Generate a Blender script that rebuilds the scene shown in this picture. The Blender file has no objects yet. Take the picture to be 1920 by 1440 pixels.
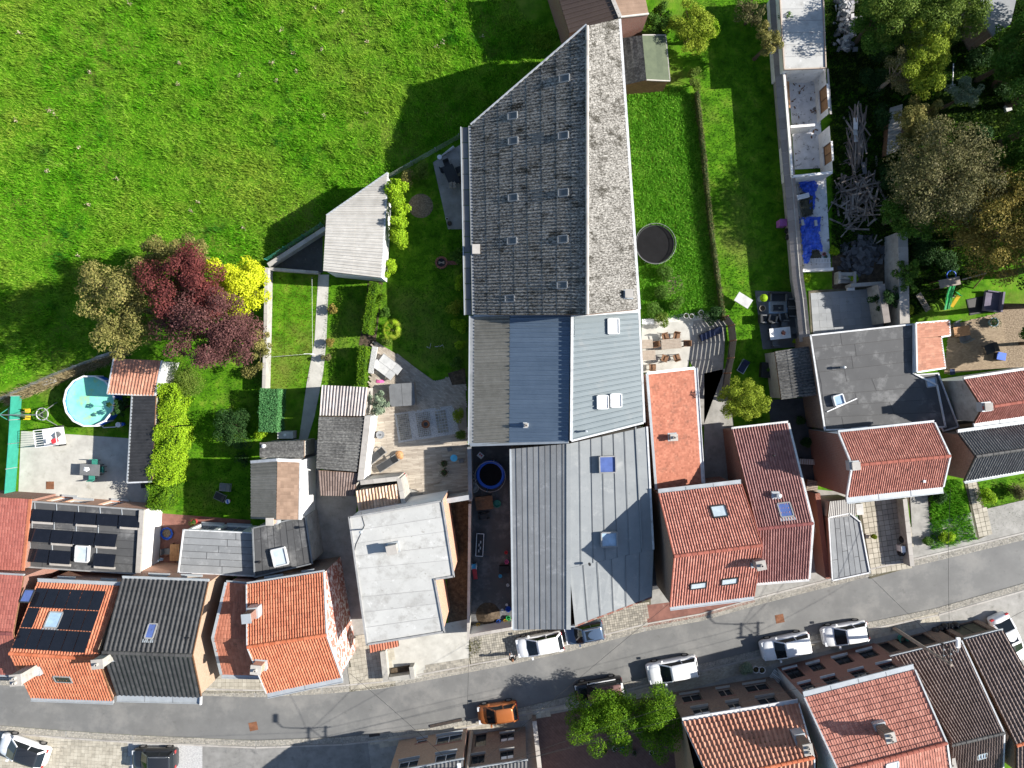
import bpy, math, random
import numpy as np
from mathutils import Vector, Matrix
random.seed(7); rng = np.random.default_rng(7)
sc = bpy.context.scene; C = sc.collection
H = 60.0; F = 22.0            # drone height above the street (m), picture pixels per metre at ground level
def W(px, py, z=0.0):
    k = (H - z) / H / F
    return Vector(((px - 960) * k, (720 - py) * k, z))
# ---------------------------------------------------------------- camera
cd = bpy.data.cameras.new('camera'); cam = bpy.data.objects.new('camera', cd); C.objects.link(cam)
cam.location = (0, 0, H); cam.rotation_euler = (0, 0, 0)
cd.sensor_fit = 'HORIZONTAL'; cd.angle = 2 * math.atan(960 / (F * H)); cd.clip_end = 3000; cd.clip_start = .5
sc.camera = cam
# ---------------------------------------------------------------- sky, sun, exposure
SUN_EL, SUN_AZ = math.radians(30.5), math.radians(3.5)     # azimuth from +X towards +Y
wd = bpy.data.worlds.new('World'); sc.world = wd; wd.use_nodes = True
nt = wd.node_tree; bg = nt.nodes['Background']
sky = nt.nodes.new('ShaderNodeTexSky'); sky.sky_type = 'NISHITA'; sky.sun_disc = False
sky.sun_elevation = SUN_EL; sky.sun_rotation = math.pi / 2 - SUN_AZ; sky.air_density = 1.0; sky.dust_density = .6
nt.links.new(sky.outputs[0], bg.inputs[0]); bg.inputs[1].default_value = .074
sd = bpy.data.lights.new('sun', 'SUN'); sd.energy = 4.8; sd.angle = math.radians(.53); sd.color = (1, .95, .87)
sun = bpy.data.objects.new('sun', sd); C.objects.link(sun)
sdir = Vector((math.cos(SUN_EL) * math.cos(SUN_AZ), math.cos(SUN_EL) * math.sin(SUN_AZ), math.sin(SUN_EL)))
sun.rotation_euler = sdir.to_track_quat('Z', 'Y').to_euler(); sun.location = (60, 0, 60)
vs = sc.view_settings; vs.view_transform = 'Standard'; vs.look = 'None'; vs.gamma = 1; vs.exposure = 1.25; vs.use_curve_mapping = False
sc.cycles.max_bounces = 6; sc.cycles.transparent_max_bounces = 8
# ---------------------------------------------------------------- materials
MATS = {}
def mat(name, cols, scale=2.0, rough=.85, rnd=None, rmix=.5, bump=0, bscale=30, metal=0, trans=0, detail=5,
        stain=None, spec=.3, contrast=(.3, .7), alpha=1.0, grid=None, stretch=None):
    m = bpy.data.materials.new(name); m.use_nodes = True; MATS[name] = m
    n = m.node_tree.nodes; l = m.node_tree.links; b = n['Principled BSDF']
    b.inputs['Roughness'].default_value = rough; b.inputs['Metallic'].default_value = metal
    b.inputs['Specular IOR Level'].default_value = spec
    if alpha < 1: b.inputs['Alpha'].default_value = alpha
    geo = n.new('ShaderNodeNewGeometry'); pos = geo.outputs['Position']
    if stretch:
        mp = n.new('ShaderNodeMapping'); l.new(pos, mp.inputs[0]); mp.inputs['Scale'].default_value = stretch; pos = mp.outputs[0]
    nz = n.new('ShaderNodeTexNoise'); nz.inputs['Scale'].default_value = scale; nz.inputs['Detail'].default_value = detail
    nz.inputs['Roughness'].default_value = .65
    l.new(pos, nz.inputs['Vector'])
    mr = n.new('ShaderNodeMapRange'); mr.inputs[1].default_value = contrast[0]; mr.inputs[2].default_value = contrast[1]
    l.new(nz.outputs['Fac'], mr.inputs[0]); fac = mr.outputs[0]
    if rnd:
        if rnd == 'island': r = geo.outputs['Random Per Island']
        else: r = n.new('ShaderNodeObjectInfo').outputs['Random']
        mx = n.new('ShaderNodeMix'); mx.inputs[0].default_value = rmix
        l.new(fac, mx.inputs[2]); l.new(r, mx.inputs[3]); fac = mx.outputs[0]
    cr = n.new('ShaderNodeValToRGB'); el = cr.color_ramp.elements
    while len(el) < len(cols): el.new(.5)
    for i, c in enumerate(cols):
        el[i].position = i / max(1, len(cols) - 1); el[i].color = (*c, 1)
    l.new(fac, cr.inputs[0]); col = cr.outputs[0]
    for st in (stain or []):
        c2, s2, lo, hi = st
        z2 = n.new('ShaderNodeTexNoise'); z2.inputs['Scale'].default_value = s2; z2.inputs['Detail'].default_value = 6
        z2.inputs['Roughness'].default_value = .7
        l.new(pos, z2.inputs['Vector'])
        m2 = n.new('ShaderNodeMapRange'); m2.inputs[1].default_value = lo; m2.inputs[2].default_value = hi
        l.new(z2.outputs['Fac'], m2.inputs[0])
        mm = n.new('ShaderNodeMix'); mm.data_type = 'RGBA'; l.new(m2.outputs[0], mm.inputs[0]); l.new(col, mm.inputs[6])
        mm.inputs[7].default_value = (*c2, 1); col = mm.outputs[2]
    if grid:       # mortar / joints too fine to build: (colour, width, height, mortar size)
        gc, gw, gh, gm = grid
        bt = n.new('ShaderNodeTexBrick'); bt.inputs['Scale'].default_value = 1; bt.inputs['Brick Width'].default_value = gw
        bt.inputs['Row Height'].default_value = gh; bt.inputs['Mortar Size'].default_value = gm; bt.inputs['Mortar'].default_value = (*gc, 1)
        sx = n.new('ShaderNodeSeparateXYZ'); l.new(geo.outputs['Position'], sx.inputs[0])
        ad = n.new('ShaderNodeMath'); l.new(sx.outputs[0], ad.inputs[0]); l.new(sx.outputs[1], ad.inputs[1])
        cb = n.new('ShaderNodeCombineXYZ'); l.new(ad.outputs[0], cb.inputs[0]); l.new(sx.outputs[2], cb.inputs[1])
        l.new(cb.outputs[0], bt.inputs['Vector']); l.new(col, bt.inputs['Color1']); l.new(col, bt.inputs['Color2']); col = bt.outputs[0]
    l.new(col, b.inputs['Base Color'])
    if bump:
        bn = n.new('ShaderNodeBump'); bn.inputs['Strength'].default_value = bump; bn.inputs['Distance'].default_value = .05
        bz = n.new('ShaderNodeTexNoise'); bz.inputs['Scale'].default_value = bscale; bz.inputs['Detail'].default_value = 4
        l.new(pos, bz.inputs['Vector']); l.new(bz.outputs['Fac'], bn.inputs['Height']); l.new(bn.outputs[0], b.inputs['Normal'])
    if trans:
        tr = n.new('ShaderNodeBsdfTranslucent'); l.new(col, tr.inputs[0]); ms = n.new('ShaderNodeMixShader'); ms.inputs[0].default_value = trans
        l.new(b.outputs[0], ms.inputs[1]); l.new(tr.outputs[0], ms.inputs[2]); l.new(ms.outputs[0], n['Material Output'].inputs[0])
    return m
def one(name, c, rough=.6, metal=0, var=.18, **k):
    d = tuple(x * (1 - var) for x in c); u = tuple(min(1, x * (1 + var)) for x in c)
    return mat(name, [d, u], scale=k.pop('scale', 1.7), rough=rough, metal=metal, **k)
# ground
mat('meadow_soil', [(0.0216, 0.06, 0.0024), (0.048, 0.144, 0.0048), (0.084, 0.204, 0.0084), (0.156, 0.24, 0.024)], scale=.9, stain=[((.14, .17, .03), .12, .5, .7)], bump=.6, bscale=9, detail=9, spec=.05)
mat('meadow', [(0.0292, 0.154, 0.0066), (0.0758, 0.286, 0.0088), (0.134, 0.396, 0.0132), (0.233, 0.462, 0.033), (0.396, 0.506, 0.121)], scale=.5, rnd='island', rmix=.42, trans=.38, rough=.8, detail=8, spec=.05, contrast=(.28, .7), stain=[((0.0257, 0.154, 0.0154), .33, .55, .66), ((0.303, 0.44, 0.0495), .1, .46, .64), ((0.233, 0.363, 0.044), 1.3, .57, .66), ((0.42, 0.396, 0.143), .7, .66, .74)])
mat('lawn_sunlit', [(0.032, 0.099, 0.0159), (0.0653, 0.171, 0.0211), (0.123, 0.264, 0.0264)], scale=.8, rnd='island', rmix=.45, trans=.35, rough=.8, spec=.05, stain=[((0.16, 0.225, 0.0396), .5, .58, .74)])  # lighter copy of the lawn colour, raised so its strip looks sunlit
mat('lawn', [(0.0194, 0.066, 0.0106), (0.0396, 0.114, 0.0141), (0.0748, 0.176, 0.0176)], scale=.8, rnd='island', rmix=.45, trans=.35, rough=.8, spec=.05, stain=[((0.0968, 0.15, 0.0264), .5, .58, .74)])  # darker and bluer than the meadow, to deepen lawns lying in shade
mat('lawn_yellow', [(.06, .075, .008), (.11, .12, .014), (.19, .17, .035)], scale=.9, rnd='island', rmix=.5, trans=.35, rough=.8, spec=.05)
mat('weeds', [(0.0338, 0.135, 0.0081), (0.081, 0.27, 0.0135), (0.162, 0.392, 0.0338), (0.243, 0.405, 0.054)], scale=.7, rnd='island', rmix=.5, trans=.35, rough=.8, spec=.05)
mat('dry_grass', [(.1, .08, .03), (.25, .2, .1), (.38, .32, .2)], scale=3, rnd='island', rmix=.6)
mat('thistle', [(.3, .25, .17), (.5, .43, .32)], scale=3, rnd='island', rmix=.6)
mat('undergrowth', [(.008, .02, .006), (.018, .045, .01), (.035, .07, .014), (.06, .08, .02)], scale=.8, rnd='island', rmix=.45, trans=.3, rough=.8, spec=.05)  # greens darkened so the colour stands for shade under the trees
mat('soil', [(.03, .022, .014), (.07, .05, .032), (.12, .09, .06)], scale=3, bump=.5, bscale=14)
mat('asphalt', [(0.125, 0.125, 0.123), (0.169, 0.169, 0.164)], scale=.5, stain=[((.105, .104, .1), 1.1, .6, .74), ((.2, .195, .185), 2.4, .66, .76), ((0.213, 0.207, 0.195), .25, .5, .75), ((0.0941, 0.0941, 0.0916), 3, .66, .8)], bump=.15, bscale=60, rough=.8, detail=9)
mat('worn_concrete', [(.15, .148, .14), (.24, .235, .225)], scale=1.1, stain=[((.1, .1, .098), 1.3, .55, .75)], bump=.2, bscale=50, detail=9)
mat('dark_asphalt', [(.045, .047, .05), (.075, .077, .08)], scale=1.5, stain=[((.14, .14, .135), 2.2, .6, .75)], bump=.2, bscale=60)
mat('red_asphalt', [(.14, .065, .052), (.24, .11, .085)], scale=1.2, stain=[((.3, .24, .2), 1.3, .6, .75)], bump=.2, bscale=60)
mat('concrete', [(.2, .195, .18), (.33, .32, .3)], scale=1.1, stain=[((.12, .115, .1), 1.4, .58, .75)], bump=.15, bscale=40, detail=8)
mat('pale_concrete', [(.33, .32, .29), (.48, .47, .43)], scale=.9, stain=[((.25, .24, .2), 1.1, .58, .78)], bump=.1, bscale=40, detail=8)
mat('paver', [(.24, .22, .18), (.36, .33, .27), (.46, .43, .36)], scale=.8, rnd='island', rmix=.45, stain=[((.17, .15, .12), 1.0, .58, .75)])
mat('paver_each', [(.24, .22, .18), (.36, .33, .27), (.46, .43, .36)], scale=.8, rnd='object', rmix=.45, stain=[((.17, .15, .12), 1.0, .58, .75)])
mat('grey_slab', [(.2, .21, .22), (.3, .31, .32)], scale=.8, rnd='object', rmix=.4, stain=[((.13, .13, .13), 1.2, .6, .8)])
mat('cobble', [(.16, .15, .13), (.28, .26, .22), (.4, .37, .31)], scale=1.2, rnd='island', rmix=.7)
mat('joint', [(.05, .055, .03), (.12, .1, .07)], scale=2)
mat('gravel', [(.2, .2, .2), (.4, .4, .4), (.55, .54, .52)], scale=14, bump=.5, bscale=40)
mat('white_gravel', [(.4, .38, .34), (.7, .68, .62)], scale=12, bump=.5, bscale=30)
mat('brown_paving', [(.1, .06, .05), (.16, .1, .085)], scale=2, grid=((.06, .04, .035), .3, .15, .01), stain=[((.2, .15, .13), 1, .6, .8)])
mat('sand_paving', [(.2, .15, .1), (.32, .25, .17)], scale=2, rnd='island', rmix=.6)
mat('mulch', [(.08, .06, .04), (.2, .15, .1), (.34, .27, .19)], scale=9, bump=.6, bscale=25)
# roofs
mat('fibre_cement', [(.022, .02, .016), (.06, .056, .048), (.2, .192, .178), (.34, .33, .31)], scale=6, contrast=(.32, .62), detail=10, rnd='object', rmix=.1,
    stain=[((.03, .027, .02), .8, .53, .64), ((.42, .41, .39), 13, .57, .64), ((.035, .03, .024), 3.5, .58, .66)], rough=.95, stretch=(1, 1.5, 1))
mat('grey_sheet', [(.3, .29, .27), (.42, .41, .39)], scale=1.5, rnd='object', rmix=.3, stain=[((.36, .13, .08), 1.6, .68, .72), ((.2, .19, .17), 5, .6, .75)], rough=.9)
mat('brown_sheet', [(0.146, 0.14, 0.118), (0.246, 0.235, 0.207)], scale=2, rnd='object', rmix=.4, stain=[((0.358, 0.347, 0.314), 9, .6, .72)], rough=.9)
mat('dark_sheet', [(.035, .035, .035), (.1, .1, .098), (.22, .22, .21)], scale=6, rnd='object', rmix=.3, rough=.95, contrast=(.35, .68))
mat('pinkish_sheet', [(.25, .225, .215), (.42, .39, .38)], scale=2, rnd='object', rmix=.3, rough=.9, stain=[((.12, .1, .095), 3, .6, .75)])
mat('moss_sheet', [(.06, .075, .05), (.1, .12, .075)], scale=2, rnd='object', rmix=.4, rough=.95)
mat('blue_metal', [(0.0975, 0.139, 0.195), (0.139, 0.188, 0.253)], scale=.8, rnd='object', rmix=.4, rough=.42, metal=.25, spec=.5)
mat('pale_metal', [(0.161, 0.192, 0.205), (0.189, 0.222, 0.236)], scale=.6, rnd='object', rmix=.3, rough=.4, metal=.1, spec=.5, stain=[((0.218, 0.236, 0.241), .8, .55, .75)])
mat('black_metal', [(.02, .02, .021), (.04, .04, .042)], scale=2, rough=.5, spec=.5, stain=[((.09, .09, .09), 5, .62, .75)])
mat('brown_metal', [(.085, .06, .05), (.12, .085, .07)], scale=1, rnd='object', rmix=.5, rough=.5)
mat('felt', [(0.161, 0.169, 0.177), (0.257, 0.266, 0.274)], scale=.9, rnd='object', rmix=.5, stain=[((.3, .3, .295), 7, .63, .7), ((0.322, 0.33, 0.338), 1.1, .56, .74), ((0.112, 0.112, 0.116), 6, .62, .74)], rough=.85, bump=.12, bscale=50, detail=8)
mat('pale_felt', [(0.189, 0.203, 0.213), (0.253, 0.267, 0.271)], scale=.8, rnd='object', rmix=.4, stain=[((0.299, 0.308, 0.308), .9, .56, .74), ((0.137, 0.14, 0.144), 5, .62, .76)], rough=.8, bump=.12, bscale=50, detail=8)
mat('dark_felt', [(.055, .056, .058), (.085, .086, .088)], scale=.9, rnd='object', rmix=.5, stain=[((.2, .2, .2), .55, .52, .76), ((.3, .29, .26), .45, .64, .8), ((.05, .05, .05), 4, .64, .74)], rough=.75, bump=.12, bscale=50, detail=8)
mat('white_felt', [(.33, .33, .32), (.44, .44, .425)], scale=.7, rnd='object', rmix=.4, stain=[((.26, .255, .24), .9, .5, .72), ((.15, .14, .115), 2.6, .62, .74), ((.5, .5, .49), 1.7, .6, .7)], rough=.75, bump=.15, bscale=30, detail=9)
def tilemat(nm, a, b, c, stain=None, rough=.75, rmix=.5): return mat(nm, [a, b, c], scale=1.3, rnd='island', rmix=rmix, rough=rough, stain=stain, detail=8)
tilemat('tile_orange', (.26, .08, .042), (.37, .125, .066), (.47, .185, .105), [((.19, .07, .042), 1.1, .54, .75), ((.5, .36, .2), 8, .67, .73)])
tilemat('tile_orange_red', (.24, .085, .05), (.34, .125, .078), (.43, .18, .115), [((.17, .075, .05), 1.4, .54, .72), ((.42, .25, .15), 3, .64, .75)])
tilemat('tile_red', (.25, .1, .075), (.39, .16, .12), (.52, .25, .19), [((.18, .075, .06), 1.5, .56, .76), ((.5, .38, .29), 8, .67, .73)])
tilemat('tile_pale', (.28, .125, .08), (.38, .18, .12), (.47, .25, .17), [((.2, .1, .07), 1.6, .56, .76)])
tilemat('tile_wine', (.18, .08, .075), (.26, .125, .115), (.36, .2, .18), [((.13, .06, .055), 1.6, .56, .76)], rough=.6)
tilemat('tile_wine_bright', (.24, .075, .06), (.31, .1, .08), (.38, .14, .11), [((.18, .06, .05), 1.3, .55, .75)], rough=.6)
tilemat('tile_black', (.028, .028, .03), (.042, .042, .044), (.06, .06, .062), rough=.38)
tilemat('tile_charcoal', (.07, .068, .068), (.11, .108, .108), (.16, .155, .15), rough=.5)
tilemat('tile_brown', (.085, .06, .052), (.135, .1, .088), (.2, .155, .14), [((.07, .05, .045), 3, .62, .8)])
tilemat('tile_umber', (.13, .085, .06), (.18, .12, .085), (.24, .165, .12), [((.3, .22, .12), 6, .68, .76)])
tilemat('tile_spanish', (.33, .2, .12), (.5, .36, .26), (.62, .5, .4), [((.3, .12, .06), 4, .58, .72)])
mat('tile_piece_pale', [(.28, .125, .08), (.38, .18, .12), (.47, .25, .17)], scale=1.3, rnd='object', rmix=.5, rough=.75, stain=[((.2, .1, .07), 1.6, .56, .76)])
mat('tile_piece_black', [(.02, .02, .022), (.032, .032, .034), (.05, .05, .052)], scale=1.3, rnd='object', rmix=.5, rough=.5, spec=.35)
mat('ridge_orange', [(.33, .085, .035), (.5, .16, .08)], scale=2, rnd='object', rmix=.6)
mat('ridge_red', [(.22, .065, .045), (.34, .11, .08)], scale=2, rnd='object', rmix=.6)
mat('ridge_dark', [(.035, .035, .036), (.08, .078, .076)], scale=2, rnd='object', rmix=.6, rough=.5)
mat('ridge_wine', [(.13, .04, .04), (.2, .065, .06)], scale=2, rnd='object', rmix=.6)
# walls
mat('brick_red', [(.17, .06, .04), (.26, .1, .07)], scale=5, grid=((.25, .2, .17), .24, .075, .012), bump=.2)
mat('brick_brown', [(.12, .07, .05), (.26, .17, .12)], scale=6, grid=((.22, .19, .16), .24, .075, .012), bump=.2)
mat('brick_tan', [(.25, .15, .09), (.4, .26, .17)], scale=6, grid=((.34, .3, .25), .24, .075, .012), bump=.2)
mat('brick_flaked', [(.33, .12, .09), (.4, .16, .12)], scale=5, stain=[((.75, .72, .7), 2.6, .5, .56)], bump=.2)
mat('brick_orange', [(.38, .16, .09), (.5, .24, .15)], scale=5, grid=((.4, .33, .27), .24, .075, .012))
mat('render_white', [(.6, .6, .59), (.74, .74, .73)], scale=.8, stain=[((.42, .41, .38), 1.6, .6, .8)], bump=.1)
mat('render_grey', [(.24, .23, .21), (.38, .37, .34)], scale=1.3, stain=[((.12, .115, .1), 1.8, .56, .74)], bump=.2, detail=9)
mat('ruin_white', [(0.632, 0.609, 0.575), (0.828, 0.805, 0.782)], scale=1.3, stain=[((0.253, 0.218, 0.172), 2.3, .58, .72)], bump=.2, detail=9)
mat('ruin_floor', [(0.525, 0.512, 0.5), (0.775, 0.762, 0.762)], scale=1.5, stain=[((0.125, 0.112, 0.0938), 1.6, .56, .64)], bump=.2, detail=9)
mat('slate_grey', [(.1, .1, .105), (.2, .2, .2)], scale=2, rnd='object', rmix=.7, rough=.7)
mat('coping', [(.27, .25, .23), (.42, .4, .37)], scale=1.8, rnd='object', rmix=.5, stain=[((.14, .13, .12), 3, .6, .76)])
mat('coping_tile', [(.17, .15, .14), (.26, .235, .22)], scale=2.5, rnd='object', rmix=.5, stain=[((.34, .32, .3), 9, .64, .72)])
# trim and small things
one('felt_edge', (.085, .087, .09), .7, var=.3); one('bitumen', (.03, .03, .031), .6); one('white_trim', (.52, .53, .54), .5, stain=[((.3, .29, .27), 2.2, .55, .72)]); one('zinc', (.42, .45, .47), .38, .35, rnd='object', rmix=.4); one('lead', (.2, .21, .22), .5, .2)
one('black_trim', (.03, .03, .032), .5); one('grey_trim', (.25, .25, .25), .6); one('wood_grey', (.27, .23, .19), .85, rnd='island', rmix=.6, var=.4, scale=5)
one('wood_brown', (.16, .085, .045), .7, var=.35, scale=5); one('wood_orange', (.38, .2, .09), .65, var=.25, scale=4)
mat('deck', [(.22, .185, .15), (.35, .305, .25), (.47, .42, .35)], scale=1.2, rnd='island', rmix=.5, rough=.85, stain=[((.23, .205, .175), 1.1, .56, .8)], stretch=(1, 5, 1))
mat('driftwood', [(.12, .095, .08), (.24, .2, .17), (.36, .31, .27)], scale=2, rnd='object', rmix=.75, rough=.9)
mat('rubble', [(.12, .12, .12), (.28, .28, .29), (.46, .46, .48)], scale=2, rnd='object', rmix=.8, rough=.9)
mat('slate_piece', [(.03, .03, .033), (.07, .07, .075), (.13, .13, .135)], scale=2, rnd='object', rmix=.75, rough=.6)
one('bark', (.09, .065, .045), .95, var=.4, scale=6); one('bark_pale', (.25, .2, .15), .95, var=.3, scale=6)
one('solar', (.008, .009, .013), .16, spec=.6, stain=[((.16, .16, .17), 9, .7, .74)]); one('blind_white', (.72, .73, .73), .6)
one('glass_dim', (.09, .1, .105), .3, spec=.4); one('glass', (.012, .016, .02), .08, spec=.5); one('glass_blue', (.08, .12, .3), .07, spec=.8); one('glass_sky', (.3, .42, .55), .08, spec=.8); one('glass_pale', (.45, .52, .56), .1, spec=.8)
one('car_white', (.78, .79, .8), .18, var=.03, spec=.6); one('car_black', (.012, .012, .014), .12, var=.05, spec=.7); one('car_orange', (.42, .14, .045), .2, .3, var=.05, spec=.6)
one('car_blue', (.08, .12, .19), .2, .3, var=.05, spec=.6); one('car_brown', (.14, .075, .07), .6, var=.1); one('car_silver', (.4, .41, .42), .25, .5, var=.05); one('car_dark', (.02, .022, .026), .15, var=.05, spec=.7)
one('tyre', (.018, .018, .018), .85); one('rim', (.3, .3, .31), .35, .7); one('lamp_glass', (.6, .62, .65), .1, spec=.8); one('lamp_red', (.4, .02, .02), .15, spec=.8)
one('plastic_black', (.02, .02, .021), .5); one('plastic_blue', (.02, .1, .5), .45); one('plastic_green', (.03, .3, .09), .45); one('plastic_yellow', (.65, .42, .03), .45); one('plastic_cyan', (.08, .4, .62), .5)
one('plastic_white', (.7, .7, .7), .45); one('plastic_red', (.5, .04, .05), .45); one('plastic_purple', (.3, .1, .32), .5); one('plastic_pink', (.6, .12, .3), .5); one('plastic_teal', (.04, .22, .17), .55)
one('tarp_blue', (.03, .1, .55), .35, var=.4, scale=5, spec=.5); one('tarp_olive', (.07, .07, .05), .7, var=.3); one('fabric_grey', (.13, .135, .14), .9); one('fabric_dark', (.035, .037, .04), .9); one('fabric_pale', (.45, .45, .44), .9)
one('fabric_mauve', (.14, .125, .17), .9); one('fabric_navy', (.02, .03, .07), .9); one('tramp_mat', (.011, .011, .012), .9, spec=.1); one('steel', (.4, .41, .42), .35, .7); one('iron', (.05, .045, .042), .6, .3); one('rust', (.17, .075, .04), .9, var=.4)
one('net_green', (.03, .26, .19), .8, var=.15, alpha=.8); one('net_black', (.02, .02, .02), .9, alpha=.35); one('terracotta', (.4, .17, .1), .8)
mat('pool_water', [(.16, .58, .42), (.3, .7, .55)], scale=.6, rough=.08, spec=.5, stain=[((.42, .58, .08), .8, .54, .72), ((.03, .06, .03), 7, .74, .76)])
mat('cast_iron', [(.04, .035, .033), (.09, .07, .06)], scale=5, rough=.7, metal=.3)
# foliage
def leafm(nm, *cols, trans=.3): return mat(nm, list(cols), scale=.9, rnd='island', rmix=.6, trans=trans, rough=.6, spec=.12)
leafm('leaf_olive', (.06, .065, .014), (.15, .15, .04), (.27, .25, .08), (.36, .29, .1)); leafm('leaf_red', (.06, .02, .02), (.14, .038, .036), (.24, .07, .06))
leafm('leaf_wine', (.055, .025, .024), (.12, .052, .05), (.22, .105, .095)); leafm('leaf_yellow', (.34, .4, .015), (.55, .6, .02), (.72, .74, .06))
leafm('leaf_lime', (.1, .2, .01), (.24, .4, .015), (.4, .55, .03)); leafm('leaf_green', (0.031, 0.0853, 0.0093), (0.0697, 0.155, 0.0186), (0.132, 0.232, 0.0388)); leafm('leaf_dark', (0.0124, 0.0388, 0.0093), (0.0279, 0.0744, 0.0186), (0.062, 0.124, 0.0341))
leafm('leaf_mid', (0.0465, 0.093, 0.0124), (0.109, 0.171, 0.0232), (0.202, 0.264, 0.0465)); leafm('leaf_yellowgreen', (.1, .15, .012), (.22, .29, .022), (.36, .42, .05)); leafm('leaf_brown', (.04, .045, .016), (.1, .1, .038), (.17, .16, .065), (.29, .25, .15))
leafm('leaf_tan', (.07, .07, .014), (.16, .14, .03), (.27, .21, .05), (.35, .26, .07)); leafm('leaf_silver', (0.124, 0.171, 0.109), (0.232, 0.295, 0.202), (0.357, 0.419, 0.295)); leafm('leaf_hedge', (0.0465, 0.155, 0.0465), (0.093, 0.264, 0.093), (0.186, 0.403, 0.155))
leafm('leaf_conifer', (.03, .085, .005), (.085, .19, .008), (.22, .36, .016)); leafm('leaf_rust', (0.31, 0.109, 0.0465), (0.558, 0.217, 0.109)); leafm('flower_red', (0.698, 0.0775, 0.093), (0.9, 0.186, 0.155))
# ---------------------------------------------------------------- object helpers
ORG = {}
def link(o, parent=None):
    C.objects.link(o)
    if parent is not None: o.parent = parent
    return o
def tag(o, label, cat, group=None):
    o['label'] = label; o['category'] = cat
    if group: o['group'] = group
    return o
def T(name, label, cat, p, rz=0.0, group=None):
    o = bpy.data.objects.new(name, None); o.empty_display_size = .3; link(o); o.location = p; o.rotation_euler = (0, 0, rz)
    ORG[o] = Vector((0, 0, 0)) if rz else Vector(p)
    return tag(o, label, cat, group)
def L(name, label, cat, p, rz=0.0, group=None):      # parts given in local metres
    o = T(name, label, cat, p, rz, group); ORG[o] = Vector((0, 0, 0)); return o
def org(parent): return ORG.get(parent, Vector((0, 0, 0)))
def npmesh(name, V, Fc, m, parent=None, smooth=False, kind=None):
    V = np.asarray(V, dtype=np.float32); Fc = np.asarray(Fc, dtype=np.int32); k = Fc.shape[1]
    me = bpy.data.meshes.new(name); g = org(parent)
    me.vertices.add(len(V)); me.vertices.foreach_set('co', (V - np.array(g, dtype=np.float32)).ravel())
    me.loops.add(Fc.size); me.loops.foreach_set('vertex_index', Fc.ravel())
    me.polygons.add(len(Fc)); me.polygons.foreach_set('loop_start', np.arange(len(Fc), dtype=np.int32) * k)
    me.polygons.foreach_set('loop_total', np.full(len(Fc), k, dtype=np.int32))
    me.polygons.foreach_set('use_smooth', np.full(len(Fc), bool(smooth)))
    me.update(calc_edges=True); me.materials.append(MATS[m])
    o = bpy.data.objects.new(name, me); link(o, parent); ORG[o] = g
    if kind: o['kind'] = kind
    return o
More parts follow.
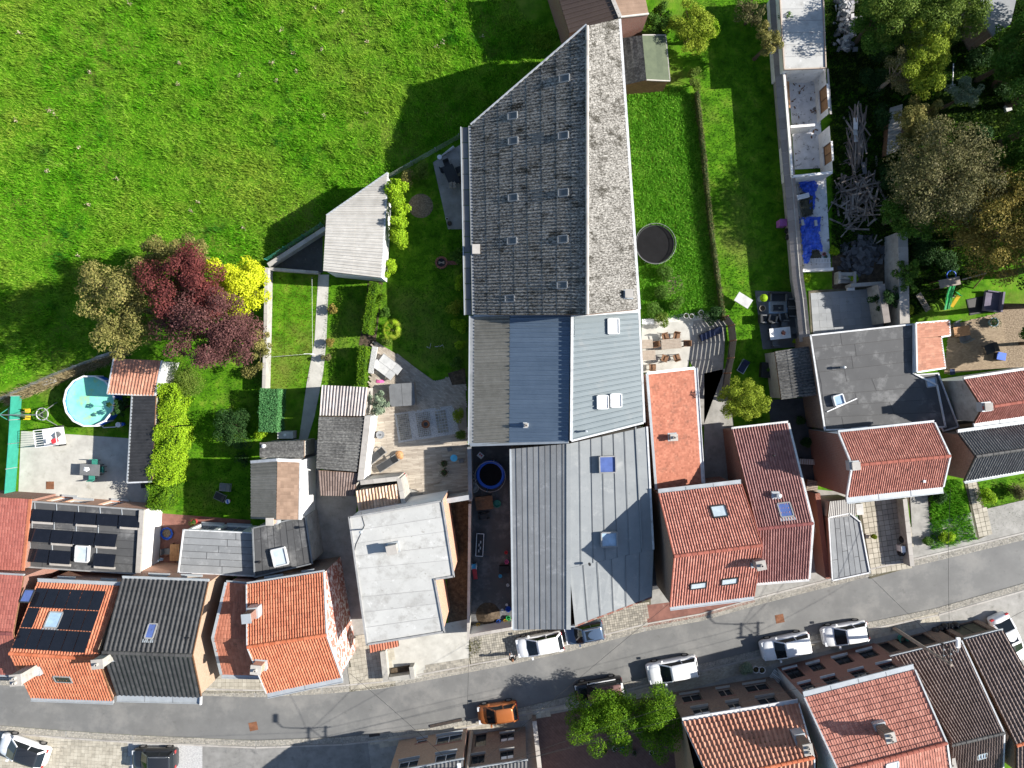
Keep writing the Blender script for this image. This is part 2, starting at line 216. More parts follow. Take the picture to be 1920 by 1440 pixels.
class MB:
    def __init__(s): s.v = []; s.f = []
    def add(s, vs, fs):
        b = len(s.v); s.v += [tuple(v) for v in vs]; s.f += [tuple(i + b for i in f) for f in fs]; return s
    def poly(s, pts): return s.add(pts, [range(len(pts))])
    def prism(s, pts, z0, z1):      # pts: xy(z ignored) outline
        n = len(pts); b = [(p[0], p[1], z0) for p in pts]; t = [(p[0], p[1], z1) for p in pts]
        return s.add(b + t, [tuple(range(n))[::-1], tuple(range(n, 2 * n))] + [(i, (i + 1) % n, n + (i + 1) % n, n + i) for i in range(n)])
    def slab(s, top, th):           # top: 3D outline; extruded straight down
        n = len(top); b = [(p[0], p[1], p[2] - th) for p in top]
        return s.add(b + [tuple(p) for p in top], [tuple(range(n))[::-1], tuple(range(n, 2 * n))] + [(i, (i + 1) % n, n + (i + 1) % n, n + i) for i in range(n)])
    def box(s, c, sx, sy, sz, rz=0, tilt=None):     # c = centre of the base
        M = Matrix.Rotation(rz, 3, 'Z')
        if tilt is not None: M = M @ tilt
        vs = [M @ Vector((x * sx / 2, y * sy / 2, z * sz)) + Vector(c) for z in (0, 1) for x, y in ((-1, -1), (1, -1), (1, 1), (-1, 1))]
        return s.add(vs, [(3, 2, 1, 0), (4, 5, 6, 7), (0, 1, 5, 4), (1, 2, 6, 5), (2, 3, 7, 6), (3, 0, 4, 7)])
    def bar(s, a, b, w, h, up=Vector((0, 0, 1))):
        a = Vector(a); b = Vector(b); d = (b - a).normalized(); x = d.cross(up)
        if x.length < 1e-4: x = Vector((1, 0, 0))
        x.normalize(); u = x.cross(d).normalized(); x = x * w / 2; u = u * h / 2
        vs = [p + sx * x + su * u for p in (a, b) for sx, su in ((-1, -1), (1, -1), (1, 1), (-1, 1))]
        return s.add(vs, [(3, 2, 1, 0), (4, 5, 6, 7), (0, 1, 5, 4), (1, 2, 6, 5), (2, 3, 7, 6), (3, 0, 4, 7)])
    def tube(s, pts, r, n=6, closed=False):
        pts = [Vector(p) for p in pts]; rs = r if isinstance(r, (list, tuple)) else [r] * len(pts); rings = []
        for i, p in enumerate(pts):
            a = pts[i - 1] if (i or closed) else p; b = pts[(i + 1) % len(pts)] if (i < len(pts) - 1 or closed) else p
            d = (b - a).normalized(); x = d.cross(Vector((.13, .21, 1)))
            if x.length < .05: x = d.cross(Vector((1, 0, 0)))
            x.normalize(); y = d.cross(x)
            rings.append([p + (x * math.cos(t) + y * math.sin(t)) * rs[i] for t in np.arange(n) * 2 * math.pi / n])
        vs = [v for q in rings for v in q]; m = len(rings); fs = []
        for i in range(m if closed else m - 1):
            j = (i + 1) % m
            for k in range(n): fs.append((i * n + k, i * n + (k + 1) % n, j * n + (k + 1) % n, j * n + k))
        if not closed: fs += [tuple(range(n))[::-1], tuple(range((m - 1) * n, m * n))]
        return s.add(vs, fs)
    def cyl(s, c, r, h, n=16, r2=None):
        r2 = r if r2 is None else r2; c = Vector(c)
        return s.tube([c, c + Vector((0, 0, h))], [r, r2], n)
    def lathe(s, c, prof, n=20):     # prof: (r, z) list
        c = Vector(c); vs = [(c.x + r * math.cos(t), c.y + r * math.sin(t), c.z + z) for r, z in prof for t in np.arange(n) * 2 * math.pi / n]
        return s.add(vs, [(i * n + k, i * n + (k + 1) % n, (i + 1) * n + (k + 1) % n, (i + 1) * n + k) for i in range(len(prof) - 1) for k in range(n)])
    def build(s, name, m, parent=None, smooth=False, kind=None):
        g = org(parent); me = bpy.data.meshes.new(name)
        me.from_pydata([(x - g.x, y - g.y, z - g.z) for x, y, z in s.v], [], s.f); me.materials.append(MATS[m])
        if smooth: me.polygons.foreach_set('use_smooth', np.ones(len(me.polygons), dtype=bool))
        o = bpy.data.objects.new(name, me); link(o, parent); ORG[o] = g
        if kind: o['kind'] = kind
        return o
def piece(name, me, parent, M):          # one of many alike pieces sharing a mesh; M in world space
    o = bpy.data.objects.new(name, me); link(o, parent); o.matrix_basis = Matrix.Translation(-org(parent)) @ M; return o
def inside(P, poly):
    P = np.asarray(P); x, y = P[:, 0], P[:, 1]; r = np.zeros(len(P), bool); n = len(poly)
    for i in range(n):
        x1, y1 = poly[i][0], poly[i][1]; x2, y2 = poly[(i + 1) % n][0], poly[(i + 1) % n][1]
        c = ((y1 > y) != (y2 > y)) & (x < (x2 - x1) * (y - y1) / ((y2 - y1) if y2 != y1 else 1e-9) + x1); r ^= c
    return r
def sample(poly, n):
    a = np.array([(p[0], p[1]) for p in poly]); lo, hi = a.min(0), a.max(0); out = np.zeros((0, 2))
    area = abs(sum(a[i][0] * a[(i + 1) % len(a)][1] - a[(i + 1) % len(a)][0] * a[i][1] for i in range(len(a)))) / 2
    n = int(n * area)
    while len(out) < n:
        q = rng.uniform(lo, hi, (n * 2 + 50, 2)); out = np.vstack([out, q[inside(q, a)]])
    return out[:n]
def PX(lst, z=0.0): return [W(x, y, z) for x, y in lst]
def sheet(name, lst, z, m, kind='structure', th=0):
    mb = MB(); p = PX(lst, 0); mb.prism(p, z - max(th, .003), z) if th else mb.poly([(q.x, q.y, z) for q in p])
    o = mb.build(name, m)
    if kind: o['kind'] = kind
    return o
# ================================================================ builders
class Slope:                                   # e0,e1 eave ends, r0,r1 ridge ends (world)
    def __init__(s, e0, e1, r0, r1):
        s.e0, s.e1, s.r0, s.r1 = map(Vector, (e0, e1, r0, r1))
        s.n = (s.e1 - s.e0).cross(s.r0 - s.e0)
        if s.n.length < 1e-6: s.n = Vector((0, 0, 1))
        s.n.normalize()
        if s.n.z < 0: s.n = -s.n
        s.c = (s.e0 + s.e1 + s.r0 + s.r1) / 4
        s.x = ((s.e1 - s.e0) + (s.r1 - s.r0)).normalized(); s.y = s.n.cross(s.x).normalized()
        if s.y.dot(s.r0 - s.e0) < 0: s.y = -s.y
    def at(s, u, v): return (s.e0 * (1 - u) + s.e1 * u) * (1 - v) + (s.r0 * (1 - u) + s.r1 * u) * v
    def hit(s, px, py):                        # where the sight line through a picture point meets this plane
        o = Vector((0, 0, H)); d = (W(px, py, 0) - o); t = (s.c - o).dot(s.n) / d.dot(s.n); return o + d * t
    def M(s, p, lift=0):
        R = Matrix((s.x, s.y, s.n)).transposed().to_4x4(); return Matrix.Translation(p + s.n * lift) @ R
def level(lst, z): p = PX(lst, z); return Slope(p[0], p[1], p[3], p[2])
PROF = {'pan': lambda t: .5 + .5 * np.cos(2 * np.pi * (t - .25)), 'flat': lambda t: np.where((t < .08) | (t > .94), .0, .55) + 0 * t, 'roll': lambda t: np.where(t < .34, np.sin(np.pi * t / .34), .08), 'bar': lambda t: np.abs(np.sin(np.pi * t))}
def tile_arrays(sl, cols, rows, amp, lift, prof='pan', k=5, skip=None):
    t = np.linspace(0, 1, k + 1); h = PROF[prof](t) * amp
    e0, e1, r0, r1, nn = [np.array(v) for v in (sl.e0, sl.e1, sl.r0, sl.r1, sl.n)]
    I, J = np.meshgrid(np.arange(cols), np.arange(rows), indexing='ij'); I = I.ravel(); J = J.ravel()
    if skip is not None:
        ok = ~skip((I + .5) / cols, (J + .5) / rows); I, J = I[ok], J[ok]
    n = len(I); jit = rng.normal(0, .012, (n, 1)); jl = rng.normal(0, .006, (n, 1))
    U = (I[:, None] + t[None]) / cols
    def pos(v, hh):
        v = v[..., None]; u = U[..., None]
        return (e0 * (1 - u) + e1 * u) * (1 - v) + (r0 * (1 - u) + r1 * u) * v + nn * hh[..., None]
    v0 = np.clip((J[:, None] + jit) / rows, 0, 1) + 0 * U; v1 = np.minimum((J[:, None] + 1.05) / rows, 1.0) + 0 * U
    a = pos(v0, h[None] + lift + jl + 0 * U); b = pos(v1, h[None] * .9 + 0 * U); c = pos(v0, h[None] * 0 + 0 * U - .01)
    V = np.concatenate([a, b, c], 1); q = np.arange(k); m = k + 1
    fs = np.concatenate([np.stack([q, q + 1, m + q + 1, m + q], 1), np.stack([2 * m + q, 2 * m + q + 1, q + 1, q], 1)])
    Fc = (np.arange(n)[:, None, None] * 3 * m + fs[None]).reshape(-1, 4)
    return V.reshape(-1, 3), Fc
def tiles(parent, sl, cols, rows, m, amp=.05, lift=.035, prof='pan', skip=None):
    V, Fc = tile_arrays(sl, cols, rows, amp, lift, prof, skip=skip)
    return npmesh('roof_tiles', V, Fc, m, parent, smooth=False, kind='stuff')
def tile_pieces(parent, sl, cols, rows, m, amp=.06, lift=.04, prof='pan', limit=300):
    w = ((sl.e1 - sl.e0).length + (sl.r1 - sl.r0).length) / 2 / cols; l = ((sl.r0 - sl.e0).length + (sl.r1 - sl.e1).length) / 2 / rows
    s2 = Slope((0, 0, 0), (w, 0, 0), (0, l * 1.03, 0), (w, l * 1.03, 0)); V, Fc = tile_arrays(s2, 1, 1, amp, lift, prof)
    me = bpy.data.meshes.new('roof_tile'); me.from_pydata(V.tolist(), [], Fc.tolist()); me.materials.append(MATS[m])
    limit = limit // cols * cols; cells = [(i, j) for j in range(rows) for i in range(cols)]
    for i, j in cells[:limit]:
        p = sl.at(i / cols, j / rows); d = (sl.at((i + 1) / cols, j / rows) - p).normalized(); y = sl.n.cross(d)
        if y.dot(sl.y) < 0: y = -y
        R = Matrix((d, y, sl.n)).transposed().to_4x4()
        piece('roof_tile', me, parent, Matrix.Translation(p + sl.n * random.gauss(0, .004) + sl.y * random.gauss(0, .01)) @ R @ Matrix.Rotation(random.gauss(0, .006), 4, 'Z'))
    rest = cells[limit:]
    if rest:
        j0 = limit // cols
        part = Slope(sl.at(0, (j0 + (1 if limit % cols else 0)) / rows), sl.at(1, (j0 + (1 if limit % cols else 0)) / rows), sl.r0, sl.r1)
        V, Fc = tile_arrays(part, cols, rows - j0 - (1 if limit % cols else 0), amp, lift, prof); npmesh('roof_tiles', V, Fc, m, parent, kind='stuff')
def ridge(parent, a, b, m, r=.13, step=.42):
    a, b = Vector(a), Vector(b); n = max(2, round((b - a).length / step)); d = (b - a) / n; l = d.length
    mb = MB(); k = 6
    for x, rr in ((0, r), (l * 1.04, r * .86)): mb.v += [(x, rr * math.cos(t) * 1.1, rr * math.sin(t)) for t in np.linspace(-.15, math.pi + .15, k + 1)]
    mb.f += [(i, i + 1, k + 2 + i, k + 1 + i) for i in range(k)] + [tuple(range(k + 1))]
    me = bpy.data.meshes.new('ridge_tile'); me.from_pydata(mb.v, [], mb.f); me.materials.append(MATS[m])
    x = d.normalized(); y = Vector((0, 0, 1)).cross(x).normalized(); z = x.cross(y); R = Matrix((x, y, z)).transposed().to_4x4()
    for i in range(n): piece('ridge_tile', me, parent, Matrix.Translation(a + d * i + z * random.uniform(-.005, .008)) @ R)
def facade(parent, p0, p1, z0, z1, m, ops, out, depth=.14, frame='white_trim', pane='glass', sill='zinc', blind=None, lintel=None):
    """vertical wall from p0 to p1 with real openings; ops = (u centre fraction, sill height, width, height)"""
    p0 = Vector((p0[0], p0[1], 0)); p1 = Vector((p1[0], p1[1], 0)); Lx = (p1 - p0).length; d = (p1 - p0) / Lx
    n = Vector((d.y, -d.x, 0))
    if n.dot(out) < 0: n = -n
    P = lambda u, z, dep=0: p0 + d * u + Vector((0, 0, z)) - n * dep
    R = [(u * Lx - w / 2, u * Lx + w / 2, zs, zs + h) for u, zs, w, h in ops]
    us = sorted({0, Lx, *[r[0] for r in R], *[r[1] for r in R]}); zs = sorted({z0, z1, *[r[2] for r in R], *[r[3] for r in R]})
    mb = MB()
    for i in range(len(us) - 1):
        for j in range(len(zs) - 1):
            cu, cz = (us[i] + us[i + 1]) / 2, (zs[j] + zs[j + 1]) / 2
            if any(r[0] < cu < r[1] and r[2] < cz < r[3] for r in R): continue
            mb.poly([P(us[i], zs[j]), P(us[i + 1], zs[j]), P(us[i + 1], zs[j + 1]), P(us[i], zs[j + 1])])
    for a, b, c, e in R:
        for q in (((a, c), (b, c)), ((b, c), (b, e)), ((b, e), (a, e)), ((a, e), (a, c))): mb.poly([P(*q[0]), P(*q[1]), P(*q[1], depth + .06), P(*q[0], depth + .06)])
    w = mb.build('wall', m, parent)
    for i, (a, b, c, e) in enumerate(R):
        f = MB(); t = .06
        f.bar(P(a, c + t / 2, depth), P(b, c + t / 2, depth), .05, t, n); f.bar(P(a, e - t / 2, depth), P(b, e - t / 2, depth), .05, t, n)
        for u in ((a + t / 2, b - t / 2) if b - a < 1.0 else (a + t / 2, (a + b) / 2, b - t / 2)): f.bar(P(u, c + t, depth), P(u, e - t, depth), t, .045, n)
        fo = f.build('window', frame, parent)
        MB().poly([P(a, c, depth + .02), P(b, c, depth + .02), P(b, e, depth + .02), P(a, e, depth + .02)]).build('pane', pane, fo)
        if blind and random.random() < blind: MB().poly([P(a, c + (e - c) * .45, depth + .015), P(b, c + (e - c) * .45, depth + .015), P(b, e, depth + .015), P(a, e, depth + .015)]).build('blind', 'blind_white', fo)
        if sill: MB().bar(P(a - .06, c - .04, -.05), P(b + .06, c - .04, -.05), .24, .07).build('window_sill', sill, fo)
        if lintel: MB().bar(P(a - .12, e + .1, -.006), P(b + .12, e + .1, -.006), .02, .2).build('lintel', lintel, fo)
    return w
def roof_window(parent, sl, px, py, w, l, glass='glass_sky', fm='grey_trim', raise_=.09, flash=None):
    p = sl.hit(px, py); M = sl.M(p, .03); f = MB(); t = .09
    q = lambda x, y, z: M @ Vector((x, y, z))
    for a, b in (((-w / 2, -l / 2), (w / 2, -l / 2)), ((-w / 2, l / 2), (w / 2, l / 2))): f.bar(q(*a, raise_ / 2), q(*b, raise_ / 2), t, raise_, sl.n)
    for x in (-w / 2, w / 2): f.bar(q(x, -l / 2 + t / 2, raise_ / 2 - .002), q(x, l / 2 - t / 2, raise_ / 2 - .002), t, raise_, sl.n)
    o = f.build('roof_window', fm, parent)
    MB().poly([q(-w / 2, -l / 2, raise_ * .72), q(w / 2, -l / 2, raise_ * .72), q(w / 2, l / 2, raise_ * .72), q(-w / 2, l / 2, raise_ * .72)]).build('pane', glass, o)
    if flash:
        g = MB()
        for i in range(6): x = -w / 2 - .05 + (w + .1) * i / 5; g.bar(q(x, l / 2 + .05, .05), q(x, l / 2 + .3, .05), (w + .1) / 8, .03, sl.n)
        g.build('flashing', flash, o)
    return o
def chimney(parent, p, w, d, h, m, rz=0, caps=1, capm='coping', flash='zinc', skirt=.5):
    p = Vector(p); mb = MB(); mb.box(p - Vector((0, 0, skirt)), w, d, h + skirt, rz); c = mb.build('chimney', m, parent); MB().box(p + Vector((0, 0, h)), w + .1, d + .1, .08, rz).build('chimney_cap', capm, c)
    f = MB(); f.box(p - Vector((0, 0, skirt)), w + .22, d + .22, skirt + .12, rz); f.build('flashing', flash, c)
    for i in range(caps):
        o = (i - (caps - 1) / 2) * .34; q = p + Matrix.Rotation(rz, 3, 'Z') @ Vector((0, o, h + .08))
        MB().lathe(q, [(.12, 0), (.11, .22), (.07, .22), (.07, .02), (0, .02)], 10).build('chimney_pot', capm, c)
    return c
def out_gutter(parent, a, b, out, w, m='zinc', h=.12, z=-.02):
    a, b = Vector(a), Vector(b); d = (b - a).normalized(); n = Vector((d.y, -d.x, 0)).normalized()
    if n.dot(out) < 0: n = -n
    mb = MB(); Z = Vector((0, 0, z)); o = n * w
    mb.slab([a + Z - n * .02, b + Z - n * .02, b + Z + o, a + Z + o], .03)
    mb.bar(a + Z + o, b + Z + o, .05, h)
    mb.slab([a + Z - Vector((0, 0, .032)) + n * .02, b + Z - Vector((0, 0, .032)) + n * .02, b + Z - Vector((0, 0, .032)) + o * .85, a + Z - Vector((0, 0, .032)) + o * .85], .14)
    g = mb.build('gutter', m, parent)
    nj = int((b - a).length / 2)
    if nj > 1 and w > .3:
        for i in range(1, nj): q = a + (b - a) * i / nj + Z; MB().bar(q + n * .01 + Vector((0, 0, .006)), q + o + Vector((0, 0, .006)), .05, .012).build('gutter_seam', 'lead', g)
    return g
def shrink(pts, d):
    c = sum(pts, Vector((0, 0, 0))) / len(pts); out = []
    n = len(pts)
    ar = sum(pts[i].x * pts[(i + 1) % n].y - pts[(i + 1) % n].x * pts[i].y for i in range(n)); s = 1 if ar > 0 else -1
    for i in range(n):
        a, b, e = pts[i - 1], pts[i], pts[(i + 1) % n]
        d1 = (b - a).to_2d().normalized(); d2 = (e - b).to_2d().normalized(); n1 = Vector((-d1.y, d1.x)) * s; n2 = Vector((-d2.y, d2.x)) * s
        m = (n1 + n2); m = m / max(.3, m.dot(n1) if m.length else 1)
        out.append(Vector((b.x + m.x * d, b.y + m.y * d, b.z)))
    return out
def gable(name, label, N, R, S, z, tm, wm, cols, rows, amp=.05, lift=.035, prof='pan', rm='ridge_orange', gut='NS', gw=(.14, .14), gm='zinc', verge=None, z0=0.0,
          inset=.1, fac=None, indiv=None, cat='house', rstep=.42, skipN=None, skipS=None, fk=None, verges='WE', ver_w=.14):
    zn, zr, zs = z; n0, n1 = PX(N, zn); r0, r1 = PX(R, zr); s0, s1 = PX(S, zs)
    base = (n0 + n1 + s0 + s1) / 4; h = T(name, label, cat, Vector((base.x, base.y, z0)))
    if isinstance(wm, str): wm = dict(N=wm, S=wm, W=wm, E=wm)
    q = shrink([n0, n1, s1, s0], inset); dn = lambda p, zz: Vector((p.x, p.y, zz)); lo = .14
    outN = (n0 + n1 - s0 - s1) / 2; fac = dict(fac or {})
    if 'S' not in fac and cat == 'house' and zs > 4:
        fac['S'] = [(u, zz, .95 if (u == .5 and zz < 1) else 1.1, 2.05 if (u == .5 and zz < 1) else 1.25) for u in ((.2, .5, .8) if (s1 - s0).length > 4.6 else (.5,)) for zz in ((.1 if u == .5 else .9), *((3.2,) if zs > 5 else ()))]
    for side, a, b, zt, o in (('N', q[0], q[1], zn, outN), ('S', q[3], q[2], zs, -outN)):
        facade(h, a, b, z0, zt - lo, wm[side], (fac or {}).get(side, []), o, **(fk or {}))
    for side, a, r, b in (('W', q[0], r0, q[3]), ('E', q[1], r1, q[2])):
        rr = a + (b - a) * ((r - a).dot(b - a) / (b - a).length_squared); rr = Vector((rr.x, rr.y, zr - lo))
        MB().poly([dn(a, z0), dn(b, z0), Vector((b.x, b.y, zs - lo)), rr, Vector((a.x, a.y, zn - lo))]).build('wall', wm[side], h)
    SN = Slope(n0, n1, r0, r1); SS = Slope(s0, s1, r0, r1); dz = Vector((0, 0, .05))
    roof = MB().slab([n0 - dz, n1 - dz, r1 - dz, r0 - dz], .1).slab([s0 - dz, s1 - dz, r1 - dz - Vector((0, 0, .002)), r0 - dz - Vector((0, 0, .002))], .1).build('roof', 'wood_brown', h)
    for k, (sl, rw, sk) in enumerate(((SN, rows[0], skipN), (SS, rows[1], skipS))):
        if indiv and indiv[k]: tile_pieces(roof, sl, cols, rw, indiv[k], amp, lift, prof)
        elif rw: tiles(roof, sl, cols, rw, tm, amp, lift, prof, sk)
    if rm: ridge(roof, r0 + Vector((0, 0, .03)), r1 + Vector((0, 0, .03)), rm, step=rstep)
    if 'N' in gut: out_gutter(h, n0, n1, outN, gw[0], gm)
    if 'S' in gut: out_gutter(h, s0, s1, -outN, gw[1], gm)
    if verge:
        for side, (a, r, b) in (('W', (n0, r0, s0)), ('E', (n1, r1, s1))):
            if side in verges:
                for e in (a, b): MB().bar(e + Vector((0, 0, .02)), r + Vector((0, 0, .02)), ver_w, .16).build('verge_trim', verge, h)
    return h, SN, SS, roof
def flat(name, label, poly, z, m, wm, strips=None, trim='zinc', tw=.16, th=.12, z0=0.0, cat='building', inset=.06, faces=None, lip=.05):
    """flat roofed block; strips = list of (quad px, count, axis) of roofing felt; faces = {edge index: openings}"""
    p = PX(poly, z); c = sum(p, Vector((0, 0, 0))) / len(p); b = T(name, label, cat, Vector((c.x, c.y, z0)))
    q = shrink(p, inset); n = len(q)
    for i in range(n):
        a, e = q[i], q[(i + 1) % n]; d = e - a; o = Vector((d.y, -d.x, 0)); mid = (a + e) / 2
        ar = sum(q[k].x * q[(k + 1) % n].y - q[(k + 1) % n].x * q[k].y for k in range(n))
        if ar < 0: o = -o
        mm = wm if isinstance(wm, str) else wm.get(i, wm['*'])
        facade(b, a, e, z0, z - .1, mm, (faces or {}).get(i, []), o)
    roof = MB().slab(p, .14).build('roof', m, b)
    for quad, cnt, ax in (strips or []):
        s = level(quad, z + .004)
        for i in range(cnt):
            a, e = i / cnt, (i + 1.0) / cnt + .04 / cnt; e = min(e, 1)
            w = [s.at(a, 0), s.at(e, 0), s.at(e, 1), s.at(a, 1)] if ax == 0 else [s.at(0, a), s.at(0, e), s.at(1, e), s.at(1, a)]
            zz = Vector((0, 0, .008 + .006 * (i % 2) + random.uniform(0, .003)))
            MB().slab([v + zz for v in w], .01 + zz.z).build('felt_strip', m, roof)
            if i: MB().bar(w[0] + zz + Vector((0, 0, .004)), w[3] + zz + Vector((0, 0, .004)), .03, .012).build('felt_seam', 'bitumen' if m != 'white_felt' else 'grey_trim', roof)
            if m == 'white_felt': continue
            k_ = random.uniform(.15, .85); u0 = w[0].lerp(w[3], k_) + zz; u1 = w[1].lerp(w[2], k_) + zz; MB().bar(u0 + Vector((0, 0, .004)), u1 + Vector((0, 0, .004)), .03, .01).build('felt_seam', 'bitumen', roof)
    if trim:
        for i in range(n):
            a, e = p[i], p[(i + 1) % n]; d = (e - a).normalized() * tw * .45
            MB().bar(a - d * (i % 2) + Vector((0, 0, lip)), e + d * (i % 2) + Vector((0, 0, lip)), tw, th).build('edge_trim', trim, b)
    return b, level([poly[0], poly[1], poly[2], poly[3]], z), roof
def corrugated(parent, sl, nu, nv, m, pitch=.18, amp=.03, lim=None, ov=.06, name='roof_sheet', lo=0.0):
    """sheets laid course by course, each its own object; corrugations run down the slope; lim(u) cuts v from the eave side"""
    Lu = ((sl.e1 - sl.e0).length + (sl.r1 - sl.r0).length) / 2; per = Lu / nu; ns = max(4, int(per / pitch * 4)); A = np.array
    for j in range(nv):
        for i in range(nu):
            us = np.linspace(i / nu, min(1, (i + 1.05) / nu), ns + 1); V = []; ok = []
            for k, u in enumerate(us):
                v0 = j / nv; v1 = min(1, (j + 1) / nv + ov / nv)
                l0 = lim(u) if lim else 0
                va = max(v0, l0)
                if va >= v1 - 1e-3: ok.append(False); va = v1 - 1e-3
                else: ok.append(True)
                hh = amp * math.cos(2 * math.pi * (u * Lu) / pitch) + lo + amp * .7
                lift = .025
                V += [sl.at(u, va) + sl.n * (hh + lift + (.008 if i % 2 else 0)), sl.at(u, v1) + sl.n * (hh + (.008 if i % 2 else 0)), sl.at(u, va) + sl.n * (hh - .004)]
            if not any(ok): continue
            f = []
            for k in range(ns):
                if ok[k] or ok[k + 1]: f += [(3 * k, 3 * k + 3, 3 * k + 4, 3 * k + 1), (3 * k + 2, 3 * k + 5, 3 * k + 3, 3 * k)]
            mb = MB(); mb.v = [tuple(v) for v in V]; mb.f = f; mb.build(name, m, parent, smooth=False)
def seam_panels(parent, sl, n, m, seam=.06, w=.09, name='roof_panel', minor=True):
    """one object per metal panel: flat pan, a trapezoid standing rib on its first edge and two low stiffeners"""
    Lu = ((sl.e1 - sl.e0).length + (sl.r1 - sl.r0).length) / 2
    for i in range(n):
        a, e = i / n, (i + 1) / n; mb = MB(); z = sl.n * .012
        def rib(c, ww, hh):
            d = ww / 2 / Lu; t = d * .45; q = []
            for v in (0, 1): q += [sl.at(c - d, v) + z, sl.at(c - t, v) + z + sl.n * hh, sl.at(c + t, v) + z + sl.n * hh, sl.at(c + d, v) + z]
            mb.add(q, [(0, 1, 5, 4), (1, 2, 6, 5), (2, 3, 7, 6), (3, 2, 1, 0), (4, 5, 6, 7)])
        mb.slab([sl.at(a, 0) + z, sl.at(e, 0) + z, sl.at(e, 1) + z, sl.at(a, 1) + z], .01); rib(a + .5 * w / Lu, w, seam)
        if minor:
            for k in (.4, .7): rib(a + (e - a) * k, .05, .014)
        mb.build(name, m, parent)
def shed(name, label, quad, zs, wm, cat='shed', z0=0.0, inset=.08, th=.1, roofm='wood_brown'):
    """mono-pitch block: quad px (4 corners), zs heights of the corners"""
    p = [W(x, y, z) for (x, y), z in zip(quad, zs)]; c = sum(p, Vector((0, 0, 0))) / 4; b = T(name, label, cat, Vector((c.x, c.y, z0))); q = shrink(p, inset)
    for i in range(4):
        a, e = q[i], q[(i + 1) % 4]; mm = wm if isinstance(wm, str) else wm.get(i, wm['*'])
        MB().poly([(a.x, a.y, z0), (e.x, e.y, z0), (e.x, e.y, e.z - .08), (a.x, a.y, a.z - .08)]).build('wall', mm, b)
    r = MB().slab([v - Vector((0, 0, .06)) for v in p], th).build('roof', roofm, b)
    return b, r, p
def wall_run(name, label, pts, ztop, w, wm, cap=None, capw=None, z0=0.0, step=1.0, cat='wall'):
    """free-standing wall along px points (given at its top), with separate coping stones"""
    p = PX(pts, ztop); h = T(name, label, cat, Vector((p[0].x, p[0].y, z0))); mb = MB()
    for i, (a, b) in enumerate(zip(p, p[1:])):
        a2 = Vector((a.x, a.y, (z0 + ztop) / 2)); b2 = Vector((b.x, b.y, (z0 + ztop) / 2)); mb.bar(a2, b2, w - .002 * i, ztop - z0)
    mb.build('wall', wm, h)
    if cap:
        for a, b in zip(p, p[1:]):
            n = max(1, round((b - a).length / step))
            for i in range(n):
                u, v = a + (b - a) * (i / n), a + (b - a) * ((i + .985) / n); Z = Vector((0, 0, .03 + random.uniform(0, .006)))
                MB().bar(u + Z, v + Z, capw or w + .08, .06).build('coping_stone', cap, h)
    return h
def fence(name, label, pts, h, m, post='grey_trim', n=None, mesh=False, alpha_m=None, z0=0.0):
    p = PX(pts, 0); f = T(name, label, 'fence', p[0])
    for a, b in zip(p, p[1:]):
        k = max(1, round((b - a).length / 2.0))
        for i in range(k + 1): MB().cyl(a + (b - a) * i / k, .035, h + .05, 6).build('post', post, f)
        if mesh:
            mb = MB()
            for j in range(5): mb.tube([a + Vector((0, 0, h * (j + .6) / 5)), b + Vector((0, 0, h * (j + .6) / 5))], .012, 4)
            mb.build('wire', post, f)
        else: MB().bar(a + Vector((0, 0, h / 2)), b + Vector((0, 0, h / 2)), .03, h - .05).build('panel', m, f)
    return f
# ---------------------------------------------------------------- ground pieces
def pavers(parent, poly, s, m, ang=0.0, z=.03, gap=.015, sy=None, bond=False, th=.03, each=None, name='paving_stones'):
    sy = sy or s; p = [Vector((q.x, q.y, 0)) for q in PX(poly, 0)]; R = Matrix.Rotation(-ang, 2); pp = [R @ q.to_2d() for q in p]
    a = np.array([tuple(q) for q in pp]); lo, hi = a.min(0), a.max(0); xs = np.arange(lo[0], hi[0] + s, s); ys = np.arange(lo[1], hi[1] + sy, sy)
    X, Y = np.meshgrid(xs, ys, indexing='ij')
    if bond: X = X + (np.arange(len(ys)) % 2)[None, :] * s / 2
    cen = np.stack([X.ravel(), Y.ravel()], 1); cen = cen[inside(cen, a)]; n = len(cen)
    if each:
        me = bpy.data.meshes.new('paving_slab'); mb = MB().box((0, 0, -th), s - gap, sy - gap, th); me.from_pydata(mb.v, [], mb.f); me.materials.append(MATS[each])
        for c in cen[:300]:
            w = Matrix.Rotation(ang, 2) @ Vector(c)
            piece('paving_slab', me, parent, Matrix.Translation((w.x, w.y, z + random.gauss(0, .003))) @ Matrix.Rotation(ang + random.gauss(0, .006), 4, 'Z'))
        cen = cen[300:]; n = len(cen)
        if not n: return
    hs, hy = (s - gap) / 2, (sy - gap) / 2; zz = z + rng.normal(0, .004, n)
    cor = np.array([(-hs, -hy), (hs, -hy), (hs, hy), (-hs, hy)]); V = np.zeros((n, 8, 3))
    ca, sa = math.cos(ang), math.sin(ang)
    for k in range(4):
        xy = cen + cor[k] * (1 + rng.normal(0, .02, (n, 1))); w = np.stack([xy[:, 0] * ca - xy[:, 1] * sa, xy[:, 0] * sa + xy[:, 1] * ca], 1)
        V[:, k, :2] = w; V[:, k, 2] = zz - th; V[:, 4 + k, :2] = w; V[:, 4 + k, 2] = zz
    fs = np.array([(4, 5, 6, 7), (0, 1, 5, 4), (1, 2, 6, 5), (2, 3, 7, 6), (3, 0, 4, 7)])
    npmesh(name, V.reshape(-1, 3), (np.arange(n)[:, None, None] * 8 + fs[None]).reshape(-1, 4), m, parent, kind='stuff')
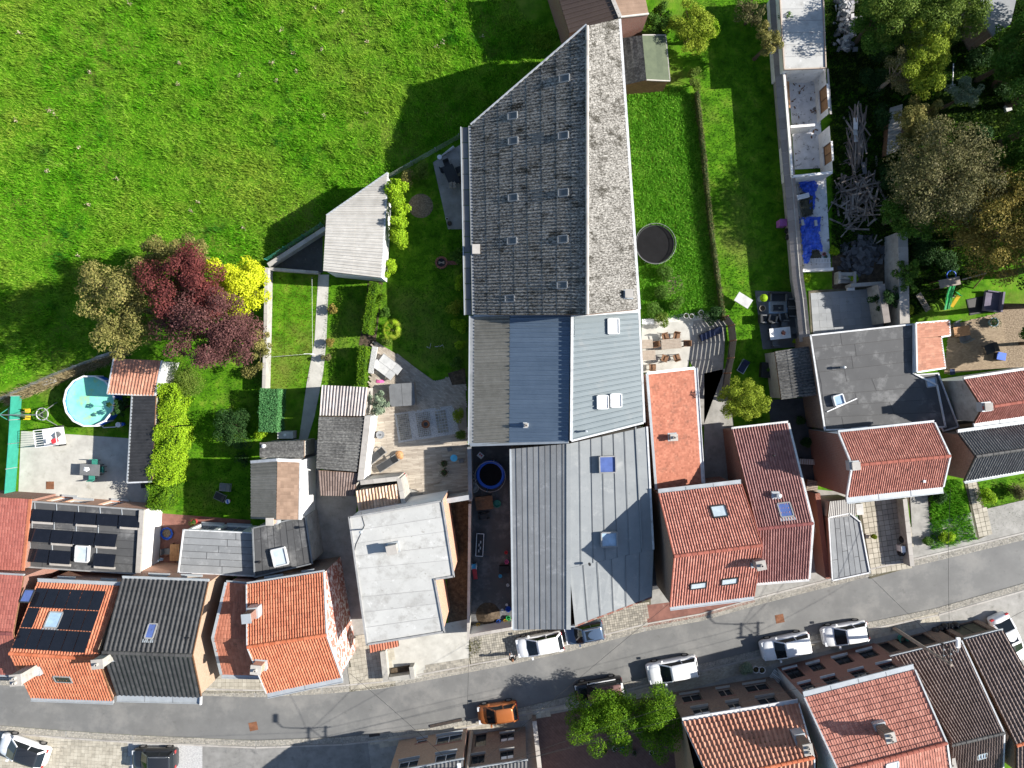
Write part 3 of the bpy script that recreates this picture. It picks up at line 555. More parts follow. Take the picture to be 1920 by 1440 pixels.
def cobble_band(parent, line, side, rows, s, m, z=.02):
    pts = []; dirs = []
    for a, b in zip(line, line[1:]):
        d = (b - a); Ln = d.length; d = d / Ln; n = Vector((-d.y, d.x, 0)) * side
        for i in range(int(Ln / s)):
            for r in range(rows): pts.append(a + d * (i + .5 + .5 * (r % 2)) * s + n * (r + .5) * s * .95); dirs.append(math.atan2(d.y, d.x))
    n = len(pts); P = np.array([tuple(p) for p in pts]); A = np.array(dirs); h = s * .43; V = np.zeros((n, 8, 3)); ca, sa = np.cos(A), np.sin(A)
    for k, (x, y) in enumerate([(-h, -h), (h, -h), (h, h), (-h, h)]):
        for t, sc_ in ((0, 1.0), (1, .82)):
            xx = x * sc_ * (1 + rng.normal(0, .08, n)); yy = y * sc_ * (1 + rng.normal(0, .08, n))
            V[:, k + 4 * t, 0] = P[:, 0] + xx * ca - yy * sa; V[:, k + 4 * t, 1] = P[:, 1] + xx * sa + yy * ca; V[:, k + 4 * t, 2] = (z + rng.normal(0, .006, n)) if t else 0.0
    fs = np.array([(4, 5, 6, 7), (0, 1, 5, 4), (1, 2, 6, 5), (2, 3, 7, 6), (3, 0, 4, 7)])
    return npmesh('cobbles', V.reshape(-1, 3), (np.arange(n)[:, None, None] * 8 + fs[None]).reshape(-1, 4), m, parent, kind='stuff')
def blades(name, P, h, w, m, label=None, cat='grass', lean=.7, nb=3, parent=None, hv=.4):
    n = len(P); P = np.repeat(P, nb, 0); k = len(P); z0 = P[:, 2] if P.shape[1] > 2 else np.zeros(k)
    P = P[:, :2] + rng.normal(0, w * .8, (k, 2)); a = rng.uniform(0, 2 * np.pi, k); hh = h * (1 + rng.normal(0, hv, k)).clip(.3, 2.2); ll = lean * hh * rng.uniform(.2, 1, k); ww = w * rng.uniform(.6, 1.3, k)
    b = a + np.pi / 2 + rng.normal(0, .3, k); V = np.zeros((k, 3, 3))
    V[:, 0, 0] = P[:, 0] - np.cos(b) * ww / 2; V[:, 0, 1] = P[:, 1] - np.sin(b) * ww / 2; V[:, 1, 0] = P[:, 0] + np.cos(b) * ww / 2; V[:, 1, 1] = P[:, 1] + np.sin(b) * ww / 2
    V[:, 2, 0] = P[:, 0] + np.cos(a) * ll; V[:, 2, 1] = P[:, 1] + np.sin(a) * ll; V[:, :2, 2] = z0[:, None] - .01; V[:, 2, 2] = z0 + hh
    o = npmesh(name, V.reshape(-1, 3), np.arange(3 * k).reshape(-1, 3), m, parent, kind='stuff')
    if label: tag(o, label, cat)
    return o
def lawn(name, label, poly, dens, h, w, m, soil='lawn', z=.006, cat='grass', lean=.7):
    P = sample(PX(poly), dens); P = np.hstack([P, np.full((len(P), 1), z)])
    return blades(name, P, h, w, m, label, cat, lean)
# ---------------------------------------------------------------- foliage
def leaf_mesh(name, P, Nn, size, m, parent, kind=None):
    n = len(P); Nn = Nn / np.linalg.norm(Nn, axis=1, keepdims=True).clip(1e-6); t = np.cross(Nn, rng.normal(0, 1, (n, 3))); t /= np.linalg.norm(t, axis=1, keepdims=True).clip(1e-6); b = np.cross(Nn, t)
    s = (size * rng.uniform(.55, 1.35, n))[:, None]; V = np.stack([P - t * s * .5, P + b * s * .32 + Nn * s * .1, P + t * s * .5, P - b * s * .32 + Nn * s * .1], 1)
    return npmesh(name, V.reshape(-1, 3), np.arange(4 * n).reshape(-1, 4), m, parent, kind=kind)
def cloud(blobs, n, up=.35, shell=.72):
    B = np.array(blobs, float); wgt = (B[:, 3] * B[:, 4] + B[:, 3] * B[:, 5]); idx = rng.choice(len(B), n, p=wgt / wgt.sum())
    d = rng.normal(0, 1, (n, 3)); d[:, 2] += up; d /= np.linalg.norm(d, axis=1, keepdims=True); r = shell + (1.08 - shell) * rng.random(n) ** .8
    P = B[idx, :3] + d * B[idx, 3:6] * r[:, None]; return P, d + rng.normal(0, .55, (n, 3)) + np.array([0, 0, .25])
def tree(name, label, px, py, zc, rx, ry, rz, m, n, ls, nb0=26, trunk=None, cat='tree', group=None, br=None, seed=1, bark='bark', zmin=.25, shell=.55, base=None, inner=None):
    nb = nb0 if br else int(nb0 * 1.7); br = br or (.15, .29)
    r2 = np.random.default_rng(seed); c = W(px, py, zc); bs = Vector((c.x, c.y, 0)) if trunk is None else W(trunk[0], trunk[1], 0)
    t = T(name, label, cat, bs, group=group); bl = []
    for i in range(nb):
        d = r2.normal(0, 1, 3); d[2] = d[2] * .8 + .25; d /= np.linalg.norm(d); q = r2.uniform(.42, .95); s = r2.uniform(*br) * (rx + ry) / 2
        z = max(zmin + s * .6, c.z + d[2] * rz * q); bl.append((c.x + d[0] * rx * q, c.y + d[1] * ry * q, z, s, s, s * .8))
    bl.append((c.x, c.y, c.z - rz * .2, rx * .55, ry * .55, rz * .4))
    P, N = cloud(bl, n, shell=shell); P[:, 2] = np.maximum(P[:, 2], .08); leaf_mesh('crown', P, N, ls, m, t)
    mb = MB(); top = Vector((c.x, c.y, c.z)); r0 = max(.05, .035 * (zc + rz)); mid = bs.lerp(top, .55) + Vector((r2.normal(0, .15), r2.normal(0, .15), 0))
    mb.tube([bs, bs.lerp(mid, .5), mid, top], [r0, r0 * .85, r0 * .7, r0 * .35], 8)
    for i in range(0, min(nb, 12)):
        e = Vector(bl[i][:3]); q = mid.lerp(top, r2.uniform(0, .7)); mb.tube([q, q.lerp(e, .5) + Vector((0, 0, -.12)), e], [r0 * .4, r0 * .25, r0 * .08], 5)
    mb.build('trunk', bark, t)
    return t
def shrub(name, label, px, py, r, h, m, n=None, ls=.12, nb=7, cat='shrub', ry=None, group=None, seed=3, z0=0.0):
    r2 = np.random.default_rng(seed + int(px * 7 + py)); c = W(px, py, h * .6 + z0); ry = ry or r; bs = Vector((c.x, c.y, z0)); t = T(name, label, cat, bs, group=group); bl = []
    for i in range(nb):
        a = r2.uniform(0, 6.28); q = r2.uniform(.1, .62); s = r2.uniform(.36, .55) * min(r, ry); bl.append((c.x + math.cos(a) * q * r, c.y + math.sin(a) * q * ry, z0 + max(s * .7, h * r2.uniform(.45, .75)), s, s, min(s, h * .35)))
    n = n or int(900 * r * ry + 250); P, N = cloud(bl, n); P[:, 2] = np.maximum(P[:, 2], z0 + .03); leaf_mesh('foliage', P, N, ls, m, t)
    mb = MB()
    for b in bl[:5]: mb.tube([bs, bs.lerp(Vector(b[:3]), .6) + Vector((0, 0, .05)), Vector(b[:3])], [.03, .02, .01], 4)
    mb.build('stem', 'bark', t); return t
def hedge(name, label, pts, w, h, m, dens=420, ls=.11, cat='hedge', rough_=.12, z0=0.0, box=False):
    p = PX(pts, h * .8); t = T(name, label, cat, Vector((p[0].x, p[0].y, z0))); bl = []
    Pn = []; Nn = []
    for a, b in zip(p, p[1:]):
        d = b - a; Ln = d.length; d = d / Ln; x = Vector((-d.y, d.x, 0)); n = int(dens * Ln * (w + 2 * h))
        u = rng.uniform(-.02, 1.02, n) * Ln; per = w + 2 * h * .9; s = rng.uniform(0, per, n)
        lat = np.where(s < w, s - w / 2, np.where(s < w + h * .9, w / 2, -w / 2)); zz = np.where(s < w, h, np.where(s < w + h * .9, (s - w) / .9, (s - w - h * .9) / .9))
        nl = np.where(s < w, 0, np.sign(lat)); nz = np.where(s < w, 1, .15)
        bump = np.sin(u * 2.3 + lat * 3) * np.cos(u * 1.1 - zz * 2 + 1) * rough_ + rng.normal(0, .03 + rough_ * .3, n) - rng.random(n) * .12
        rr = .12 if not box else .05
        P = np.array(a)[None] * [1, 1, 0] + np.outer(u, np.array(d)) + np.outer(lat + nl * bump, np.array(x)); P[:, 2] = z0 + np.clip(zz + bump * (nl == 0), .05, None)
        N = np.outer(nl, np.array(x)) + np.outer(nz, [0, 0, 1.]) + rng.normal(0, .5, (n, 3)); Pn.append(P); Nn.append(N)
    leaf_mesh('foliage', np.vstack(Pn), np.vstack(Nn), ls, m, t)
    mb = MB()
    for a, b in zip(p, p[1:]): mb.bar(Vector((a.x, a.y, z0 + h * .42)), Vector((b.x, b.y, z0 + h * .42)), w * .62, h * .8)
    mb.build('stem', 'leaf_dark', t); return t
# ---------------------------------------------------------------- furniture and garden things
def table(name, label, px, py, rz, l, w, h, top, leg, slats=0, z0=0.0, cat='table'):
    t = L(name, label, cat, W(px, py, z0 + h) - Vector((0, 0, h)), rz)
    if slats:
        tp = MB().box((0, 0, h - .06), l * .9, w * .9, .02).build('tabletop', leg, t)
        for i in range(slats): MB().box((0, -w / 2 + w * (i + .5) / slats, h - .035), l, w / slats - .015, .03).build('slat', top, tp)
    else: MB().box((0, 0, h - .04), l, w, .04).build('tabletop', top, t)
    for sx in (-1, 1):
        for sy in (-1, 1): MB().box((sx * (l / 2 - .07), sy * (w / 2 - .07), 0), .06, .06, h - .06).build('leg', leg, t)
    return t
def chair(label, px, py, rz, m, leg='iron', group=None, z0=0.0, arms=False, w=.5, back=.85):
    t = L('chair', label, 'chair', W(px, py, z0 + .45) - Vector((0, 0, .45)), rz, group)
    MB().box((0, 0, .42), w, w, .05).build('seat', m, t); MB().box((-w / 2, 0, .45), .05, w, back - .45, 0, Matrix.Rotation(-.22, 3, 'Y')).build('backrest', m, t)
    for sx in (-1, 1):
        for sy in (-1, 1): MB().box((sx * w * .42, sy * w * .42, 0), .04, .04, .42).build('leg', leg, t)
    if arms:
        for sy in (-1, 1): MB().box((0, sy * w * .5, .62), w * .95, .06, .04).box((w * .4, sy * w * .5, 0), .045, .045, .62).build('armrest', leg, t)
    return t
def lounger(label, px, py, rz, m, fm='grey_trim', l=1.95, w=.62, z0=0.0, tilt=.45, group=None, bl=.62):
    t = L('sun_lounger', label, 'sun lounger', W(px, py, z0 + .35) - Vector((0, 0, .35)), rz, group)
    f = MB()
    for s in (-1, 1): f.bar((-l / 2, s * w / 2, .3), (l / 2, s * w / 2, .3), .05, .05)
    f.bar((-l / 2, -w / 2, .3), (-l / 2, w / 2, .3), .045, .045); f.bar((l / 2, -w / 2, .3), (l / 2, w / 2, .3), .045, .045); f.build('frame', fm, t)
    MB().box((-bl / 2 + .02, 0, .33), l - bl, w - .06, .05).build('seat', m, t)
    MB().bar((l / 2 - bl + .04, 0, .355), (l / 2 - bl + .04 + bl * math.cos(tilt), 0, .355 + bl * math.sin(tilt)), w - .06, .05).build('backrest', m, t)
    for sx in (-.42, .42):
        for sy in (-1, 1): MB().box((sx * l, sy * w / 2, 0), .05, .05, .28).build('leg', fm, t)
    return t
def pot(label, px, py, r, h, m, plant=None, z0=0.0, group=None, ls=.1, n=160, pr=1.5, ph=.5):
    c = W(px, py, z0 + h); t = L('flower_pot', label, 'flower pot', Vector((c.x, c.y, z0)), 0, group)
    MB().lathe((0, 0, 0), [(0, 0), (r * .7, 0), (r, h), (r * .86, h), (r * .8, h * .8), (0, h * .8)], 18).build('pot', m, t, smooth=False)
    MB().cyl((0, 0, h * .75), r * .8, .04, 14).build('soil', 'soil', t)
    if plant:
        P, N = cloud([(0, 0, h + ph * .4, r * pr, r * pr, ph * .6)], n, shell=.3); P[:, 2] = np.maximum(P[:, 2], h * .9); leaf_mesh('plant', P, N, ls, plant, t)
    return t
def trampoline(label, px, py, r, zm, pad, net=1.8, legs=6, pw=.28, netm='net_black'):
    c = W(px, py, zm); t = L('trampoline', label, 'trampoline', Vector((c.x, c.y, 0)))
    MB().cyl((0, 0, zm - .02), r - pw * .8, .015, 40).build('jumping_mat', 'tramp_mat', t)
    MB().lathe((0, 0, zm), [(r - pw, .0), (r - pw * .5, .05), (r, .02), (r, -.03), (r - pw, -.02)], 40).build('safety_pad', pad, t)
    ang = [k * 2 * math.pi / legs + .3 for k in range(legs)]
    for a in ang: MB().tube([(r * math.cos(a), r * math.sin(a), 0), (r * 1.02 * math.cos(a), r * 1.02 * math.sin(a), zm), (r * 1.06 * math.cos(a), r * 1.06 * math.sin(a), zm + net)], .025, 6).build('pole', 'steel', t)
    ring = [(r * 1.05 * math.cos(a), r * 1.05 * math.sin(a), zm + net) for a in np.linspace(0, 2 * math.pi, 36, endpoint=False)]
    MB().tube(ring, .018, 5, True).build('top_ring', 'grey_trim', t)
    MB().lathe((0, 0, zm), [(r * .98, .02), (r * 1.04, net)], 36).build('net', netm, t)
    return t
def box_thing(name, label, cat, px, py, rz, sx, sy, sz, m, z0=0.0, lid=None, group=None):
    c = W(px, py, z0 + sz); t = L(name, label, cat, Vector((c.x, c.y, z0)), rz, group)
    b = MB().box((0, 0, 0), sx, sy, sz * .92); b.build('body', m, t); MB().box((0, 0, sz * .92 + .002), sx + .04, sy + .04, sz * .08 + .015).build('lid', lid or m, t); return t
# ---------------------------------------------------------------- vehicles
def loft(stations, half):              # stations: list of (x, [(y,z)...]) right side bottom->top centre, mirrored
    V = []; n = None
    for x, pr in stations:
        ring = [(x, y, z) for y, z in pr] + [(x, -y, z) for y, z in pr[::-1] if y > 1e-5]; n = len(ring); V += ring
    f = []
    for i in range(len(stations) - 1):
        for k in range(n - 1): f.append((i * n + k, i * n + k + 1, (i + 1) * n + k + 1, (i + 1) * n + k))
    f += [tuple(range(n))[::-1], tuple(range((len(stations) - 1) * n, len(stations) * n))]
    return V, f
def car(label, px, py, ang, paint, Ln=4.2, wd=1.78, ht=1.5, style='hatch', roofm=None, z0=0.0, rails=False, sunroof=False, group='cars parked along the street'):
    t = L('car', label, 'car', W(px, py, ht * .6) - Vector((0, 0, ht * .6 - z0)), ang, group); w = wd / 2; roofm = roofm or paint
    if style == 'suv': tops = [(-.5, .62, .8), (-.492, .95, .9), (-.47, 1.06, .95), (-.3, 1.08, 1), (.12, 1.06, 1), (.24, 1.03, 1), (.36, .98, .99), (.45, .9, .94), (.485, .78, .86), (.5, .6, .76)]; base = (-.475, .235); rf = (-.43, .06)
    elif style == 'sedan': tops = [(-.5, .6, .78), (-.49, .82, .86), (-.46, .95, .92), (-.36, 1.0, .98), (-.25, 1.0, 1), (.15, .97, 1), (.24, .93, 1), (.36, .84, .98), (.45, .74, .92), (.488, .64, .82), (.5, .5, .72)]; base = (-.4, .24); rf = (-.22, .05)
    else: tops = [(-.5, .58, .8), (-.49, .85, .88), (-.465, .96, .94), (-.3, 1.0, 1), (.12, .98, 1), (.25, .94, 1), (.36, .86, .98), (.44, .77, .92), (.485, .66, .82), (.5, .5, .7)]; base = (-.475, .25); rf = (-.38, .05)
    st = []
    for x, zt, ws in tops:
        a = w * ws; st.append((x * Ln, [(a * .8, .2), (a * .97, .32), (a, zt * .62), (a * .97, zt * .86), (a * .86, zt * .985), (a * .45, zt * 1.01), (0, zt * 1.02)]))
    V, f = loft(st, 0); mb = MB(); mb.v = V; mb.f = f; mb.build('body', paint, t, smooth=True)
    zb = .97 if style != 'suv' else 1.05; bx0, bx1 = base[0] * Ln, base[1] * Ln; rx0, rx1 = rf[0] * Ln, rf[1] * Ln; wb, wr = w * .89, w * .7; g = .035
    # cabin roof
    rs = []
    for x, s, dz in ((rx0 - .05, .93, -.05), (rx0 + .1, 1, -.01), ((rx0 + rx1) / 2, 1.02, .02), (rx1 - .15, 1, 0), (rx1 + .05, .94, -.045)):
        a = wr * s; z = ht + dz; rs.append((x, [(a * 1.03, z - .09), (a * 1.0, z - .035), (a * .8, z - .004), (a * .4, z + .012), (0, z + .016)]))
    V, f = loft(rs, 0); mb = MB(); mb.v = V; mb.f = f; ro = mb.build('roof', roofm, t, smooth=True)
    # pillars
    for s in (-1, 1):
        MB().bar((bx1, s * wb * .95, zb - .03), (rx1, s * wr * .97, ht - .06), .09, .06).build('front_pillar', paint, t); mb = MB(); mb.bar((bx0, s * wb * .95, zb - .03), (rx0, s * wr * .97, ht - .06), .14, .07)
        mb.build('rear_pillar', paint, t); xm = (rx0 + rx1) / 2; MB().bar((xm + .05, s * wb * .985, zb - .03), (xm, s * wr * 1.0, ht - .06), .07, .05).build('pillar', paint, t)
        MB().poly([(bx0 + .08, s * wb * .975, zb - .03), (bx1 - .1, s * wb * .975, zb - .03), (rx1 - .04, s * wr * 1.0, ht - .07), (rx0 + .06, s * wr * 1.0, ht - .07)]).build('side_window', 'glass', t)
        mi = MB().box((bx1 - .22, s * (w + .09), zb - .06), .14, .2, .14); mi.build('mirror', paint, t)
        MB().box((Ln * .455, s * w * .68, .62 if style != 'suv' else .74), .22, .34, .13).build('headlight', 'lamp_glass', t)
        MB().box((-Ln * .482, s * w * .74, .68), .12, .26, .22).build('tail_light', 'lamp_red', t)
        for xx in (.31, -.3):
            wl = MB().tube([(xx * Ln, s * (w - .2), .31), (xx * Ln, s * (w + .015), .31)], .31, 20).build('wheel', 'tyre', t)
            MB().tube([(xx * Ln, s * (w - .1), .31), (xx * Ln, s * (w + .022), .31)], .19, 14).build('rim', 'rim', wl)
        if rails: MB().tube([(rx0 + .1, s * wr * .9, ht - .01), (rx0 + .25, s * wr * .9, ht + .06), (rx1 - .25, s * wr * .9, ht + .06), (rx1 - .1, s * wr * .9, ht - .01)], .025, 6).build('roof_rail', 'steel', t)
    MB().poly([(bx1 + .02, wb * .93, zb - .02), (bx1 + .1, 0, zb - .01), (bx1 + .02, -wb * .93, zb - .02), (rx1 + .03, -wr * .92, ht - .05), (rx1 + .06, 0, ht - .03), (rx1 + .03, wr * .92, ht - .05)]).build('windscreen', 'glass', t)
    MB().poly([(bx0 - .03, wb * .88, zb), (bx0 - .03, -wb * .88, zb), (rx0 - .03, -wr * .88, ht - .06), (rx0 - .03, wr * .88, ht - .06)]).build('rear_window', 'glass', t)
    MB().box((Ln * .49, 0, .36), .06, w * 1.2, .2).build('grille', 'plastic_black', t)
    if sunroof: MB().box((rx0 * .35 + rx1 * .65, 0, ht + .012), abs(rx1 - rx0) * .38, wr * 1.3, .012).build('sunroof', 'glass', ro)
    return t
# ================================================================ setting: ground, road, pavements
g = MB().poly([(-300, -300, 0), (300, -300, 0), (300, 300, 0), (-300, 300, 0)]).build('ground', 'meadow_soil'); g['kind'] = 'structure'
RN = [(-300, 1262), (0, 1284), (380, 1304), (480, 1307), (605, 1301), (717, 1291), (855, 1265), (960, 1245), (1072, 1220), (1210, 1183), (1315, 1164), (1440, 1129), (1645, 1077), (1762, 1050), (1920, 1012), (2250, 925)]
RS = [(-300, 1335), (0, 1360), (125, 1370), (250, 1378), (480, 1388), (642, 1382), (805, 1365), (870, 1351), (960, 1331), (1077, 1303), (1180, 1278), (1310, 1246), (1435, 1215), (1515, 1193), (1625, 1167), (1755, 1140), (1920, 1093), (2250, 1005)]
rd = MB(); rd.poly([(p.x, p.y, .008) for p in PX(RN) + PX(RS)[::-1]]); rd = rd.build('road', 'asphalt'); rd['kind'] = 'structure'
sN = MB().poly([(p.x, p.y, .05) for p in PX(RN) + [W(x, y - 75) for x, y in RN[::-1]]]).build('pavement_north', 'concrete'); sN['kind'] = 'structure'
sS = MB().poly([(p.x, p.y, .05) for p in PX(RS) + [W(x, y + 190) for x, y in RS[::-1]]]).build('pavement_south', 'concrete'); sS['kind'] = 'structure'
for par, line, sd_ in ((sN, PX(RN), 1), (sS, PX(RS), -1)):
    cobble_band(par, line, sd_, 4, .13, 'cobble', z=.062)
    kb = MB().box((.5, 0, 0), .985, .13, .1); me = bpy.data.meshes.new('kerb_stone'); me.from_pydata(kb.v, [], kb.f); me.materials.append(MATS['coping'])
    for a, b in zip(line, line[1:]):
        d = b - a; n = int(d.length); an = math.atan2(d.y, d.x); off = Vector((-d.y, d.x, 0)).normalized() * sd_ * .6
        for i in range(n):
            q = a + d * i / n + off
            if abs(q.x) < 46: piece('kerb_stone', me, par, Matrix.Translation(q) @ Matrix.Rotation(an, 4, 'Z') @ Matrix.Scale(d.length / n, 4, (1, 0, 0)))
def patch(par, poly, z, m, name='surface'): o = MB().poly([(p.x, p.y, z) for p in PX(poly)]).build(name, m, par); return o
A1 = math.radians(9)
patch(sN, [(655, 1195), (735, 1188), (742, 1285), (655, 1297)], .054, 'joint', 'paving_bed'); pavers(sN, [(655, 1195), (735, 1188), (742, 1283), (655, 1296)], .32, 'paver', A1, z=.075)
patch(sN, [(380, 1258), (480, 1258), (500, 1298), (380, 1300)], .054, 'joint', 'paving_bed'); pavers(sN, [(380, 1258), (480, 1258), (500, 1297), (380, 1299)], .36, 'paver', 0, z=.075)
patch(sN, [(722, 1190), (880, 1160), (880, 1252), (724, 1284)], .056, 'pale_concrete', 'driveway')
pavers(sN, [(800, 1247), (880, 1235), (880, 1256), (790, 1272)], .2, 'cobble', A1, z=.075, name='setts')
patch(sN, [(880, 1170), (1220, 1120), (1220, 1172), (1080, 1207), (880, 1251)], .054, 'joint', 'paving_bed'); pavers(sN, [(882, 1170), (1215, 1130), (1215, 1172), (1080, 1208), (882, 1250)], .2, 'cobble', A1, z=.075, gap=.02, name='setts')
patch(sN, [(1205, 1135), (1410, 1110), (1415, 1128), (1315, 1156), (1205, 1176)], .058, 'red_asphalt', 'driveway')
patch(sN, [(1415, 1070), (1540, 1040), (1560, 1088), (1415, 1126)], .056, 'concrete', 'driveway')
pavers(sS, [(0, 1374), (240, 1392), (245, 1450), (0, 1450)], .3, 'paver', math.radians(-4), z=.075)
patch(sS, [(240, 1393), (380, 1398), (380, 1450), (242, 1450)], .056, 'gravel', 'gravel_bay')
patch(sS, [(380, 1398), (690, 1393), (700, 1470), (380, 1470)], .056, 'worn_concrete', 'driveway')
pavers(sS, [(690, 1388), (880, 1358), (1000, 1330), (1075, 1316), (1075, 1326), (985, 1352), (880, 1380), (690, 1400)], .4, 'paver', A1, z=.075)
patch(sS, [(1000, 1345), (1290, 1290), (1300, 1460), (1020, 1460)], .056, 'brown_paving', 'yard')
pavers(sS, [(1180, 1296), (1440, 1226), (1450, 1245), (1250, 1305), (1180, 1310)], .22, 'paver', math.radians(14), z=.075, sy=.11, bond=True)
pavers(sS, [(1440, 1226), (1620, 1178), (1755, 1148), (1762, 1165), (1620, 1205), (1440, 1250)], .3, 'paver', math.radians(14), z=.075)
patch(sS, [(1758, 1148), (1930, 1100), (1990, 1190), (1860, 1200), (1760, 1190)], .057, 'concrete', 'driveway')
# manholes and gratings
for i, (x, y, lb) in enumerate([(475, 1362, 'rusty square manhole cover in the road beside the lamp shadow'), (1462, 1160, 'reddish manhole cover in the road near the parked white cars')]):
    t = L('manhole_cover', lb, 'manhole', W(x, y, .012), .2); MB().box((0, 0, 0), .72, .72, .006).build('frame', 'rust', t); MB().cyl((0, 0, .006), .29, .008, 20).build('cover', 'rust', t)
for i, (a, b, lb) in enumerate([((806, 1362), (866, 1349), 'long black drain grating at the kerb left of the orange car'), ((692, 1380), (712, 1377), 'short black drain grating at the kerb by the shaded paving')]):
    t = L('drain_grating', lb, 'drain', Vector((0, 0, 0))); p, q = W(*a, .075), W(*b, .075); MB().bar(p, q, .22, .02).build('frame', 'cast_iron', t)
    n = int((q - p).length / .12)
    for k in range(n): c = p.lerp(q, (k + .5) / n); MB().bar(c + Vector((0, -.09, .012)), c + Vector((0, .09, .012)), .05, .012).build('bar', 'cast_iron', t)
# ---- meadow and lawns
MEADOW = [(-60, -60), (930, -60), (990, 40), (1060, 60), (1000, 130), (868, 250), (860, 262), (725, 335), (605, 430), (500, 495), (400, 520), (230, 640), (110, 690), (-60, 745)]
lawn('meadow_grass', 'rough bright green meadow grass filling the upper left', MEADOW, 62, .13, .05, 'meadow', lean=1.1)
q = sample(PX(MEADOW), 1.1); cl = np.repeat(q, 34, 0); cl = cl + rng.normal(0, 1, cl.shape) * np.repeat(rng.uniform(.12, .4, (len(q), 1)), 34, 0); cl = cl[inside(cl, [(p.x, p.y) for p in PX(MEADOW)])]
blades('grass_tussocks', cl, .3, .06, 'meadow', 'taller dark tufts scattered over the green meadow', lean=.9)
def base(name, poly, m, z=.004): return sheet(name, poly, z, m)
L1 = [(500, 515), (600, 512), (580, 725), (500, 728), (497, 600)]
lawn('mown_lawn', 'mown yellow green lawn strip between wall and concrete path', L1, 75, .06, .035, 'lawn_yellow')
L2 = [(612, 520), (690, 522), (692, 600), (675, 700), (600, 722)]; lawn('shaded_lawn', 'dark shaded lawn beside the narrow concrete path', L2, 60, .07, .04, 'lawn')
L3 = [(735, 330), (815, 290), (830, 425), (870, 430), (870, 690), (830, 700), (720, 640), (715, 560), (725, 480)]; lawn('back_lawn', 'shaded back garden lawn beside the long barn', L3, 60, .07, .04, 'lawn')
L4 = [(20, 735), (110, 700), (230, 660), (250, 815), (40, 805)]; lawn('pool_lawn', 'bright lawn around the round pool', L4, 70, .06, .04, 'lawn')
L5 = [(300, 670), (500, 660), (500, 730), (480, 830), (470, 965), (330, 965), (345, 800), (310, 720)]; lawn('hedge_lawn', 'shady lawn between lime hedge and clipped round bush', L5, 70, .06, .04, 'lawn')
L6 = [(1175, 165), (1290, 160), (1310, 250), (1340, 590), (1205, 600), (1195, 420)]
lawn('weedy_grass', 'rough weedy plot with trampoline right of the barn', L6, 110, .16, .08, 'weeds', lean=1.3)
L7 = [(1300, 0), (1440, 0), (1460, 100), (1475, 350), (1490, 560), (1440, 640), (1430, 700), (1360, 690), (1355, 590), (1330, 350), (1310, 150)]; lawn('long_lawn', 'long narrow lawn strip half in shadow', L7, 85, .06, .04, 'lawn_sunlit')
L8 = [(1545, 0), (1960, 0), (1960, 460), (1800, 540), (1700, 600), (1690, 450), (1560, 480), (1560, 320)]; lawn('wild_grass', 'wild grass coloured dark for tree shade at upper right', L8, 70, .22, .09, 'undergrowth', lean=1.1)
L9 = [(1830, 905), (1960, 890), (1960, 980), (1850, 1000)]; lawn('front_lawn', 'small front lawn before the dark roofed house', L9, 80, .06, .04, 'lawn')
L10 = [(1740, 905), (1800, 900), (1830, 1010), (1745, 1030)]; lawn('front_weeds', 'overgrown weed bed before the red roofed house', L10, 120, .25, .08, 'weeds')
lawn('verge_grass', 'small grass tuft patch by the street corner of the courtyard', [(880, 1200), (905, 1198), (898, 1225), (880, 1230)], 120, .15, .06, 'lawn_yellow')
q = sample(PX([(0, 745), (120, 698), (230, 650), (245, 665), (120, 715), (20, 760)]), 160); blades('dry_grass', q, .35, .05, 'dry_grass', 'bleached dry grass along the wire fence', lean=1.2)
q = sample(PX([(520, 470), (720, 345), (728, 338), (600, 440), (510, 500)]), 60); blades('dry_fringe', q, .3, .05, 'dry_grass', 'dry grass fringe along the low yard wall', lean=1.2)
# dead thistle heads in the meadow
TH = [(40, 64), (172, 138), (450, 145), (335, 160), (95, 208), (105, 215), (33, 228), (152, 278), (93, 322), (222, 336), (592, 18), (643, 24), (530, 57), (553, 100), (604, 94), (512, 120), (558, 135), (520, 153), (690, 80), (819, 90), (831, 81), (905, 70), (610, 220), (168, 385), (362, 398), (460, 428), (375, 381), (150, 480), (340, 120), (246, 10), (690, 215), (836, 2)]
for i, (x, y) in enumerate(TH):
    t = T('dead_thistle', 'pale dried thistle standing in the green meadow', 'weed', W(x, y), group='dried thistles scattered over the meadow'); b = W(x, y); n = 15
    P = np.array(b) + np.stack([rng.normal(0, .1, n), rng.normal(0, .1, n), rng.uniform(.15, .45, n)], 1); leaf_mesh('seed_head', P, rng.normal(0, 1, (n, 3)), .12, 'thistle', t, kind='stuff')
    mb = MB(); [mb.tube([b, Vector(p)], .012, 4) for p in P[:9]]; mb.build('stem', 'dry_grass', t, kind='stuff')
# ---- paths and yards
base('garden_path', [(597, 515), (617, 515), (612, 640), (606, 700), (590, 780), (575, 830), (560, 830), (575, 720), (590, 640)], 'pale_concrete', .02)
base('side_alley', [(565, 825), (600, 825), (600, 930), (672, 930), (660, 1010), (690, 1210), (655, 1240), (640, 1090), (575, 1080)], 'concrete', .02)
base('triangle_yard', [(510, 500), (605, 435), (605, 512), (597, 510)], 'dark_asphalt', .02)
pt = base('patio_west', [(40, 808), (245, 822), (285, 905), (275, 945), (35, 925)], 'pale_concrete', .03)
base('red_terrace', [(300, 962), (470, 975), (470, 1000), (345, 1000), (340, 1060), (300, 1070)], 'red_asphalt', .03)
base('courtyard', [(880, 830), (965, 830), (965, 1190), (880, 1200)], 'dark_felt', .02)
base('side_yard', [(835, 945), (880, 935), (880, 1170), (840, 1180)], 'soil', .012)
base('barn_terrace', [(812, 305), (868, 268), (872, 430), (840, 430)], 'concrete', .05)
base('sun_terrace', [(1203, 610), (1300, 600), (1290, 690), (1205, 700)], 'pale_concrete', .03)
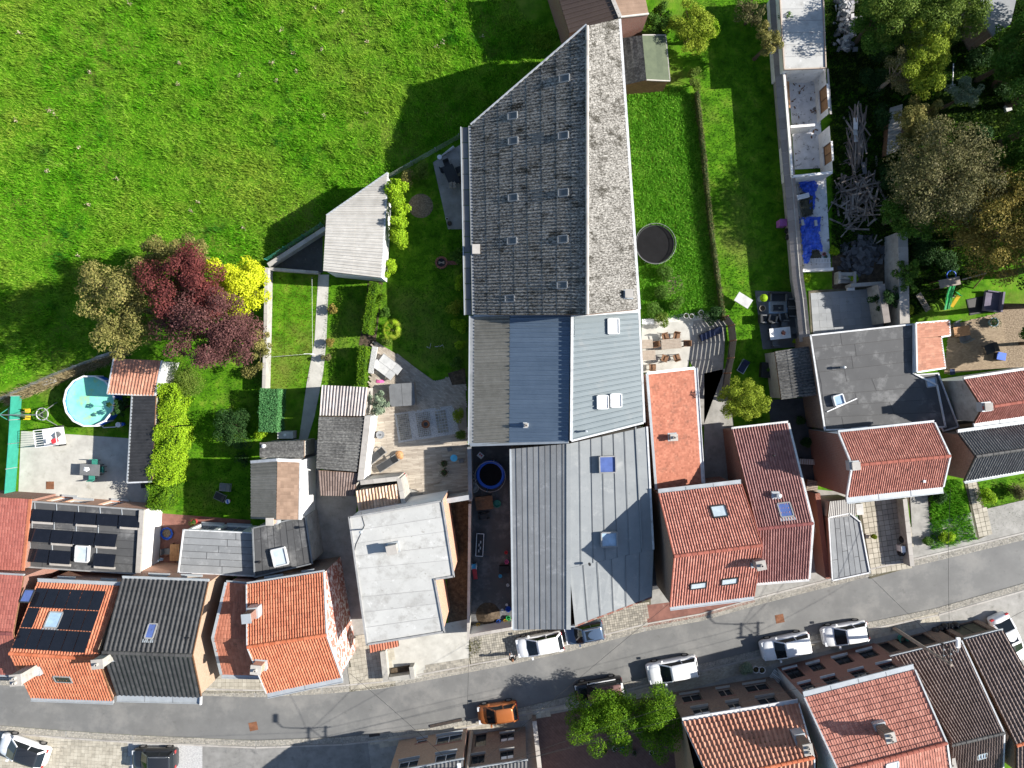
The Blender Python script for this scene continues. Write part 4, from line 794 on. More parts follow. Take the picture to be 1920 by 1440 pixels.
base('white_gravel_bed', [(1205, 598), (1335, 582), (1338, 602), (1210, 612)], 'white_gravel', .012)
base('bark_bed', [(1870, 580), (1960, 570), (1960, 690), (1885, 690)], 'mulch', .01)
base('flower_bed', [(690, 525), (718, 530), (705, 640), (680, 720), (672, 650), (685, 580)], 'soil', .008)
base('side_passage', [(1320, 700), (1365, 690), (1375, 800), (1395, 910), (1320, 910)], 'concrete', .02)
base('back_court', [(1440, 750), (1520, 745), (1530, 940), (1460, 940)], 'dark_asphalt', .02)
base('rubble_ground', [(1560, 470), (1680, 450), (1690, 600), (1650, 600), (1560, 540)], 'soil', .008)
base('black_terrace', [(1415, 545), (1495, 548), (1500, 650), (1430, 655)], 'slate_grey', .03)
patio_e = base('sand_patio', [(1780, 610), (1880, 585), (1890, 690), (1770, 700)], 'mulch', .012); pavers(patio_e, [(1780, 610), (1880, 585), (1890, 690), (1770, 700)], .2, 'sand_paving', .1, z=.04, sy=.1, bond=True, gap=.01)
fy = base('front_yard', [(1605, 935), (1700, 925), (1712, 1062), (1630, 1085)], 'joint', .054); pavers(fy, [(1606, 937), (1700, 927), (1711, 1060), (1632, 1082)], .44, 'paver', math.radians(9), z=.08, each='paver_each', gap=.035)
fp = base('front_path', [(1808, 905), (1832, 903), (1858, 1000), (1832, 1012)], 'joint', .054); pavers(fp, [(1808, 905), (1832, 903), (1858, 1000), (1832, 1012)], .4, 'paver', math.radians(12), z=.08, each='paver_each', gap=.03)
base('driveway_east', [(1706, 930), (1738, 922), (1746, 1035), (1712, 1045)], 'concrete', .056)
base('soil_strip', [(1700, 925), (1745, 910), (1748, 1040), (1720, 1042)], 'soil', .009)
# stepped terrace with grey slabs behind the long wall
tr = base('grey_terrace', [(1515, 545), (1650, 538), (1662, 622), (1520, 636)], 'joint', .09); pavers(tr, [(1512, 545), (1650, 538), (1662, 622), (1518, 636)], .6, 'grey_slab', math.radians(4), z=.12, each='grey_slab', gap=.008)
# terrace striped by the shadow of the slatted fence
sp = base('plank_terrace', [(1282, 602), (1362, 598), (1355, 700), (1318, 800), (1305, 800), (1300, 690), (1285, 660)], 'concrete', .02)
# timber deck by the hot tub
dk = base('timber_deck', [(705, 640), (750, 668), (815, 715), (872, 700), (880, 935), (835, 940), (745, 905), (690, 935), (670, 930), (690, 760)], 'wood_grey', .13)
pavers(dk, [(700, 640), (750, 668), (770, 684), (770, 770), (690, 770)], .5, 'deck', math.radians(-38), z=.16, sy=.14, gap=.012, bond=True, name='deck_boards')
pavers(dk, [(770, 684), (815, 715), (872, 700), (875, 765), (770, 770)], .3, 'deck', math.radians(-38), z=.16, sy=.14, gap=.012, bond=True, name='deck_boards')
pavers(dk, [(690, 771), (738, 770), (745, 830), (880, 800), (880, 935), (835, 940), (745, 905), (690, 935), (672, 930)], 1.0, 'deck', math.radians(7), z=.16, sy=.15, gap=.012, bond=True, name='deck_boards')
gb = MB().poly([(p.x, p.y, .165) for p in PX([(740, 775), (850, 760), (862, 812), (748, 830)])]).build('gravel_bed', 'gravel'); gb['kind'] = 'structure'
pavers(gb, [(742, 778), (768, 774), (772, 822), (750, 828)], .17, 'cobble', A1, z=.2, gap=.03, name='setts'); pavers(gb, [(812, 770), (838, 766), (842, 812), (820, 815)], .24, 'cobble', A1, z=.2, gap=.05, name='setts'); pavers(gb, [(780, 776), (806, 772), (810, 818), (784, 821)], .16, 'cobble', A1, z=.19, gap=.05, name='setts')
sheet('flower_border', [(840, 700), (872, 690), (874, 720), (848, 722)], .17, 'soil')

base('gable_alley', [(1500, 915), (1612, 925), (1604, 972), (1548, 980)], 'concrete', .021)
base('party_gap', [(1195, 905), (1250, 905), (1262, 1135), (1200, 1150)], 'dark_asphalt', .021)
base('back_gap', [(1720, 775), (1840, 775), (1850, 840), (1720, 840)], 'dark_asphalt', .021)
base('deck_corner', [(742, 890), (840, 900), (840, 945), (745, 945)], 'concrete', .021)
# ================================================================ the long barn and the sheds joined to it
ZE, ZR = 4.2, 8.3
e_s, e_n = W(891, 590, ZE), W(884, 236, ZE); r_s, r_n = W(1101, 590, ZR), W(1101, 50, ZR); w_s, w_n = W(1196, 580, 6.0), W(1159, 36, 6.0)
barn = T('barn', 'long barn with mottled corrugated roof and small rooflights', 'barn', Vector((3, 17, 0)))
wq = [Vector((v.x, v.y, 0)) for v in (e_s, w_s, w_n, r_n, e_n)]; wt = [e_s, w_s, w_n, r_n, e_n]
ws_ = shrink(wq, .1)
for i in range(5):
    a, b = ws_[i], ws_[(i + 1) % 5]; za, zb_ = wt[i].z - .2, wt[(i + 1) % 5].z - .2
    pts = [(a.x, a.y, 0), (b.x, b.y, 0), (b.x, b.y, zb_), (a.x, a.y, za)]
    if i == 0: rr = W(1101, 590, ZR); pts = [(a.x, a.y, 0), (b.x, b.y, 0), (b.x, b.y, zb_), (rr.x, a.y, ZR - .25), (a.x, a.y, za)]
    MB().poly(pts).build('wall', 'render_grey' if i != 4 else 'brick_brown', barn)
dz = Vector((0, 0, .1)); dz2 = Vector((0, 0, .3))
broof = MB().slab([e_s - dz2, e_n - dz2, r_n - dz2, r_s - dz2], .12).slab([w_s - dz2, w_n - dz2, r_n - dz2], .12).slab([w_s - dz2, r_n - dz2, r_s - dz2], .12).build('roof', 'wood_brown', barn)
# west slope: parametrised by depth along the barn, diagonal verge at the north end
e_nv = e_s + (e_n - e_s) * ((r_n.y - e_s.y) / (e_n.y - e_s.y)); SW = Slope(e_s, e_nv, r_s, r_n)
uE = (e_n.y - e_s.y) / (r_n.y - e_s.y)
corrugated(broof, SW, 25, 8, 'fibre_cement', pitch=.25, amp=.06, lim=lambda u: 0 if u <= uE else (u - uE) / (1 - uE))
SE = Slope(w_s, w_n, r_s, r_n); corrugated(broof, SE, 25, 4, 'fibre_cement', pitch=.25, amp=.05)
ridge(broof, r_s + Vector((0, 0, .05)), r_n + Vector((0, 0, .05)), 'coping', r=.13, step=1.05)
MB().bar(e_n + Vector((-.05, .1, .03)), r_n + Vector((-.05, .12, .06)), .12, .16).build('verge_trim', 'white_trim', barn)
MB().bar(w_s + Vector((.12, 0, 0)), w_n + Vector((.12, 0, 0)), .2, .12).build('gutter', 'white_trim', barn)
MB().bar(e_s + Vector((-.12, 0, -.06)), e_n + Vector((-.12, 0, -.06)), .26, .14).build('gutter', 'lead', barn)
for k in range(12): q = e_s.lerp(e_n, (k + .5) / 12) + Vector((-.55, 0, -.3)); d = (e_n - e_s) / 12 * .48; MB().bar(q - d, q + d, .5, .05).build('gutter_slab', 'slate_grey', barn)
MB().bar(e_s + Vector((-.86, 0, -.28)), e_n + Vector((-.86, 0, -.28)), .08, .2).build('gutter_edge', 'zinc', barn)
for x, y, lab in ((962, 218, 0), (963, 265, 0), (963, 371, 0), (961, 452, 0), (957, 560, 0), (1059, 148, 0), (1057, 255, 0), (1057, 362, 0), (1056, 449, 0), (1055, 535, 0)):
    roof_window(broof, SW, x, y, .52, .78, 'glass_dim', 'lead', .14)
for x, y in ((1010, 260), (1010, 366), (1005, 537)):      # clear rooflight sheets
    p = SW.hit(x, y); M = SW.M(p, .06); mb = MB(); n = 9
    for k in range(n): mb.bar(M @ Vector((-.42 + .84 * k / (n - 1), -.5, 0)), M @ Vector((-.42 + .84 * k / (n - 1), .5, 0)), .085, .03, SW.n)
    mb.build('clear_sheet', 'glass_dim', broof)
MB().slab([SE.hit(1098, 55) + Vector((-.3, 0, .1)), SE.hit(1103, 55) + Vector((0, 0, .1)), SE.hit(1103, 104) + Vector((0, 0, .1)), SE.hit(1098, 104) + Vector((-.3, 0, .1))], .05).build('ridge_flashing', 'white_trim', broof)
p = SE.hit(1178, 552); chimney(broof, p, .5, .5, .35, 'zinc', caps=0, skirt=.2)
p = W(893, 468, ZE + .1); MB().box(p, .6, .75, .3).build('vent_cowl', 'coping', barn)
# south shed: brown sheets and blue metal on the west side
S0, S1 = W(884, 592, 3.9), W(882, 834, 3.9)
low = T('metal_shed', 'shed with dark blue ribbed metal and brown corrugated roof below the barn', 'shed', Vector((0, -.2, 0)))
c1, c2 = W(956, 590, 4.9), W(955, 830, 4.9); d1, d2 = W(1070, 588, 6.2), W(1066, 828, 6.2)
for a, b in ((S0, S1), (S1, d2)): MB().poly([(a.x + .1, a.y + .05, 0), (b.x + .1, b.y + .05, 0), (b.x + .1, b.y + .05, b.z - .12), (a.x + .1, a.y + .05, a.z - .12)]).build('wall', 'render_grey', low)
lr = MB().slab([S0 - dz, S1 - dz, d2 - dz, d1 - dz], .12).build('roof', 'wood_brown', low)
corrugated(lr, Slope(S1 + Vector((.25, 0, 0)), S0 + Vector((.25, 0, 0)), c2, c1), 11, 1, 'brown_sheet', pitch=.27, amp=.05)
SB = Slope(c2, c1, d2, d1); seam_panels(lr, SB, 27, 'blue_metal', seam=.07, w=.15)
MB().bar(S0 + Vector((.1, 0, -.02)), S1 + Vector((.1, 0, -.02)), .36, .1).build('gutter', 'lead', low); MB().bar(S0 + Vector((-.14, 0, .02)), S1 + Vector((-.14, 0, .02)), .1, .16).build('gutter_edge', 'zinc', low)
MB().bar(S1, d2, .25, .12).build('verge_trim', 'zinc', low); MB().bar(S0 + Vector((.2, 0, .1)), d1 + Vector((0, 0, .1)), .18, .1).build('verge_trim', 'zinc', low)
p = SB.hit(986, 797); chimney(lr, p, .22, .22, .25, 'zinc', caps=1, skirt=.05)
# raised pale metal roof on the east side
hi = T('pale_metal_shed', 'raised shed with pale standing seam metal roof and rooflights', 'shed', Vector((6, -.5, 0)))
a0, a1, b1, b0 = W(1073, 588, 6.42), W(1071, 826, 6.42), W(1206, 792, 5.6), W(1196, 580, 5.6)
for a, b in ((a0, a1), (a1, b1), (b1, b0), (b0, a0)):
    MB().poly([(a.x, a.y, 0), (b.x, b.y, 0), (b.x, b.y, b.z - .1), (a.x, a.y, a.z - .1)]).build('wall', 'render_white', hi)
hr = MB().slab([v - Vector((0, 0, .02)) for v in (a0, a1, b1, b0)], .12).build('roof', 'zinc', hi); SP = Slope(b1, b0, a1, a0); seam_panels(hr, SP, 22, 'pale_metal', seam=.07, w=.13, minor=False)
MB().bar(a0 + Vector((0, 0, .03)), a1 + Vector((0, 0, .03)), .2, .1).build('verge_trim', 'white_trim', hi); MB().bar(a1, b1, .2, .12).build('verge_trim', 'white_trim', hi)
MB().bar(b0 + Vector((0, 0, .06)), a0 + Vector((0, 0, .08)), .5, .12).build('flashing', 'white_trim', hi); MB().bar(b1 + Vector((.1, 0, -.05)), b0 + Vector((.1, 0, -.05)), .16, .1).build('gutter', 'white_trim', hi)
mb = MB(); mb.slab([SP.hit(x, y) + SP.n * .08 for x, y in ((1077, 594), (1136, 592), (1137, 630), (1077, 632))], .05); mb.build('cover_sheet', 'pale_metal', hr)
for x, y in ((1149, 612), (1129, 754), (1154, 751)): roof_window(hr, SP, x, y, 1.15 if y < 700 else 1.0, .85, 'blind_white', 'white_trim', .22)
p = SP.hit(1098, 808); MB().lathe(p, [(.07, 0), (.07, .5), (.1, .5), (.1, .6), (0, .62)], 10).build('vent_pipe', 'zinc', hr)
# grey felt workshop down to the street
ws = T('workshop', 'grey felt roofed workshop with two skylights by the street', 'building', Vector((5, -13, 0)))
A0, A1_, Rn, Rs, B0, B1_ = W(957, 842, 4.4), W(962, 1180, 4.4), W(1066, 832, 5.15), W(1066, 1180, 5.15), W(1213, 800, 5.0), W(1225, 1030, 5.0)
Hn = W(1067, 1065, 5.15); C0, C1 = W(1222, 1120, 4.0), W(1078, 1174, 4.6)
for a, b, m_ in ((A0, A1_, 'render_grey'), (A1_, C1, 'brick_red'), (C1, C0, 'brick_red'), (C0, B0, 'brick_brown'), (B0, Rn, 'render_grey'), (Rn, A0, 'render_grey')):
    c = Vector((5, -13, 0)); f_ = lambda v: v + (Vector((c.x, c.y, v.z)) - v).normalized() * .12
    a, b = f_(a), f_(b); MB().poly([(a.x, a.y, 0), (b.x, b.y, 0), (b.x, b.y, b.z - .15), (a.x, a.y, a.z - .15)]).build('wall', m_, ws)
wr_ = MB().slab([A0 - dz, A1_ - dz, Rs - dz, Rn - dz], .1).slab([Rn - dz, Hn - dz, B1_ - dz, B0 - dz], .1).slab([Hn - dz, C1 - dz, C0 - dz, B1_ - dz], .1).build('roof', 'wood_brown', ws)
def felt(parent, sl, n, m, j=0):
    for i in range(n):
        a, e = i / n, min(1, (i + 1.06) / n); lf = sl.n * (.01 + .008 * (i % 2))
        MB().slab([sl.at(0, a) + lf, sl.at(1, a) + lf, sl.at(1, e) + lf + sl.n * .03, sl.at(0, e) + lf + sl.n * .03], .02).build('felt_strip', m, parent); MB().bar(sl.at(0, a) + lf + sl.n * .04, sl.at(1, a) + lf + sl.n * .04, .022 if m != 'felt' else .04, .012, sl.n).build('felt_seam', 'felt_edge', parent)
felt(wr_, Slope(A0, A1_, Rn, Rs), 10, 'felt'); SWK = Slope(B0, B1_, Rn, Hn); felt(wr_, SWK, 7, 'pale_felt'); felt(wr_, Slope(C0, B1_, C1, Hn), 6, 'pale_felt')
MB().bar(Rn + Vector((0, 0, .04)), Rs + Vector((0, 0, .04)), .34, .05).build('ridge_strip', 'pale_felt', wr_); MB().bar(B0 + Vector((-.9, 0, .1)), B1_ + Vector((-.9, 0, .1)), .1, .05).build('batten', 'pale_felt', wr_)
MB().bar(B0, B1_, .14, .14).build('edge_trim', 'white_trim', ws); MB().bar(A0, A1_, .14, .14).build('edge_trim', 'zinc', ws); MB().bar(A1_, C1, .12, .14).build('edge_trim', 'zinc', ws); MB().bar(C1, C0, .12, .12).build('edge_trim', 'brick_red', ws)
roof_window(wr_, SWK, 1138, 870, 1.25, 1.25, 'glass_blue', 'grey_trim', .42); roof_window(wr_, SWK, 1141, 1010, 1.1, 1.2, 'glass_sky', 'grey_trim', .42)
MB().cyl(Slope(C0, B1_, C1, Hn).hit(1105, 1057), .1, .3, 12).build('vent_pipe', 'plastic_black', wr_)
# low brick lean-to at the street with a flat top
# ================================================================ houses of the street, west part
b, r_, p = shed('rear_extension', 'low rear building with flat dark red tile roof at the left edge', [(-120, 925), (57, 936), (43, 1070), (-140, 1064)], (3.3, 3.3, 4.2, 4.2), 'brick_red', 'building'); tiles(r_, Slope(p[0], p[1], p[3], p[2]), 34, 20, 'tile_wine_bright', amp=.03, prof='flat'); MB().bar(p[1], p[2], .22, .1).build('verge_trim', 'tile_orange', b)
h, SN, SS, rf = gable('house', 'leftmost house with dark red tile roof and blue roof window', [(-140, 1070), (44, 1080)], [(-150, 1182), (24, 1188)], [(-150, 1258), (40, 1266)], (5.6, 8.2, 5.5), 'tile_wine_bright', 'brick_red', 34, (13, 9), amp=.03, prof='flat', rm='ridge_wine')
roof_window(rf, SN, 52, 1118, .75, .95, 'glass_blue', 'black_trim', .08)
h, SN, SS, rf = gable('house', 'orange tiled house covered in black solar panels', [(70, 1092), (226, 1099)], [(18, 1225), (184, 1236)], [(58, 1307), (212, 1313)], (5.5, 8.5, 5.5), 'tile_orange', 'brick_orange', 30, (16, 13), amp=.075, gw=(.3, .3), gm='zinc', verge=None,
    fac={'N': [(.18, 3.9, 1.3, 1.2), (.72, 3.9, 1.2, 1.2), (.97, 3.7, .4, 1.2)]}, fk=dict(frame='white_trim', pane='glass_pale'))
house_solar = h
def solar(parent, sl, quad, nu, nv, skip=(), frame=True, lift=.14):
    P = [sl.hit(x, y) + sl.n * lift for x, y in quad]; s = Slope(P[3], P[2], P[0], P[1])
    for j in range(nv):
        for i in range(nu):
            if (i, j) in skip: continue
            a, b, c, d = i / nu + .006, (i + 1) / nu - .006, j / nv + .01, (j + 1) / nv - .01
            o = MB().slab([s.at(a, c), s.at(b, c), s.at(b, d), s.at(a, d)], .04).build('solar_panel', 'solar', parent)
            m_ = MB()
            for p_, q_ in (((a, c), (b, c)), ((b, d), (a, d))): m_.bar(s.at(*p_) + s.n * .004, s.at(*q_) + s.n * .004, .03, .03, s.n)
            m_.build('panel_frame', 'black_trim', o)
solar(rf, SN, [(71, 1103), (201, 1109), (160, 1226), (23, 1217)], 6, 3, skip={(1, 1), (2, 1)})
roof_window(rf, SN, 102, 1163, 1.0, 1.15, 'glass_sky', 'grey_trim', .12, flash='zinc'); roof_window(rf, SS, 119, 1272, 1.25, .7, 'glass', 'grey_trim', .1)
chimney(h, W(183, 1245, 9.6) - Vector((0, 0, 1.5)), .75, .6, 1.5, 'render_grey', .1, caps=1, skirt=1.2); chimney(h, W(30, 1275, 9.6) - Vector((0, 0, 1.9)), .75, .75, 1.9, 'render_grey', .1, caps=2, skirt=1.4)
h, SN, SS, rf = gable('house', 'house with glossy black pantile roof and tan brick gable', [(229, 1085), (391, 1091)], [(193, 1223), (361, 1229)], [(219, 1302), (377, 1306)], (5.5, 8.7, 5.5), 'tile_black', {'N': 'brick_orange', 'S': 'brick_tan', 'W': 'brick_tan', 'E': 'brick_tan'}, 19, (16, 14), amp=.085, lift=.04,
    rm='ridge_dark', gw=(.2, .55), indiv=('tile_piece_black', 'tile_piece_black'), fac={'N': [(.3, 3.9, 1.6, 1.1), (.7, 3.9, 1.6, 1.1)]}, fk=dict(frame='white_trim', pane='glass_pale'))
roof_window(rf, SN, 284, 1184, .62, 1.05, 'glass_blue', 'grey_trim', .12, flash='zinc')
MB().bar(SS.e1, SS.e1 + Vector((0, -.6, .05)), .1, .25).build('gutter_end', 'white_trim', h); MB().cyl(SN.hit(354, 1195), .07, .25, 8).build('vent_pipe', 'plastic_black', rf)
h, SN, SS, rf = gable('house', 'low dark red tiled house squeezed between two taller ones', [(424, 1092), (468, 1096)], [(399, 1196), (472, 1198)], [(415, 1264), (486, 1266)], (4.6, 6.6, 4.6), 'tile_orange_red', 'brick_red', 12, (15, 11), amp=.03, prof='flat', rm=None, gw=(.14, .3))
MB().bar(SN.e0, SN.r0, .22, .1).build('flashing', 'zinc', h); MB().bar(SS.e0, SS.r0, .22, .1).build('flashing', 'zinc', h)
h, SN, SS, rf = gable('house', 'orange tiled house with flaking white painted brick gable', [(463, 1096), (608, 1073)], [(464, 1213), (613, 1190)], [(500, 1299), (641, 1269)], (5.5, 7.6, 5.5), 'tile_orange', {'N': 'brick_brown', 'S': 'brick_red', 'W': 'brick_red', 'E': 'brick_flaked'}, 30, (13, 16), amp=.075, rm='ridge_orange', gw=(.16, .42), verge='white_trim', verges='WE', ver_w=.1,
    fac={'N': [(.25, 4.0, 1.4, .8), (.72, 4.0, .9, .8)]}, fk=dict(frame='white_trim', pane='glass_pale'))
chimney(h, W(462, 1160, 8.6) - Vector((0, 0, 1.3)), .6, .6, 1.3, 'brick_red', .1, caps=0, capm='zinc', skirt=.8); chimney(h, W(480, 1256, 8.0) - Vector((0, 0, 1.0)), .7, .6, 1.0, 'brick_orange', -.1, caps=1, skirt=1)
# flat roofs behind
b, s, rf = flat('rear_extension', 'flat felt roof extension carrying rows of black solar panels', [(60, 940), (270, 956), (262, 1076), (45, 1062)], 3.2, 'dark_felt', {'*': 'brick_orange', 1: 'render_white'}, strips=[([(62, 943), (258, 957), (252, 1073), (48, 1061)], 8, 1)], trim='grey_trim', tw=.12, faces={0: [(.3, .9, 1.6, 1.2), (.6, .2, 1.4, 2.0), (.12, .2, 1.2, 2.1)]})
MB().bar(W(267, 956, 3.3), W(260, 1075, 3.3), .38, .3).build('parapet', 'coping', b)
def rack(quad, n, skip=()):
    P = [W(x, y, z) for (x, y), z in zip(quad, (3.28, 3.28, 3.62, 3.62))]; s_ = Slope(P[0], P[1], P[3], P[2])
    for i in range(n):
        if i in skip: continue
        a, e = i / n + .006, (i + 1) / n - .006; o = MB().slab([s_.at(a, 0), s_.at(e, 0), s_.at(e, 1), s_.at(a, 1)], .04).build('solar_panel', 'solar', rf)
        q0, q1 = s_.at(a + .02, 1), s_.at(a + .02, 0); mm = MB(); mm.bar(Vector((q0.x, q0.y, 3.24)), Vector((q1.x, q1.y + .5, 3.24)), .05, .04); mm.bar(Vector((q0.x, q0.y, 3.22)), q0, .05, .05); mm.build('mounting_rail', 'zinc', o)
        if (i + n) % 2: MB().bar(s_.at(a, 1) + Vector((0, -.12, -.22)), s_.at(e, 1) + Vector((0, -.12, -.22)), .2, .06).build('ballast', 'coping', o)
rack([(59, 954), (263, 968), (262, 990), (55, 977)], 5); rack([(55, 990), (221, 1002), (216, 1026), (50, 1015)], 4); rack([(51, 1028), (218, 1040), (214, 1064), (47, 1053)], 4, skip=(2,))
roof_window(rf, s, 157, 1037, 1.0, 1.25, 'glass_pale', 'white_trim', .3)
b, s, rf = flat('lean_to', 'grey felt lean-to roof behind the dark tiled house', [(345, 993), (478, 999), (483, 1080), (335, 1073)], 3.0, 'felt', 'render_white', strips=[([(347, 995), (476, 1001), (480, 1078), (338, 1071)], 6, 1)], trim='white_trim', tw=.1, faces={0: [(.2, .3, 1.8, 2.0), (.6, .3, 2.0, 2.0)]})
b, s, rf = flat('dark_annex', 'dark felt annex roof with square skylight', [(474, 990), (573, 968), (586, 1056), (478, 1082)], 3.6, 'dark_felt', 'render_grey', strips=[([(477, 992), (571, 971), (584, 1054), (480, 1079)], 8, 0)], trim='lead', tw=.1)
roof_window(rf, s, 526, 1043, 1.1, 1.35, 'glass_pale', 'white_trim', .3); MB().cyl(s.hit(488, 1053), .09, .3, 10).build('vent_pipe', 'plastic_black', rf)
# brown tiled annex with white wall
e0, e1 = W(471, 866, 4.3), W(471, 972, 4.3); k0, k1 = W(520, 862, 5.2), W(518, 974, 5.2); f0, f1 = W(565, 864, 4.3), W(563, 974, 4.3)
b = T('annex', 'brown roofed annex with bright white east wall', 'building', Vector((-20.5, -8.5, 0)))
for a, e, m_ in ((e0, e1, 'render_grey'), (f0, f1, 'render_white')): MB().poly([(a.x, a.y, 0), (e.x, e.y, 0), (e.x, e.y, e.z - .1), (a.x, a.y, a.z - .1)]).build('wall', m_, b)
for a, k, e in ((e0, k0, f0), (e1, k1, f1)): MB().poly([(a.x, a.y - .05, 0), (e.x, e.y - .05, 0), (e.x, e.y - .05, e.z - .1), (k.x, k.y - .05, k.z - .1), (a.x, a.y - .05, a.z - .1)]).build('wall', 'render_white', b)
rf = MB().slab([e0 - dz, e1 - dz, k1 - dz, k0 - dz], .08).slab([f0 - dz, f1 - dz, k1 - dz - Vector((0, 0, .002)), k0 - dz - Vector((0, 0, .002))], .08).build('roof', 'wood_brown', b)
corrugated(rf, Slope(e1, e0, k1, k0), 4, 1, 'brown_sheet', pitch=.25, amp=.035); tiles(rf, Slope(f1, f0, k1, k0), 17, 7, 'tile_umber', amp=.02, prof='flat', lift=.025)
for a, e in ((f0, f1), (k0, f0), (k0, e0)): MB().bar(a + Vector((0, 0, .04)), e + Vector((0, 0, .04)), .22, .14).build('edge_trim', 'white_trim', b)
chimney(b, W(506, 978, 5.2) - Vector((0, 0, .8)), .5, .5, .8, 'brick_orange', 0, caps=0, skirt=.8)
b, r_, p = shed('lean_to', 'small grey sheet metal lean-to with round vent', [(487, 830), (570, 826), (570, 858), (487, 858)], (3.6, 3.4, 3.4, 3.6), 'render_grey', 'lean-to'); corrugated(r_, Slope(p[1], p[2], p[0], p[3]), 5, 1, 'dark_sheet', pitch=.12, amp=.015)
MB().lathe(Slope(p[1], p[2], p[0], p[3]).hit(496, 836), [(.13, 0), (.13, .2), (.16, .25), (0, .32)], 12).build('vent_cowl', 'plastic_white', r_)
# flat roofed white house
b, s, rf = flat('house', 'house with large pale flat roof and stepped corner', [(655, 970), (829, 939), (851, 1080), (815, 1086), (833, 1184), (688, 1208)], 6.0, 'white_felt', {'*': 'render_white', 1: 'brick_orange', 3: 'brick_orange'},
    strips=[([(657, 972), (828, 942), (850, 1077), (671, 1090)], 5, 1), ([(671, 1091), (814, 1080), (831, 1182), (689, 1205)], 4, 1)], trim='grey_trim', tw=.14, cat='house')
chimney(rf, s.hit(738, 1026), .7, .6, .9, 'concrete', .2, caps=0, skirt=.1); MB().tube([s.hit(682, 992), s.hit(682, 992) + Vector((0, 0, 1.0))], .05, 8).lathe(s.hit(682, 992) + Vector((0, 0, 1)), [(.12, 0), (.12, .15), (0, .2)], 10).build('vent_pipe', 'zinc', rf)
mb = MB(); mb.tube([s.hit(x, y) + Vector((0, 0, .04)) for x, y in ((677, 960), (684, 985), (668, 1020), (662, 1045))], .02, 5); mb.build('cable', 'plastic_black', rf)
pts = [W(694, 1223, 2.6), W(748, 1211, 2.6), W(744, 1186, 3.3), W(690, 1197, 3.3)]; MB().slab([v - dz for v in pts], .06).build('porch_roof', 'wood_brown', b); tiles(b, Slope(pts[0], pts[1], pts[3], pts[2]), 11, 4, 'tile_orange_red', amp=.06)
# raised entrance box beside the driveway
b = T('entrance_block', 'low concrete block with sunken dark entrance', 'wall', W(748, 1245)); zt = .9
MB().prism(PX([(716, 1215), (726, 1213), (732, 1268), (722, 1270)]), 0, zt).prism(PX([(732, 1262), (775, 1256), (776, 1264), (733, 1270)]), 0, zt - .02).prism(PX([(770, 1243), (778, 1242), (781, 1265), (773, 1266)]), 0, zt + .02).build('wall', 'render_grey', b)
MB().prism(PX([(733, 1252), (770, 1246), (772, 1255), (734, 1261)]), .0, .25).build('step', 'soil', b)
# sheds in the alley
b, r_, p = shed('shed', 'shed with weathered pinkish corrugated sheet roof', [(604, 722), (690, 726), (684, 780), (600, 779)], (3.0, 2.8, 2.8, 3.0), 'render_grey'); corrugated(r_, Slope(p[3], p[2], p[0], p[1]), 5, 1, 'pinkish_sheet', pitch=.25, amp=.07)
b, r_, p = shed('shed', 'shed with dark mossy corrugated sheet roof', [(598, 781), (684, 782), (669, 884), (593, 878)], (3.3, 2.9, 2.9, 3.3), 'render_grey'); corrugated(r_, Slope(p[2], p[1], p[3], p[0]), 4, 3, 'dark_sheet', pitch=.27, amp=.07)
b, r_, p = shed('shed', 'shed with dark brown tile roof at the alley end', [(597, 882), (671, 887), (664, 930), (601, 929)], (3.0, 2.8, 2.6, 2.8), 'render_grey'); tiles(r_, Slope(p[3], p[2], p[0], p[1]), 14, 5, 'tile_brown', amp=.06)
wall_run('wall', 'pale coped boundary wall between timber deck and dark shed', [(690, 780), (676, 903)], 3.0, .45, 'render_white', 'coping', .5, step=1.1)
wall_run('wall', 'short coped wall around the spanish tile roof', [(676, 905), (748, 897), (757, 945)], 3.2, .3, 'render_grey', 'coping', .36)
b, r_, p = shed('lean_to', 'lean-to with cream spanish tile roof beside the deck', [(667, 920), (745, 907), (752, 950), (673, 963)], (3.2, 3.2, 2.9, 2.9), 'render_white', 'lean-to'); tiles(r_, Slope(p[3], p[2], p[0], p[1]), 13, 4, 'tile_spanish', amp=.12, lift=.05)
wall_run('wall', 'lead capped wall between deck and black courtyard', [(880, 838), (882, 940)], 2.2, .25, 'render_grey', 'lead', .32, step=2)
wall_run('wall', 'zinc capped wall at the south end of the deck', [(833, 940), (881, 932)], 2.4, .3, 'render_grey', 'zinc', .4, step=2)
wall_run('wall', 'long pale coped wall beside the black courtyard', [(881, 945), (878, 1200)], 2.0, .18, 'render_grey', 'coping', .22)
wall_run('wall', 'white wall closing the courtyard at the street', [(880, 1192), (960, 1178)], 1.9, .2, 'render_white', 'coping', .26)
# courtyard items sit further down
# garage with pale corrugated roof
b, r_, p = shed('garage', 'garage with slanted pale corrugated roof at the meadow edge', [(612, 404), (727, 324), (715, 521), (606, 508)], (3.7, 3.0, 3.0, 3.7), {'*': 'render_white', 0: 'render_grey'}, 'garage')
sl = Slope(p[2], W(722, 404, 3.0), p[3], p[0]); corrugated(r_, sl, 5, 2, 'grey_sheet', pitch=.25, amp=.06)
sl = Slope(W(722, 404, 3.0), p[1], p[0], p[1].lerp(p[0], .02)); corrugated(r_, sl, 3, 1, 'grey_sheet', pitch=.25, amp=.06)
MB().bar(p[2], p[1], .14, .1).build('gutter', 'white_trim', b); MB().bar(p[0], p[1], .12, .1).build('verge_trim', 'zinc', b)
wall_run('wall', 'low concrete wall closing the triangular yard', [(503, 497), (610, 428)], .9, .3, 'render_grey', 'coping', .34)
wall_run('wall', 'low kerb wall between mown lawn and triangular yard', [(505, 504), (597, 511)], .7, .2, 'render_grey', 'coping', .24)
wall_run('wall', 'narrow concrete wall left of the mown lawn', [(500, 502), (498, 610), (495, 728)], 1.2, .22, 'render_grey', 'coping', .28)
